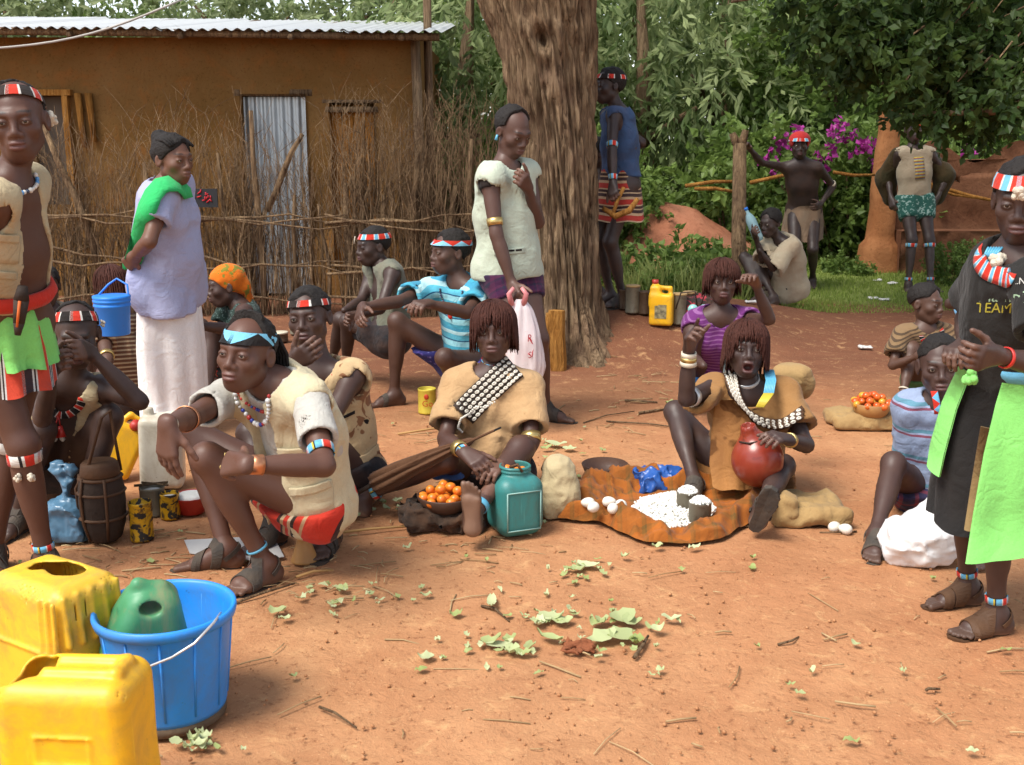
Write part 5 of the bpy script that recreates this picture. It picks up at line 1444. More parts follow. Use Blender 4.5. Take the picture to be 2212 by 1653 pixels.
    pp = [np.array([at(2135 + i * 6, 535, P.d0 - .25), at(2128 + i * 5, 548, P.d0 - .26), at(2140 + i * 5, 556, P.d0 - .26)]) for i in range(6)]; P.tubes('bead_loops', SKYBEAD, pp, .004, 5)
    P.band('red_bracelet', REDBEAD, 'faL', .80, .005, .004); P.band('bead_anklet', BEADBAND, 'skR', .87, .010, .004); P.band('bead_anklet', BEADBAND, 'skL', .87, .012, .004)
    for k in 'RL': P.sandal(k, LEATHER, straps=((.06, 10, .026), (.105, 0, .018)))
    return P
def child_resting_elbow():
    P = Person('child in light blue crouching behind the youth in the black tee, elbow out', 1.35, (2148, 800, 6.1), (2140, 660, 'n'), -30, head=(2150, 590, -.02, -20, -20, 0),
        RA=dict(s=(2108, 662), e=(2052, 656, 'n'), w=(2112, 640, 'n'), nohand=True), LA=dict(e=(2185, 745, 'n'), w=(2150, 790, 'n'), palm=(-.3, .8, -.4)), RL=dict(a=(2110, 900, 'g'), k=(2085, 745), toe=-20), LL=dict(a=(2170, 905, 'g'), k=(2160, 790)), skin=(.045, .025, .020))
    report(P, 'elbow'); P.hair(front=.05); P.top('light_blue_tee', cloth('light_blue_tee', base=(.16, .38, .62), kind='plain', damt=.05), sleeve=.4, hem=-.05, flare=.02); P.lower('shorts', DARKCLOTH, cut=.5)
    return P
def child_by_fence():
    P = Person('child peeping out from behind the man in the khaki vest, near the fence', 1.30, (112, 790, 6.7), (108, 668, 'n'), 20, head=(98, 618, -.02, 25, 0, 0),
        RA=dict(e=(72, 722, 'n'), w=(85, 762, 'n')), LA=dict(e=(150, 720, 'n'), w=(140, 760, 'n')), RL=dict(a=(90, 850, 'g'), k=(85, 770)), LL=dict(a=(140, 850, 'g'), k=(140, 770)), skin=(.06, .03, .022), child=1.14)
    report(P, 'peep'); P.hair(front=.05); P.top('pale_tee', CREAM, sleeve=.4, hem=-.05); P.lower('shorts', DARKCLOTH, cut=.6)
    return P
MAKERS = [man_lime_wrap, woman_lavender, boy_squatting_hands, woman_brown_stripes, woman_headscarf, man_squatting, man_hand_on_mouth, boy_by_fence, man_turquoise, man_green_vest,
          woman_sash, man_blue_tank, child_behind_trunk, man_bare_chest, man_cream_shirt, man_leaf_shade, woman_purple, woman_gourd, boy_brown_tee, boy_pale_blue, girl_lime_wrap, child_resting_elbow, child_by_fence]
def all_people():
    for mk in MAKERS: PEOPLE[mk.__name__] = mk()
# ---------------------------------------------------------------- earth, grass, sky behind
def earth_mat():
    t = NT('red_earth'); co = t.n('TexCoord').outputs['Object']; sep = t.n('SeparateXYZ'); t.l(co, sep.inputs[0])
    big = t.ramp(t.noise(co, .55, 5, .6, .6), [(.36, 0.), (.66, 1.)]); mid = t.ramp(t.noise(co, 3.2, 6, .65, .4), [(.35, 0.), (.68, 1.)])
    fine = t.noise(co, 34, 6, .7); speck = t.noise(co, 120, 3, .6)
    c = t.mix(big, lin('ab7450'), lin('bd8f66')); c = t.mix(t.math('MULTIPLY', mid, .65), c, lin('9b6a48'))
    # tree shade painted into the trodden yard behind: darker, redder earth
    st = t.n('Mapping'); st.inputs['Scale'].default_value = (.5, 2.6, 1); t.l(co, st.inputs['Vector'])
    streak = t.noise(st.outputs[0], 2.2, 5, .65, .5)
    yard_shade = t.math('ADD', t.math('MULTIPLY', t.math('SUBTRACT', sep.outputs[1], 6.1), .42), t.math('MULTIPLY', t.math('SUBTRACT', t.noise(co, .9, 4), .5), 1.6))
    yard_shade = t.n('Clamp'); 
    shade_amt = t.math('ADD', t.math('MULTIPLY', t.math('SUBTRACT', sep.outputs[1], 5.75), .52), t.math('MULTIPLY', t.math('SUBTRACT', t.noise(co, .9, 4), .5), 1.4)); t.l(shade_amt, yard_shade.inputs[0])
    c = t.mix(t.math('MULTIPLY', yard_shade.outputs[0], .95), c, t.mix(streak, lin('5c3a2b'), lin('80533c')))
    # pale dust, dark crumbs
    c = t.mix(t.ramp(t.noise(co, 11, 5, .7, .8), [(.56, 0.), (.74, .6)]), c, lin('d0a574'))
    c = t.mix(t.ramp(fine, [(.30, .75), (.44, 0.)]), c, lin('75482f')); c = t.mix(t.ramp(speck, [(.62, 0.), (.72, .55)]), c, lin('d3a87c'))
    # grass-stained soil under the lawn
    gx = t.n('Clamp'); t.l(t.math('MULTIPLY', t.math('SUBTRACT', sep.outputs[1], t.math('ADD', 9.75, t.math('MULTIPLY', t.noise(co, .8, 3), 1.2))), 2.0), gx.inputs[0])
    gy = t.n('Clamp'); t.l(t.math('MULTIPLY', t.math('SUBTRACT', sep.outputs[0], 0.9), 2.0), gy.inputs[0])
    c = t.mix(t.math('MULTIPLY', gx.outputs[0], gy.outputs[0]), c, t.mix(t.noise(co, 9, 4), (.13, .18, .035), (.24, .27, .08)))
    nb = t.bump(t.noise(co, 13, 6, .7, .5), .55, .03); nb = t.bump(fine, .45, .012, nb); nb = t.bump(speck, .3, .004, nb)
    return t.fin(c, .92, .15, nb)
def lines(a, b, inner0, inner1, step, grow=1.35):
    xs = list(np.arange(inner0, inner1 + 1e-6, step)); s = step
    while xs[0] > a: s *= grow; xs.insert(0, xs[0] - s)
    s = step
    while xs[-1] < b: s *= grow; xs.append(xs[-1] + s)
    return np.array(xs)
def grid_faces(nx, ny):
    i, j = np.meshgrid(np.arange(nx - 1), np.arange(ny - 1), indexing='ij'); a = (i * ny + j).ravel()
    return np.stack([a, a + ny, a + ny + 1, a + 1], 1)
def ground_detail(x, y):
    P = np.stack([x, y, 0 * x], -1); near = 1 - sst(8, 14, y)
    return (.010 * noise3(P, 1.7, 2) + .006 * noise3(P, 5, 4) + .0035 * noise3(P, 13, 6)) * near - .004
def build_ground():
    X = lines(-250, 250, -4.2, 4.8, .055); Y = lines(-30, 420, 1.7, 11.5, .055)
    gx, gy = np.meshgrid(X, Y, indexing='ij'); z = ground_h(gx, gy) + ground_detail(gx, gy)
    v = np.stack([gx, gy, z], -1).reshape(-1, 3)
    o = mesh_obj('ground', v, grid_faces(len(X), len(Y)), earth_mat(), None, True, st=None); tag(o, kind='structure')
    return o
def leaf_mat(name, c1, c2, trans=.35, rough=.5):
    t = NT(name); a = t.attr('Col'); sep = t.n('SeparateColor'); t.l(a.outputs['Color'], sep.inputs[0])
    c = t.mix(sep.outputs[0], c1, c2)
    oi = t.n('ObjectInfo'); c = t.mix(t.math('MULTIPLY', oi.outputs['Random'], .25), c, tuple(x * .55 for x in c1))
    m = t.fin(c, rough, .3)
    tr = t.n('BsdfTranslucent'); t.l(c, tr.inputs['Color']); mx = t.n('MixShader'); mx.inputs[0].default_value = trans
    out = t.t.nodes['Material Output']; t.l(t.b.outputs[0], mx.inputs[1]); t.l(tr.outputs[0], mx.inputs[2]); t.l(mx.outputs[0], out.inputs['Surface'])
    return m
def leaf_arrays(P, D, W, ln, wd, rs, shape='diamond', droop=0.0):
    """P base points, D directions, W across vectors -> folded leaves of 2 quads"""
    n = len(P); ln = ln[:, None]; wd = wd[:, None]; N_ = np.cross(D, W)
    tip = P + D * ln - V(0, 0, 1) * droop * ln; mid = P + D * ln * .45 + N_ * wd * .25
    a = mid + W * wd; b = mid - W * wd
    v = np.stack([P, a, tip, b], 1).reshape(-1, 3); f = np.arange(n * 4).reshape(n, 4)
    return v, f
def rand_unit(rs, n):
    d = rs.normal(size=(n, 3)); return d / np.linalg.norm(d, axis=1)[:, None]
def crown_mesh(seed, blobs, n, ln, wd, hang=.3, twig=.35, fill=.55):
    """leaf sprays over and through a set of ellipsoidal boughs; blobs: (centre, radii, weight)"""
    rs = np.random.default_rng(seed); vs, cs = [], []; w = np.array([b[2] for b in blobs], float); w /= w.sum()
    nspray = max(1, n // 14); pick = rs.choice(len(blobs), nspray, p=w)
    C = np.array([b[0] for b in blobs])[pick]; Rr = np.array([b[1] for b in blobs])[pick]
    u = rand_unit(rs, nspray); rad = rs.random(nspray) ** (1 / 3) * (1 - fill) + fill
    S = C + u * Rr * rad[:, None] * (1 + .18 * rs.normal(size=(nspray, 1)))
    out = u + rand_unit(rs, nspray) * .5 - V(0, 0, 1) * hang; out /= np.linalg.norm(out, axis=1)[:, None]
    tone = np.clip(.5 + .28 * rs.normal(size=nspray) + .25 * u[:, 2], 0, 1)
    k = 14; t = (np.arange(k) / k)[None, :, None]
    P = S[:, None, :] + out[:, None, :] * t * twig - V(0, 0, 1) * (t ** 2) * twig * hang
    P = (P + rs.normal(size=P.shape) * .02).reshape(-1, 3)
    D = np.repeat(out, k, 0) * .6 + rand_unit(rs, len(P)) * .8 - V(0, 0, 1) * hang * .8; D /= np.linalg.norm(D, axis=1)[:, None]
    W = np.cross(D, rand_unit(rs, len(P))); W /= np.linalg.norm(W, axis=1)[:, None]
    L = ln * (.6 + .8 * rs.random(len(P))); v, f = leaf_arrays(P, D, W, L, wd * L / ln, rs)
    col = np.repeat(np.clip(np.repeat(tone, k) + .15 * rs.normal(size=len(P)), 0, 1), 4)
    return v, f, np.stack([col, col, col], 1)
def trunk_mesh(pts, rad, n=10, seed=0, rough=.06):
    mb = MB(); mb.tube(pts, rad, n); return mb
def bark_mat(name, c1, c2, c3, sx=16, sz=1.4):
    t = NT(name); co = t.n('TexCoord').outputs['Object']; mp = t.n('Mapping'); mp.inputs['Scale'].default_value = (sx, sx, sz); t.l(co, mp.inputs['Vector'])
    n1 = t.noise(mp.outputs[0], 1, 7, .68, 1.2); n2 = t.noise(co, 3.5, 5, .6); n3 = t.noise(mp.outputs[0], 3.2, 4, .6)
    c = t.mix(t.ramp(n1, [(.36, 0.), (.62, 1.)]), c1, c2); c = t.mix(t.math('MULTIPLY', t.ramp(n2, [(.42, 0.), (.7, 1.)]), .6), c, c3); c = t.mix(t.ramp(n1, [(.30, .9), (.41, 0.)]), c, tuple(x * .25 for x in c1))
    nb = t.bump(n1, .9, .05); nb = t.bump(n3, .5, .015, nb)
    return t.fin(c, .9, .15, nb)
BARK = bark_mat('tree_bark', lin('54412f'), lin('a08769'), lin('6d5242'), 30, 2.2)
TWIG = bark_mat('twig_bark', lin('604a38'), lin('a08564'), lin('4c3a2e'), 30, 4)
WOOD = bark_mat('cut_wood', lin('8a5a24'), lin('b98544'), lin('6d4520'), 22, 2)

def big_tree():
    root = empty('big_tree', (.37, 7.95, 0)); tag(root, 'thick old tree with furrowed brown bark rising from a low earth mound', 'tree')
    nz, na = 170, 230; Z = np.linspace(-.33, 3.6, nz); A = np.linspace(0, 2 * math.pi, na, endpoint=False)
    z, a = np.meshgrid(Z, A, indexing='ij')
    zz = [-.35, -.2, 0, .2, .7, 1.33, 1.86, 2.26, 2.8, 3.4]
    cx = np.interp(z, zz, [.37, .37, .37, .37, .35, .305, .245, .16, .04, -.05]); cy = 7.95 + .03 * z
    r = np.interp(z, zz, [.48, .42, .30, .245, .232, .262, .305, .375, .46, .52])
    but = .5 + .5 * np.sin(5 * a + .8); r = r * (1 + .20 * but * np.exp(-(z + .15) / .25))
    ca, sa = np.cos(a), np.sin(a); Q = np.stack([ca * 2.6 + .35 * z, sa * 2.6, z * .75], -1)
    wq = Q + .12 * noise3(Q, 2.2, 8)[..., None]; rid = np.minimum(1, np.abs(noise3(wq * V(1.3, 1.3, .8), 2.6, 1)) * 2.2) * .8 + .45 * np.minimum(1, np.abs(noise3(wq * V(1.4, 1.4, 1.1), 5.6, 2)) * 2) + .3 * noise3(Q, 13, 3)
    r = r + .05 * (rid - .75) + .03 * noise3(Q * V(.5, .5, .9), 2.0, 6)
    for (kz, ka, kr, dp) in ((1.98, -1.62, .10, .13), (1.66, -1.75, .05, .03)):      # old branch scar and hollow
        da = (a - (ka % (2 * math.pi))) * .33; dd = np.sqrt(da ** 2 + (z - kz) ** 2); r = r + .028 * np.exp(-((dd - kr) / .06) ** 2) * (1 + .6 * np.sin(3 * a * 3 + z * 9)) - dp * np.exp(-((da * 1.5) ** 2 + (z - kz) ** 2) / (kr * .55) ** 2)
    v = np.stack([cx + r * ca, cy + r * sa, z + .2], -1).reshape(-1, 3)
    f = []
    i, j = np.meshgrid(np.arange(nz - 1), np.arange(na), indexing='ij'); p = (i * na + j).ravel(); q = (i * na + (j + 1) % na).ravel(); F_ = np.stack([p, q, q + na, p + na], 1)
    mesh_obj('trunk', v, F_, BARK, root)
    for pts, rad in ((((.05, 8.1, 3.4), (-.7, 8.3, 4.6), (-1.8, 8.8, 6.2), (-2.6, 9.4, 7.4)), (.30, .24, .15, .06)), (((.22, 8.1, 3.3), (.6, 8.4, 4.8), (1.3, 9.0, 6.4), (2.2, 9.2, 7.6)), (.30, .24, .15, .06)), (((.15, 8.1, 3.4), (.1, 7.6, 5.0), (-.3, 7.2, 6.8)), (.26, .18, .07))):
        mb = MB(); mb.tube(pts, rad, 12); mb.build('limb', BARK, root)
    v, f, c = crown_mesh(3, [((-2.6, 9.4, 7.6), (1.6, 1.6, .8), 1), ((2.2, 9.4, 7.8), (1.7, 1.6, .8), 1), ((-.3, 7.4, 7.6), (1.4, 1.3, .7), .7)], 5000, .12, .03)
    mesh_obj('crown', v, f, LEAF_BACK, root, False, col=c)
    # split logs leaning on the trunk
    for i, (x, y, w, h, tl) in enumerate(((1200, 660, .10, .40, -2), (1172, 665, .05, .37, 6))):
        b = ground(x, 728, 0); mb = MB(); rs = np.random.default_rng(i); n = 7; prof = [(math.cos(t) * w * (.5 + .1 * rs.random()), math.sin(t) * .045 * (.8 + .4 * rs.random())) for t in np.linspace(0, 2 * math.pi, n, endpoint=False)]
        b = V(b[0], 7.42 + .08 * i, gz(b[0], 7.42)); vs = []
        for zz in np.linspace(0, h, 6): vs += [b + V(px * (1 + .05 * math.sin(zz * 20)) + R(tl) * zz, py + zz * .16, zz) for px, py in prof]
        f = [(k * n + m, k * n + (m + 1) % n, (k + 1) * n + (m + 1) % n, (k + 1) * n + m) for k in range(5) for m in range(n)] + [tuple(range(n))[::-1], tuple(range(5 * n, 6 * n))]
        o = mesh_obj('split_log', vs, f, WOOD, None, False, origin=b); tag(o, ('broad' if i == 0 else 'narrow') + ' slab of split yellow wood propped against the big tree trunk', 'log')
LEAF_BACK = leaf_mat('feathery_leaf', (.10, .155, .045), (.42, .49, .22), .5)
LEAF_PALE = leaf_mat('pale_spray_leaf', (.14, .20, .065), (.45, .51, .27), .5)
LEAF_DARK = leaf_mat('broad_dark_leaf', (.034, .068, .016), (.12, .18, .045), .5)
LEAF_BUSH = leaf_mat('bush_leaf', (.085, .145, .028), (.23, .33, .08), .45)
FLOWER = leaf_mat('magenta_bract', (.30, .02, .20), (.50, .06, .36), .3)

def background_trees():
    mats = [LEAF_BACK, LEAF_PALE, LEAF_BUSH]
    protos = []
    specs = [  # blobs in tree space, leaf length, width, hang
        ([((0, 0, 3.2), (1.5, 1.4, 1.0), 2), ((-.9, .2, 2.1), (1.0, 1.0, .8), 1), ((1.0, -.2, 2.3), (1.0, 1.0, .8), 1), ((.1, 0, 4.3), (1.0, 1.0, .8), 1), ((0, -.6, 1.2), (1.1, .8, .7), 1)], 6500, .17, .028, .55, .5),
        ([((0, 0, 2.9), (1.2, 1.2, 1.3), 2), ((.8, .3, 4.0), (1.0, .9, .9), 1), ((-.8, -.2, 3.8), (.9, .9, .8), 1), ((0, -.3, 1.5), (1.2, .9, .7), 1)], 8000, .15, .034, .35, .42),
        ([((0, 0, 2.3), (1.3, 1.3, 1.1), 2), ((.9, 0, 3.2), (.9, .9, .8), 1), ((-.9, 0, 3.0), (.9, .9, .8), 1), ((0, 0, 1.0), (1.3, 1.1, .7), 1)], 8000, .13, .045, .2, .35)]
    for i, (bl, n, ln, wd, hg, tw) in enumerate(specs):
        root = empty('background_tree'); v, f, c = crown_mesh(20 + i, bl, n, ln, wd, hg, tw, .45)
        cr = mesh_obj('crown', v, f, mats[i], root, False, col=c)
        mb = MB(); mb.tube([(0, 0, -.3), (.05, 0, 1.2), (-.05, .05, 2.4), (.05, 0, 3.6)], [.16, .13, .10, .04], 8); mb.build('trunk', BARK, root)
        mb = MB()
        for bb in bl: mb.tube([(0, 0, 1.0 + .25 * bb[0][2]), tuple(np.array(bb[0]) * .6 + V(0, 0, .3 * bb[0][2])), bb[0]], [.06, .045, .02], 6)
        mb.build('branches', BARK, root); protos.append(root)
    spots = [  # x, y, scale, prototype, turn, label
        (-7.6, 17.5, 1.0, 1, 10, 'bushy green tree whose top shows over the hut roof far along from the corner post'), (-5.6, 18.5, .95, 2, 80, 'dark leafy tree rising behind the middle of the tin roof'), (-3.9, 16.8, .92, 1, 200, 'pale feathery tree behind the tin roof above the metal door'),
        (-2.2, 17.5, .98, 1, 300, 'pale tree spraying light green tips over the roof corner'), (-.55, 14.6, .98, 0, 40, 'feathery drooping tree between the hut corner and the big trunk'), (-.2, 19.5, 1.2, 2, 120, 'taller dark tree standing behind the drooping one beside the hut'),
        (1.7, 15.2, 1.02, 0, 160, 'feathery tree just behind the man in the blue tank top'), (3.0, 16.6, 1.1, 0, 250, 'feathery tree with light tips behind the red earth heap'), (2.4, 20.5, 1.3, 1, 20, 'tall pale tree standing in the second row behind the red earth heap'),
        (4.3, 15.6, .95, 2, 60, 'dense round tree behind the forked post'), (5.6, 17.5, 1.1, 1, 140, 'pale tree behind the ruined mud wall'), (7.4, 16.5, 1.1, 2, 220, 'dense tree standing past the end of the ruined mud wall'),
        (-9.5, 20, 1.25, 0, 320, 'large drooping tree far behind the end of the hut'), (.9, 22, 1.3, 0, 200, 'tall drooping tree in the gap beyond the big trunk'), (5.0, 22, 1.35, 0, 100, 'tall drooping tree beyond the flowering bush')]
    for i, (x, y, s, k, tr, lab) in enumerate(spots):
        src = protos[k]; o = src if not src.get('used') else copy_obj(src); 
        if not src.get('used'): src['used'] = 1
        else:
            for ch in src.children: copy_obj(ch, o)
        o.location = (x, y, -.05); o.scale = (s, s, s * .95); o.rotation_euler = (0, 0, R(tr)); tag(o, lab, 'tree', 'trees behind the yard')
    for p in protos:
        if 'used' in p: del p['used']
    for o in bpy.data.objects:
        if 'used' in o: del o['used']
    # thicket that closes the view low down
    rs = np.random.default_rng(5)
    bush_bl = [((0, 0, .55), (.75, .6, .5), 2), ((.4, 0, 1.0), (.45, .4, .35), 1), ((-.4, .1, .9), (.5, .4, .35), 1)]
    v, f, c = crown_mesh(41, bush_bl, 4200, .085, .030, .1, .22, .4)
    base = None
    bs = [(1.2, 13.4, 1.0, 'low shrub beside the red earth heap towards the tree trunk'), (2.7, 13.6, 1.2, 'broad shrub on the far side of the red earth heap'), (3.5, 13.6, 1.0, 'shrub growing behind the forked post'), (4.6, 13.9, 1.3, 'shrub with pink blossom drooping over its top'), (5.9, 14.5, 1.4, 'shrub partly behind the ruined mud wall'), (-.35, 12.4, .95, 'shrub squeezed in beside the hut corner'), (.35, 13.2, 1.2, 'shrub behind the big tree trunk'), (4.62, 11.55, .36, 'small grey-green plant at the foot of the ruined mud wall')]
    for i, (x, y, s, lab) in enumerate(bs):
        r = empty('bush', (x, y, -.02)); r.scale = (s, s, s); r.rotation_euler = (0, 0, rs.random() * 6); tag(r, lab, 'bush', 'shrubs behind the yard')
        if base is None:
            o1 = mesh_obj('foliage', v, f, LEAF_BUSH, None, False, col=c); mb = MB()
            for k in range(7): a = k * .9; mb.tube([(0, 0, 0), (.2 * math.cos(a), .2 * math.sin(a), .4), (.42 * math.cos(a), .36 * math.sin(a), .85)], [.02, .014, .006], 5)
            o2 = mb.build('stems', TWIG, None); base = (o1, o2); o1.parent = r; o2.parent = r
        else:
            copy_obj(base[0], r); copy_obj(base[1], r)
    # magenta flowering bush
    r = empty('flowering_bush', (4.05, 13.0, 0)); tag(r, 'bush with magenta blossoms behind the bare-chested man', 'bush')
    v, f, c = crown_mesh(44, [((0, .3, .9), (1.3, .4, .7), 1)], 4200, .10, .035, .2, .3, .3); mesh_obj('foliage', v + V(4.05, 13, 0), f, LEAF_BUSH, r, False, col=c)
    v, f, c = crown_mesh(45, [((-.9, -.2, 1.45), (.35, .15, .22), 1), ((.1, -.25, 1.35), (.30, .12, .2), 1), ((.45, -.25, 1.15), (.3, .12, .2), 1), ((-.3, -.2, 1.5), (.25, .1, .12), .6), ((.9, -.2, 1.3), (.2, .1, .15), .4)], 560, .07, .030, .3, .2, .3); mesh_obj('blossoms', v + V(4.05, 13, 0), f, FLOWER, r, False, col=c)
    mb = MB()
    for k in range(6): mb.tube([(4.05 + (k - 2.5) * .15, 13.2, 0), (4.05 + (k - 2.5) * .4, 13.1, 1.1)], [.025, .01], 5)
    mb.build('stems', TWIG, r)

def shade_tree():
    """the broad-leaved tree whose boughs hang in from the side over the mud house"""
    root = empty('shade_tree', (6.3, 8.8, 0)); tag(root, 'broad-leaved tree whose dark boughs hang low in front of the ruined mud wall', 'tree')
    mb = MB(); mb.tube([(6.3, 8.8, -.1), (6.2, 8.8, 1.5), (6.0, 8.9, 2.8), (5.6, 9.0, 4.0)], [.28, .23, .20, .12], 14); mb.build('trunk', BARK, root)
    rs = np.random.default_rng(8)
    arms = [[(6.1, 8.9, 2.4), (4.9, 9.2, 3.1), (3.6, 9.3, 2.95), (2.6, 9.4, 2.75), (1.75, 9.4, 2.6)], [(6.2, 8.8, 1.9), (5.0, 9.0, 2.1), (3.9, 9.2, 1.75), (3.2, 9.2, 1.72)], [(6.1, 8.8, 2.2), (5.1, 9.3, 2.6), (4.2, 9.5, 2.4), (3.0, 9.6, 2.3)], [(5.8, 8.9, 3.2), (4.6, 9.6, 3.7), (3.2, 9.8, 3.5), (2.0, 9.8, 3.2)], [(6.2, 8.7, 1.6), (5.2, 8.8, 1.62), (4.4, 8.9, 1.45)]]
    for a in arms: mb = MB(); mb.tube(a, list(np.linspace(.09, .012, len(a))), 7); mb.build('branch', BARK, root)
    bl = []
    def low(px): return np.interp(px, [1380, 1480, 1600, 1720, 1800, 1860, 1920, 1990, 2040, 2100, 2160, 2240, 2330], [-60, -20, 15, 70, 150, 225, 252, 268, 300, 312, 285, 250, 330])
    for _ in range(2500):
        px = 1400 + rs.random() * 900; py = -70 + rs.random() * 400
        if py > low(px) - 24 - 30 * rs.random(): continue
        if px < 1740 and rs.random() > .04 + .35 * max(0, px - 1520) / 220: continue
        p = at(px, py, 8.6 + 1.3 * rs.random()); bl.append((tuple(p), (.13, .13, .10), 1))
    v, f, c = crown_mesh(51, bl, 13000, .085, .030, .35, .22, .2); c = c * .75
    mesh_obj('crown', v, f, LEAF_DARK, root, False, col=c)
    mb = MB()
    for i in range(0, len(bl), 9):
        p = np.array(bl[i][0]); q = p + V(.25, .05, .22) + rs.normal(size=3) * .08; mb.tube([q, (p + q) / 2 - V(0, 0, .02), p], [.009, .007, .003], 4)
    o = mb.build('twigs', TWIG, root); o['kind'] = 'stuff'

MUD = None
def mud_mat(name, c1, c2, c3):
    t = NT(name); co = t.n('TexCoord').outputs['Object']
    n1 = t.noise(co, 1.1, 6, .6, .4); n2 = t.noise(co, 6, 6, .7, .6); n3 = t.noise(co, 40, 4, .7)
    c = t.mix(t.ramp(n1, [(.35, 0.), (.68, 1.)]), c1, c2); c = t.mix(t.ramp(n2, [(.50, 0.), (.72, .8)]), c, c3); c = t.mix(t.ramp(n3, [(.3, .6), (.45, 0.)]), c, tuple(x * .45 for x in c1))
    nb = t.bump(n2, .6, .03); nb = t.bump(n3, .4, .01, nb)
    return t.fin(c, .95, .1, nb)
def panel(x0, x1, z0, z1, y, th, holes, rough=.012, step=.06, seed=1, sink=None):
    """a mud wall facing the yard: front skin with door and window openings cut out, their reveals and a back"""
    xs = np.unique(np.round(np.concatenate([np.arange(x0, x1, step), [x1]] + [[h[0], h[1]] for h in holes]), 4)); zs = np.unique(np.round(np.concatenate([np.arange(z0, z1, step), [z1]] + [[h[2], h[3]] for h in holes]), 4))
    gx, gz_ = np.meshgrid(xs, zs, indexing='ij'); P = np.stack([gx, 0 * gx + y, gz_], -1)
    d = rough * (noise3(P, 2.3, seed) + .6 * noise3(P, 7, seed + 1)); d = d + (sink(gx, gz_) if sink is not None else 0)
    P[..., 1] += d; v = [P.reshape(-1, 3)]; nx, nz = len(xs), len(zs); f = []
    for i in range(nx - 1):
        for j in range(nz - 1):
            mx, mz = (xs[i] + xs[i + 1]) / 2, (zs[j] + zs[j + 1]) / 2
            if any(h[0] < mx < h[1] and h[2] < mz < h[3] for h in holes): continue
            a = i * nz + j; f.append((a, a + nz, a + nz + 1, a + 1))
    V_ = list(map(tuple, v[0])); 
    def quad(*p):
        n = len(V_); V_.extend(p); f.append((n, n + 1, n + 2, n + 3))
    for h in holes:
        a, b, c, e = h; y0, y1 = y + .02, y + th
        quad((a, y0 - .05, c), (a, y0 - .05, e), (a, y1, e), (a, y1, c)); quad((b, y0 - .05, c), (b, y1, c), (b, y1, e), (b, y0 - .05, e)); quad((a, y0 - .05, e), (b, y0 - .05, e), (b, y1, e), (a, y1, e))
    quad((x0, y + th, z0), (x1, y + th, z0), (x1, y + th, z1), (x0, y + th, z1)); quad((x1, y, z0), (x1, y + th, z0), (x1, y + th, z1), (x1, y, z1)); quad((x0, y, z0), (x0, y, z1), (x0, y + th, z1), (x0, y + th, z0)); quad((x0, y, z1), (x1, y, z1), (x1, y + th, z1), (x0, y + th, z1))
    return V_, f
def wave_sheet(w, L, period, amp, n=10, th=.0015):
    k = max(2, int(w / period)); m = k * n; xs = np.linspace(0, w, m + 1); vs = []
    for y in (0, L):
        for x in xs: vs.append((x, y, amp * math.sin(2 * math.pi * x / period)))
    return vs, [(i, i + 1, m + 1 + i + 1, m + 1 + i) for i in range(m)]
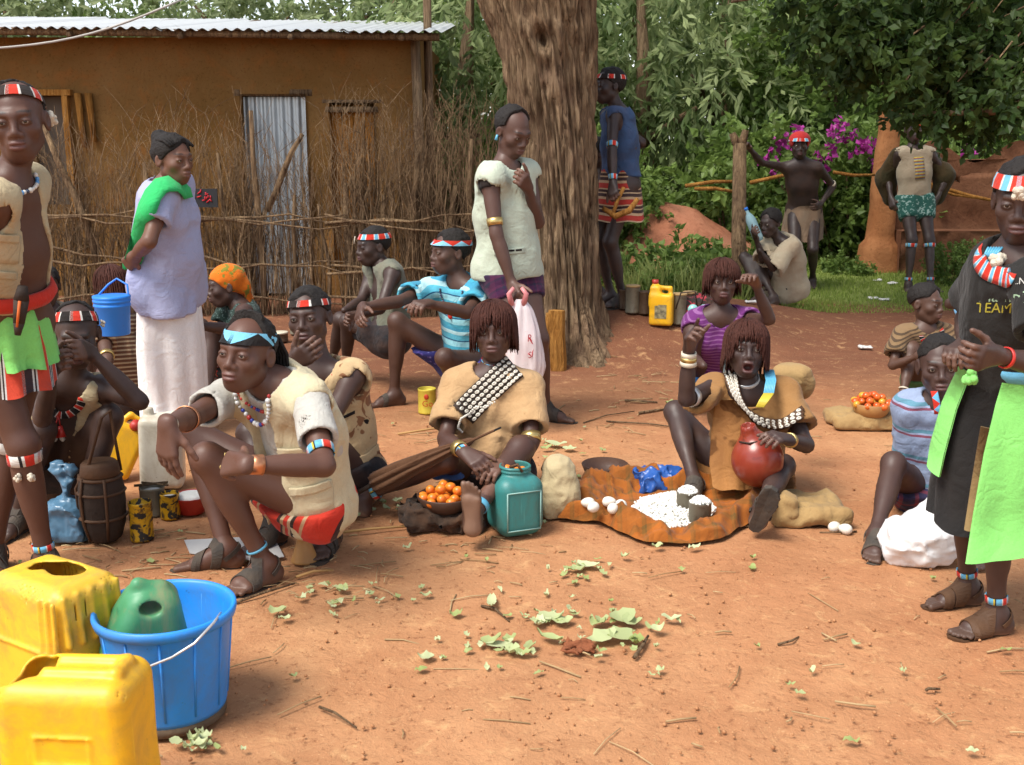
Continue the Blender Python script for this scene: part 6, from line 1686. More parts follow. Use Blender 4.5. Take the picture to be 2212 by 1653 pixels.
def hut():
    Y = 11.0; root = empty('mud_hut', (-4.5, Y, 0)); tag(root, 'ochre mud hut with corrugated tin roof and a sheet-metal door', 'hut')
    mud = mud_mat('ochre_mud', lin('6f5029'), lin('80603a'), lin('8a5a2e'))
    holes = [(-2.585, -1.965, 0.0, 1.94), (-1.74, -1.32, .25, 1.86), (-4.62, -4.24, .9, 1.93)]
    sink = lambda x, z: .05 * np.exp(-((z - .75) / .5) ** 2) * (noise3(np.stack([x, 0 * x, z], -1), 1.5, 4) > .1)
    v, f = panel(-9.2, -.90, -.1, 2.46, Y, .22, holes, .014, .09, 3, sink); mesh_obj('wall', v, f, mud, root, True)
    v, f = panel(-3.2, -.0, -.1, 2.5, 0, .2, [], .01, .15, 5); v = np.array(v); v2 = np.stack([-.905 - v[:, 1], Y + .225 + (v[:, 0] + 3.2), v[:, 2]], 1); mesh_obj('wall', v2, f, mud, root, True)
    tin = simple('galvanised_tin', (.42, .46, .48), .38, .5, (.28, .30, .31), 5, .6, metal=.55, dirt=lin('7a5a40'), dscale=3, dlo=.58, dhi=.8)
    tinw = simple('bleached_tin', (.60, .61, .60), .5, .5, (.55, .56, .55), 4, .5, metal=.2, dirt=lin('8a7a68'), dscale=2.5, dlo=.6, dhi=.85)
    vs, fs = wave_sheet(.92, 3.6, .105, .012); me = None
    for i in range(11):
        x = -9.95 + i * .84; sl = R(6.7); z0 = 2.512 + (i % 2) * .005 - .009 * (i - 5)
        if me is None: o = mesh_obj('roof_sheet', vs, np.array(fs), tinw, None, True); me = o; o.parent = root
        else: o = copy_obj(me, root)
        o.location = (x + 4.5, 10.52 - Y + .02 * math.sin(i * 2.3), z0); o.rotation_euler = (sl, R(-.3), 0)
    mb = MB(); mb.tube([(-9.5, 10.62, 2.53), (-6, 10.62, 2.50), (-3, 10.62, 2.465), (-.66, 10.62, 2.43)], .035, 8); mb.build('eave_pole', TWIG, root)
    for i in range(9): mb = MB(); x = -9 + i * 1.0; mb.tube([(x, 10.55, 2.49 - .009 * i), (x, 13.9, 2.93 - .009 * i)], .03, 6); mb.build('rafter', TWIG, root)
    for i, (x, h) in enumerate(((-.90, 2.46), (-.80, 2.9))): mb = MB(); mb.tube([(x, Y - .06, -.1), (x + .02, Y - .07, 1.2), (x - .01, Y - .05, h)], [.055, .05, .045], 9) if i == 0 else mb.tube([(x, Y + .3, 0), (x - .02, Y + .3, 3.4)], .04, 8); mb.build('corner_post', BARK, root)
    # doors
    vs, fs = wave_sheet(.62, 1.90, .078, .009); vs = np.array(vs); v2 = np.stack([-2.59 + vs[:, 0], Y + .10 + vs[:, 2], vs[:, 1] + .02], 1); d = mesh_obj('metal_door', v2, np.array(fs), tin, root)
    mb = MB(); mb.box((-2.275, Y + .05, 1.955), .74, .10, .06); mb.build('lintel', TWIG, root)
    for i in range(4): mb = MB(); mb.box((-1.69 + i * .108, Y + .07 + .006 * (i % 2), 1.05), .10, .02, 1.58 - .03 * (i % 2)); mb.build('board', mud_mat('mud_plastered_board%d' % i, lin('8a5828'), lin('9d6a30'), lin('5d3a1c')), root, False)
    mb = MB(); mb.box((-1.53, Y + .02, 1.80), .50, .08, .05); mb.box((-1.53, Y + .02, 1.875), .56, .05, .03); mb.build('lintel', TWIG, root)
    for x in (-4.62, -4.24): mb = MB(); mb.box((x, Y - .02, 1.35), .055, .10, 1.15); mb.build('window_frame', WOOD, root, False)
    mb = MB(); mb.box((-4.43, Y - .02, 1.955), .50, .10, .055); mb.build('window_frame', WOOD, root, False); mb = MB(); mb.box((-4.43, Y + .15, 1.4), .36, .01, 1.05); mb.build('shutter', simple('grey_shutter', (.16, .13, .10), .8, .2), root, False)
    for x, h in ((-4.12, .5), (-4.02, .45)): mb = MB(); mb.tube([(x, Y - .04, 1.95), (x + .02, Y - .03, 1.95 - h)], [.035, .025], 7); mb.build('exposed_pole', WOOD, root)
    # cable sagging across the front
    mb = MB(); A = at(-60, 108, 9.2); B = at(395, -2, 9.9); mb.tube([A + (B - A) * t - V(0, 0, .10 * math.sin(math.pi * t)) for t in np.linspace(0, 1, 12)], .010, 5); o = mb.build('cable', simple('pale_cable', (.45, .42, .38), .6), None, origin=A); tag(o, 'pale cable sagging in front of the hut eave', 'cable')
def fence():
    root = empty('twig_fence', (-2.4, 9.85, 0)); tag(root, 'rough fence of upright brushwood twigs in front of the mud hut', 'fence'); rs = np.random.default_rng(3)
    def wx(px): return (px - 1106) * .004 
    # sturdy stakes
    stakes = [((112, 265), (212, 600), .035), ((555, 240), (562, 690), .030), ((662, 290), (578, 455), .030), ((578, 455), (560, 560), .024), ((750, 395), (765, 690), .035), ((322, 350), (340, 690), .028), ((905, 330), (895, 690), .03), ((985, 400), (975, 700), .035), ((1020, 300), (1005, 640), .03), ((60, 420), (80, 690), .03), ((420, 380), (400, 690), .022), ((480, 330), (500, 690), .022), ((640, 420), (630, 690), .022), ((690, 440), (700, 690), .020), ((830, 420), (840, 690), .024)]
    for (a, b, r) in stakes:
        A = at(*a, 9.75); B = at(*b, 9.75); B[1] = 9.82; A[1] = 9.80
        if b[1] >= 640: B[2] = -.05
        M = (A + B) / 2 + V(rs.normal() * .03, rs.normal() * .02, 0); mb = MB(); mb.tube([B, B * .5 + M * .5 + V(.01, 0, 0), M, M * .5 + A * .5 + V(-.015, 0, .0), A], [r * 1.0, r * .95, r * .9, r * .8, r * .6], 8); mb.build('stake', TWIG, root)
    # woven rails
    for zi, (py0, py1) in enumerate(((455, 490), (466, 496), (545, 590), (560, 600), (648, 660), (478, 470))):
        for part in range(3):
            x0 = 40 + part * 330; x1 = x0 + 380; pts = []
            for t in np.linspace(0, 1, 7):
                px = x0 + (x1 - x0) * t; py = py0 + (py1 - py0) * (px / 1040) + 9 * math.sin(t * 6 + zi * 2 + part) + 4 * math.sin(t * 17 + zi); p = at(px, py, 9.6); p[1] = 9.72 - .03 * (zi % 2) + .02 * math.sin(t * 9 + part); pts.append(p)
            mb = MB(); mb.tube(pts, list(np.linspace(.014, .006, 7)), 6); mb.build('rail', TWIG, root)
    # brushwood too fine to count
    mb = MB(); dense = [(345, 40, 190, .95), (505, 26, 120, .9), (770, 38, 230, 1.05), (900, 42, 190, 1.05), (985, 40, 200, 1.05), (140, 50, 95, .65), (235, 40, 65, .6), (650, 40, 70, .65), (430, 45, 65, .65), (590, 50, 55, .65), (840, 50, 80, .8), (60, 50, 80, .6), (1030, 30, 60, .9)]
    for c, sp, n, hm in dense:
        for _ in range(int(n * .85)):
            px = c + rs.normal() * sp * .6; h = (.65 + .85 * rs.random() ** .8) * (.75 + .45 * hm); x = wx(px) * .98; y = 9.86 + rs.normal() * .07; lean = rs.normal() * .10; r = .0028 + .0040 * rs.random()
            pts = [V(x, y, -.03)]
            for k in range(1, 6): t = k / 5; pts.append(V(x + lean * t * h + .05 * rs.normal() * t, y + .03 * rs.normal(), h * t))
            mb.tube(pts, list(np.linspace(r, r * .35, 6)), 3, False)
            for _ in range(3):
                k = rs.integers(2, 6); q = pts[k]; e = q + V(rs.normal() * .12, rs.normal() * .05, .10 + .2 * rs.random()); mb.tube([q, (q + e) / 2 + V(rs.normal() * .015, 0, .01), e], [r * .5, r * .4, r * .2], 3, False)
    o = mb.build('brushwood', TWIG, root, False); o['kind'] = 'stuff'
    # painted board hung on the fence
    s = empty('painted_board', at(440, 428, 9.45)); tag(s, 'small black board with red painted marks hung on the twig fence', 'sign'); c = at(440, 428, 9.45); mb = MB(); mb.box(c, .235, .015, .155); mb.build('board', simple('black_board', (.02, .02, .022), .7), s, False)
    red = simple('red_paint', (.45, .02, .03), .6); mb = MB()
    for k in range(13): p = c + V(-.07 + .14 * rs.random(), -.011, -.045 + .09 * rs.random()); a = rs.random() * 3; L = .018 + .02 * rs.random(); mb.tube([p, p + V(math.cos(a) * L, 0, math.sin(a) * L)], .006, 4)
    mb.build('red_marks', red, s)
def mud_house():
    root = empty('mud_ruin', (5, 12.3, 0)); tag(root, 'ruined mud wall with a standing pilaster behind the hanging boughs', 'ruin')
    mud = mud_mat('orange_mud', lin('94603c'), lin('a6734c'), lin('7a482c')); mud2 = mud_mat('eroded_mud', lin('694532'), lin('7b563f'), lin('4d3022'))
    sink = lambda x, z: .06 * (noise3(np.stack([x * 1.0, 0 * x, z * 2.0], -1), 3.0, 2)) * sst(1.1, .3, z)
    v, f = panel(4.15, 8.6, -.1, 1.5, 12.45, .25, [], .05, .07, 7, sink); v = np.array(v); v[:, 2] -= np.where(v[:, 2] > 1.2, .22 * (noise3(v * V(1, 0, 0), 2.1, 3) + .5), 0); mesh_obj('wall', v, f, mud2, root)
    mb = []; n = 14; zs = np.linspace(-.1, 1.85, 30); vs = []
    for z in zs:
        w = .155 - .03 * z + .05 * sst(.5, -.05, z) + (.045 if z < .42 else 0); 
        for a in np.linspace(0, 2 * math.pi, n, endpoint=False):
            e = (abs(math.cos(a)) ** 6 + abs(math.sin(a)) ** 6) ** (-1 / 6); p = V(4.06 + .03 * z * .3 + w * e * math.cos(a), 12.42 + w * e * math.sin(a), z); vs.append(p + V(1, 1, 0) * .018 * noise3(p[None], 5, 3)[0])
    f = [(k * n + m, k * n + (m + 1) % n, (k + 1) * n + (m + 1) % n, (k + 1) * n + m) for k in range(len(zs) - 1) for m in range(n)]; mesh_obj('corner_pilaster', vs, f, mud, root)
    v, f = panel(4.2, 8.5, -.1, .55, 12.15, .3, [], .03, .07, 9, lambda x, z: .05 * noise3(np.stack([x, 0 * x, z], -1), 6, 8)); mesh_obj('wall_foot', v, f, mud2, root)
    for (a, b, r) in (((2010, 398), (2180, 440), .02), ((2012, 405), (2110, 428), .015), ((1800, 372), (1890, 378), .018)):
        mb = MB(); mb.tube([at(*a, 11.7), (at(*a, 11.7) + at(*b, 11.7)) / 2 - V(0, 0, .02), at(*b, 11.7)], [r, r, r * .7], 7); mb.build('pole', WOOD, root)
def earth_heap():
    c = V(1.72, 12.9, 0); n, m = 40, 14; vs = [tuple(c + V(0, 0, .80))]; rs = np.random.default_rng(2)
    for j in range(1, m + 1):
        t = j / m
        for k in range(n):
            a = 2 * math.pi * k / n; r = (1.15 + .4 * math.cos(a)) * t; z = .80 * (1 - t ** 1.3) - .02; p = c + V(r * math.cos(a), r * .8 * math.sin(a), z); p = p + .06 * noise3(p[None], 2.5, 1)[0] * V(1, 1, 1) + .03 * noise3(p[None], 8, 2)[0]; vs.append(tuple(p))
    f = [(0, 1 + k, 1 + (k + 1) % n) for k in range(n)] + [(1 + j * n + k, 1 + (j + 1) * n + k, 1 + (j + 1) * n + (k + 1) % n, 1 + j * n + (k + 1) % n) for j in range(m - 1) for k in range(n)]
    o = mesh_obj('earth_heap', vs, f, mud_mat('red_heap_soil', lin('9d644a'), lin('ac785e'), lin('7f4c38')), None, True, origin=c); tag(o, 'heap of loose red earth among the weeds behind the tree', 'heap')
    r = empty('forked_post', at(1602, 660, 10.4)); r.location.z = 0; tag(r, 'weathered forked wooden post standing in the grass', 'post'); mb = MB()
    b = V(r.location.x, r.location.y, 0); top = at(1598, 312, 10.4)
    mb.tube([b, b * .6 + top * .4 + V(-.02, 0, 0), top], [.075, .068, .062], 10); mb.build('shaft', TWIG, r)
    for dx, dz in ((-.075, .10), (.05, .13)): mb = MB(); mb.tube([top - V(0, 0, .04), top + V(dx * .6, 0, .04), top + V(dx, 0, dz)], [.05, .04, .03], 8); mb.build('prong', TWIG, r)
    # broken rails behind
    for i, (a, b) in enumerate((((1480, 402), (1600, 392)), ((1620, 395), (1760, 372)), ((1500, 408), (1590, 415)))):
        mb = MB(); A = at(*a, 12.0); B = at(*b, 12.0); mb.tube([A, (A + B) / 2 + V(0, 0, .02), B], [.022, .02, .016], 7); o = mb.build('fallen_rail', WOOD, None, origin=A); tag(o, ('long weathered rail lying across the shrubs by the red heap', 'bare stick rail running behind the forked post', 'short rail lying under the longer one by the red heap')[i], 'rail')
def blades(name, label, n, region, hgt, wd, seed, c1, c2, par=None):
    rs = np.random.default_rng(seed); P = region(rs, n); n = len(P)
    P = np.stack([P[:, 0], P[:, 1], ground_h(P[:, 0], P[:, 1]) - .01], 1); a = rs.random(n) * 6.28; L = hgt * (.45 + .8 * rs.random(n)) * P.shape[0] ** 0
    cl = noise3(P, 1.6, seed) * .5 + .5; L = L * (.45 + .9 * cl); lean = rs.normal(size=(n, 2)) * .28
    T = P + np.stack([lean[:, 0] * L, lean[:, 1] * L, L], 1); M = P * .5 + T * .5 + np.stack([-lean[:, 0] * L * .15, -lean[:, 1] * L * .15, L * .06], 1); W = np.stack([np.cos(a), np.sin(a), 0 * a], 1) * (wd * (.6 + .8 * rs.random(n)))[:, None]
    v = np.stack([P - W, P + W, M + W * .8, T, M - W * .8], 1).reshape(-1, 3); i = np.arange(n) * 5
    col = np.repeat(np.clip(.5 + .3 * rs.normal(size=n), 0, 1), 5)
    f = np.stack([i, i + 1, i + 2, i + 3, i + 4], 1)
    o = mesh_obj(name, v, f, leaf_mat(name + '_leaf', c1, c2, .35), None, False, col=np.stack([col] * 3, 1)); tag(o, label, name, kind='stuff'); return o
def grass():
    def lawn(rs, n):
        x = .9 + rs.random(n) * 6.5; y = 9.9 + rs.random(n) ** 1.1 * 4.0; k = y > 10.05 + .35 * noise3(np.stack([x, y, 0 * x], 1), 1.1, 3) + .35 * sst(4.6, 2.4, x) * 0; k &= ~((x < 1.6) & (y < 10.2)); return np.stack([x, y], 1)[k]
    blades('lawn', 'short green grass covering the ground towards the ruined mud wall', 40000, lawn, .055, .0045, 4, (.17, .24, .04), (.36, .44, .10))
    def tall(rs, n):
        x = 1.0 + rs.random(n) * 2.6; y = 9.9 + rs.random(n) * 2.6; m = (noise3(np.stack([x, y, 0 * x], 1), .9, 5) > -.25) & (x < 2.25) & (y > 10.1); return np.stack([x, y], 1)[m]
    blades('weeds', 'tall yellowish green weeds growing round the red earth heap', 9000, tall, .33, .005, 6, (.16, .21, .05), (.38, .43, .14))
    rs = np.random.default_rng(9); pl = [(1.35, 10.3, .5), (1.9, 10.6, .7), (2.3, 11.2, .8), (1.6, 11.3, .8), (2.75, 11.6, .45), (3.0, 12.3, .5), (2.1, 10.3, .4), (3.55, 12.2, .4), (1.15, 11.0, .6), (3.75, 12.1, .35)]
    labs = ['leafy weed at the edge of the mound behind the tree', 'leafy weed behind the yellow jerrycan and tins', 'tall leafy weed in front of the red earth heap', 'tall leafy weed beside the blue tank top', 'leafy weed near the forked post', 'leafy weed behind the forked post', 'low leafy weed where grass meets bare earth', 'leafy weed by the bare-chested man', 'leafy weed close to the trunk side of the heap', 'leafy weed beside the mud pilaster']
    v, f, c = crown_mesh(61, [((0, 0, .35), (.35, .3, .25), 1)], 700, .11, .035, .0, .2, .3); src = None
    for (x, y, s), lb in zip(pl, labs):
        r = empty('weed_plant', (x, y, 0)); r.scale = (s, s, s); r.rotation_euler = (0, 0, rs.random() * 6); tag(r, lb, 'weed', 'leafy weeds in the grass')
        if src is None:
            src = mesh_obj('leaves', v, f, LEAF_BUSH, None, False, col=c); src.parent = r; mb = MB()
            for k in range(5): a = k * 1.26; mb.tube([(0, 0, 0), (.25 * math.cos(a), .25 * math.sin(a), .45)], [.012, .005], 4)
            st = mb.build('stems', LEAF_STEM, None); st.parent = r
        else: copy_obj(src, r); copy_obj(st, r)
LEAF_STEM = simple('green_stem', (.06, .10, .02), .7)
def environment():
    build_ground(); big_tree(); background_trees(); shade_tree(); hut(); fence(); mud_house(); earth_heap(); grass()
# ---------------------------------------------------------------- goods and vessels
def rbox(c, half, r, M=None, k=.01, op='u', taper=0.0):
    """rounded box prim; M columns are its axes"""
    c = np.asarray(c, float); half = np.asarray(half, float); M = np.eye(3) if M is None else M
    def f(P):
        q = (P - c) @ M; s = 1 - taper * np.clip(q[..., 2:3] / half[2], -1, 1); h = np.concatenate([half[:2] * s, np.broadcast_to(half[2], s.shape)], -1)
        d = np.abs(q) - (h - r); return np.sqrt((np.maximum(d, 0) ** 2).sum(-1)) + np.minimum(d.max(-1), 0) - r
    e = np.abs(M) @ (half * (1 + abs(taper))); return Prim(f, c - e, c + e, k, op, 'b')
def cyl(a, b, r0, r1, k=.005, op='u', rnd=.004):
    a = np.asarray(a, float); b = np.asarray(b, float); ba = b - a; L = np.linalg.norm(ba); u = ba / L
    def f(P):
        q = P - a; t = q @ u; rad = np.sqrt(np.maximum((q * q).sum(-1) - t * t, 0)); rr = r0 + (r1 - r0) * np.clip(t / L, 0, 1)
        dx = rad - rr + rnd; dy = np.abs(t - L / 2) - L / 2 + rnd; return np.minimum(np.maximum(dx, dy), 0) + np.sqrt(np.maximum(dx, 0) ** 2 + np.maximum(dy, 0) ** 2) - rnd
    m = max(r0, r1); return Prim(f, np.minimum(a, b) - m, np.maximum(a, b) + m, k, op, 'c')
def solid(name, prims, h, mat, parent=None, post=None, origin=None):
    v, f = mesh_sdf(prims, h, post=post, pad=.03); return mesh_obj(name, v, f, mat, parent, True, origin=origin)
def plastic(name, col, dirt=lin('8a6a48'), amt=.5, rough=.42, trans=0.0):
    t = NT(name); co = t.n('TexCoord').outputs['Object']
    c = t.mix(t.ramp(t.noise(co, 3, 4), [(.35, 0.), (.7, .6)]), col, tuple(x * .8 for x in col))
    g = t.ramp(t.noise(co, 6, 8, .75, .8), [(.44, 0.), (.74, amt)]); c = t.mix(g, c, dirt)
    sp = t.ramp(t.noise(co, 55, 4, .7), [(.66, 0.), (.74, .7)]); c = t.mix(sp, c, tuple(x * .25 for x in dirt))
    mp = t.n('Mapping'); mp.inputs['Scale'].default_value = (60, 60, 5); t.l(co, mp.inputs['Vector']); sc = t.ramp(t.noise(mp.outputs[0], 1, 3, .6), [(.66, 0.), (.74, .35)]); c = t.mix(sc, c, tuple(min(1, x * 1.4 + .03) for x in col))
    rg = t.math('MULTIPLY_ADD', t.noise(co, 9, 4), .25, rough - .1)
    m = t.fin(c, rg, .45, t.bump(t.noise(co, 30, 4), .12, .006))
    if trans: t.b.inputs['Subsurface Weight'].default_value = trans; t.b.inputs['Subsurface Radius'].default_value = (.02, .012, .004); t.b.inputs['Subsurface Scale'].default_value = 1.0
    return m
YEL = plastic('yellow_plastic', (.86, .47, .010), amt=.6, trans=.25); YEL2 = plastic('faded_yellow_plastic', (.80, .48, .03), amt=.75, trans=.2); BLUEP = plastic('blue_plastic', (.018, .27, .80), lin('5f6468'), .45)
GREENP = plastic('green_plastic', (.06, .25, .11), lin('97825f'), 1.0); TEAL = plastic('teal_plastic', (.035, .20, .19), lin('4d4a38'), .6); BLUE2 = plastic('bright_blue_plastic', (.015, .20, .70), amt=.05); REDP = plastic('red_plastic', (.45, .03, .02), amt=.2); WHITEP = plastic('white_plastic', (.60, .56, .46), lin('8f7850'), .8)
FLOUR = simple('white_flour', (.76, .75, .70), .95, .1, (.66, .63, .55), 20, .5, .3, 60)
def tinmat(name, col, rust=lin('4a3426'), lo=.42, hi=.60, dark=None):
    t = NT(name); co = t.n('TexCoord').outputs['Object']; g = t.ramp(t.noise(co, 18, 6, .65, 1.0), [(lo, 0.), (hi, 1.)]); c = t.mix(g, col, rust)
    if dark: c = t.mix(t.ramp(t.noise(co, 30, 2, .5), [(.56, 0.), (.58, 1.)]), c, dark)
    return t.fin(c, .5, .4, t.bump(g, .2, .004), .25)
TIN_Y = tinmat('yellow_rusty_tin', lin('c99a1a'), lo=.48, hi=.60, dark=(.03, .025, .02)); TIN_G = tinmat('grey_tin', lin('77705f'), lo=.5, hi=.8); TIN_B = tinmat('brown_tin', lin('5d4a38'), lo=.4, hi=.7); TIN_P = tinmat('pale_printed_tin', lin('d8c34a'), lo=.62, hi=.8)
SACK = cloth('jute_sacking', base=lin('a88a5c'), kind='plain', damt=.35, dirt=lin('7c5a38')); SACK2 = cloth('pale_sacking', base=lin('bfae88'), kind='plain', damt=.3, dirt=lin('94744c'))
CALAB = simple('dark_calabash', (.060, .030, .020), .5, .4, (.10, .05, .03), 8, .6, .2, 40); CALABL = simple('light_calabash', (.38, .19, .06), .5, .4, (.25, .11, .04), 8, .6, .1, 40)

def jerry(label, c, half, rz, mat, hole=None, ribs=None, emb=True, h=.0055, handle=True, tilt=(0, 0)):
    """20-litre jerrycan, its top cut open"""
    M = eul(tilt[0], tilt[1], rz); c = np.asarray(c, float)
    def L(x, y, z): return c + M @ V(x, y, z)
    hx, hy, hz = half; P = [rbox(c, half, .045, M, taper=.02)]
    if handle:
        for yy in (-.032, .032): P.append(cap(L(-hx * .30, yy, hz + .001), L(hx * .72, yy, hz + .002), [.014], k=.010))
        P.append(cap(L(hx * .72, -.032, hz + .002), L(hx * .72, .032, hz + .002), [.014], k=.010))
    if emb: 
        for (a, b) in (((-.06, -.03), (.06, -.03)), ((-.06, .035), (.06, .035)), ((-.06, -.03), (-.06, .035)), ((.06, -.03), (.06, .035))): P.append(cap(L(a[0] + .01, -hy - .0008, a[1] + .05), L(b[0] + .01, -hy - .0008, b[1] + .05), [.0038], k=.004))
        P.append(cap(L(-hx * .8, -hy - .0005, -.02), L(hx * .8, -hy - .0005, -.02), [.0035], k=.004))
    if ribs:
        for i in range(5): y = -hy * .75 + i * hy * .38; P.append(cap(L(hx + .002, y, hz * .25), L(hx - .01, y, hz * .88), [.009], k=.008))
        for i in range(3): x = hx * .55 + i * hx * .18; P.append(cap(L(x, -hy - .001, -hz * .2), L(x, -hy - .001, hz * .85), [.007], k=.008))
        P.append(cap(L(-hx * .85, -hy - .001, .02), L(hx * .85, -hy - .001, .02), [.005], k=.005))
    if hole is not None:
        P.append(rbox(c, np.array(half) - .010, .038, M, .004, 's')) 
        for hc, hr in hole:
            e = ell(L(*hc), hr, M, 'h', .006, 's'); e.f = (lambda X, g=e.f: g(X) + .014 * noise3(X, 16, 5) + .008 * noise3(X, 40, 2)); P.append(e)
    def post(X, d): return d - .0018 * noise3(X, 9, 3)
    r = empty('jerrycan', (float(c[0]), float(c[1]), float(c[2] - hz))); tag(r, label, 'jerrycan'); solid('body', P, h, mat, r, post)
    return r, L
def vessel(name, label, cat, c, prof, mat, n=32, parent=None, group=None, rot=None, sx=1, sy=1, part='body'):
    r = empty(name, tuple(float(x) for x in c)); tag(r, label, cat, group); mb = MB(); mb.lathe(prof, c, n, rot, sx, sy); mb.build(part, mat, r); return r
def sphere_obj(name, label, cat, c, rad, mat, group=None, n=12, m=8):
    v, f = sphere_mesh(c, rad, n, m); o = mesh_obj(name, v, f, mat, None, True, origin=c); tag(o, label, cat, group); return o
def crumple(name, label, cat, c, half, mat, seed=1, amp=.03, h=.010, knot=None, squash=None, freq=11, flat=True):
    """bag or bundle: lumpy solid that rests on the earth"""
    c = np.asarray(c, float); g0 = gz(c[0], c[1]); P = [rbox(c, half, min(half) * .75, None, .03)]
    if knot is not None:
        for (a, b, r0, r1) in knot: P.append(cap(c + V(*a), c + V(*b), [r0, r1], k=.03))
    def post(X, d):
        Q = X + .03 * noise3(X, 6, seed + 9)[:, None]; d = d - amp * (.45 - np.abs(noise3(Q, freq, seed))) * 1.3 - amp * .8 * (.4 - np.abs(noise3(Q, freq * 2.1, seed + 2))) - amp * .4 * (.4 - np.abs(noise3(Q, freq * 4.3, seed + 4)))
        return np.maximum(d, (g0 + .003) - X[:, 2]) if flat else d
    v, f = mesh_sdf(P, h, post=post, pad=.04); o = mesh_obj(name, v, f, mat, None, True, origin=(c[0], c[1], g0), st=v - c); tag(o, label, cat); return o
def tin(label, px, py, r, h, mat, fill=None, group=None, lid=False, d=None, n=28):
    b = ground(px, py) if d is None else at(px, py, d); b[2] = gz(b[0], b[1]) if d is None else b[2]
    o = vessel('tin', label, 'tin', b, [(r * .97, .002), (r, .006), (r, .012), (r * .985, .014), (r * .985, h - .012), (r, h - .010), (r * 1.01, h - .002), (r * .97, h), (r * .95, h - .004), (r * .95, h * .80)], mat, n, group=group)
    mb = MB(); mb.lathe([(0.0, h * .86), (r * .5, h * .87), (r * .94, h * .84)][::-1] if not lid else [(r * 1.02, h - .006), (r * 1.02, h + .006), (r * .9, h + .008), (0.0001, h + .008)], b, n); mb.build('lid' if lid else 'contents', fill or FLOUR, o); return o, b
def objects():
    rs = np.random.default_rng(21)
    # ---- water cans and pail in front
    r, L = jerry('bright yellow jerrycan with its top corner torn open in front of the blue bucket', (-.972, 2.29, .20), (.152, .102, .20), R(-4), YEL, hole=[((-.125, .01, .215), (.065, .080, .05)), ((-.09, .02, .225), (.05, .05, .04))])
    r, L = jerry('faded yellow jerrycan with ribbed shoulder and open top behind the brighter one', (-1.245, 2.86, .20), (.158, .110, .20), R(-32), YEL2, hole=[((.01, .03, .22), (.075, .050, .05)), ((-.06, .0, .23), (.05, .05, .04))], ribs=True, emb=False, handle=False)
    b = ground(372, 1540); b[2] = gz(b[0], b[1]); d = project(b)[2]; rr = 144 * d / FPX
    r = empty('bucket', tuple(b)); tag(r, 'large blue plastic bucket with wire handle and muddy foot', 'bucket'); H = .315
    mb = MB(); prof = [(rr * .80, .028), (rr * .815, .04), (rr * .94, H - .035), (rr * .955, H - .030), (rr * 1.005, H - .028), (rr * 1.03, H - .012), (rr * 1.02, H), (rr * .985, H + .002), (rr * .95, H - .006), (rr * .93, H - .03), (rr * .80, .05), (.0001, .045)]; mb.lathe(prof, b, 56); body = mb.build('body', BLUEP, r)
    mb = MB(); mb.lathe([(rr * .77, 0), (rr * .80, .004), (rr * .80, .030), (rr * .7, .032)], b, 48); mb.build('foot', simple('mud_caked_plastic', lin('6b5a48'), .9, .2, lin('4c4238'), 12, .6, .3), r)
    for k in range(12): a = k * math.pi / 6 + .2; u = V(math.cos(a), math.sin(a), 0); mb = MB(); mb.tube([b + u * rr * .817 + V(0, 0, .05), b + u * rr * .943 + V(0, 0, H - .035)], .0035, 5); mb.build('rib', BLUEP, r)
    h0 = at(477, 1324, d - .09); h1 = at(232, 1340, d - .02); mb = MB(); pts = [h0, at(462, 1345, d - .20), at(420, 1390, d - .24), at(372, 1420, d - .245), at(322, 1440, d - .235), at(270, 1430, d - .18), at(236, 1390, d - .10), h1]; mb.tube(pts, .0035, 6); mb.build('wire_handle', ALU, r)
    # upturned green jug in the bucket
    c = b + V(-.045, .0, H - .045); M = eul(R(12), R(8), R(25)); P = [rbox(c, (.095, .085, .115), .04, M, taper=.38)]; tp = c + M @ V(-.02, 0, .105)
    P += [cap(tp + M @ V(-.05, 0, -.055), tp + M @ V(-.02, 0, .012), [.016], k=.015), cap(tp + M @ V(-.02, 0, .012), tp + M @ V(.04, 0, .0), [.016], k=.015), cap(tp + M @ V(.04, 0, 0), tp + M @ V(.075, 0, -.06), [.017], k=.015), ell(tp + M @ V(.01, 0, -.03), (.036, .09, .022), M, 'h', .010, 's')]
    r = empty('green_jug', tuple(c - V(0, 0, .11))); tag(r, 'mud-smeared green plastic jug standing upside down in the blue bucket', 'jug'); solid('body', P, .005, GREENP, r)
    # ---- pail in the woman's hand
    d = project(PEOPLE['woman_lavender'].wr['R'])[2] if 'woman_lavender' in PEOPLE else 5.8; d = d + .0
    c = at(247, 722, d); rr = 38 * d / FPX; H = 84 * d / FPX; r = empty('lidded_pail', tuple(c)); tag(r, 'small blue lidded pail hanging from the hand of the woman in lavender', 'bucket')
    mb = MB(); mb.lathe([(rr * .86, 0), (rr * .88, .004), (rr * .97, H * .72), (rr * 1.02, H * .74), (rr * 1.02, H * .78), (rr * .99, H * .79), (rr * .99, H * .84), (rr * 1.03, H * .85), (rr * 1.03, H * .90), (rr * .99, H * .91), (rr * 1.04, H * .94), (rr * 1.04, H), (rr * .9, H * 1.01), (.0001, H * 1.0)], c, 40); mb.build('body', BLUE2, r)
    top = at(252, 602, d); mb = MB(); mb.tube([c + V(-rr * 1.02, -.01, H * .86), top + V(-.045, 0, -.03), top, top + V(.05, 0, -.03), c + V(rr * 1.02, -.01, H * .86)], .005, 6); mb.build('handle', BLUE2, r)
    # ---- goods by the squatting boy
    M = eul(R(-10), R(28), R(20)); c = ground(264, 1034) + V(0, 0, .14); r = empty('oil_jerrycan', tuple(c - V(0, 0, .13))); tag(r, 'small yellow oil can with red cap tipped over beside the white can', 'jerrycan')
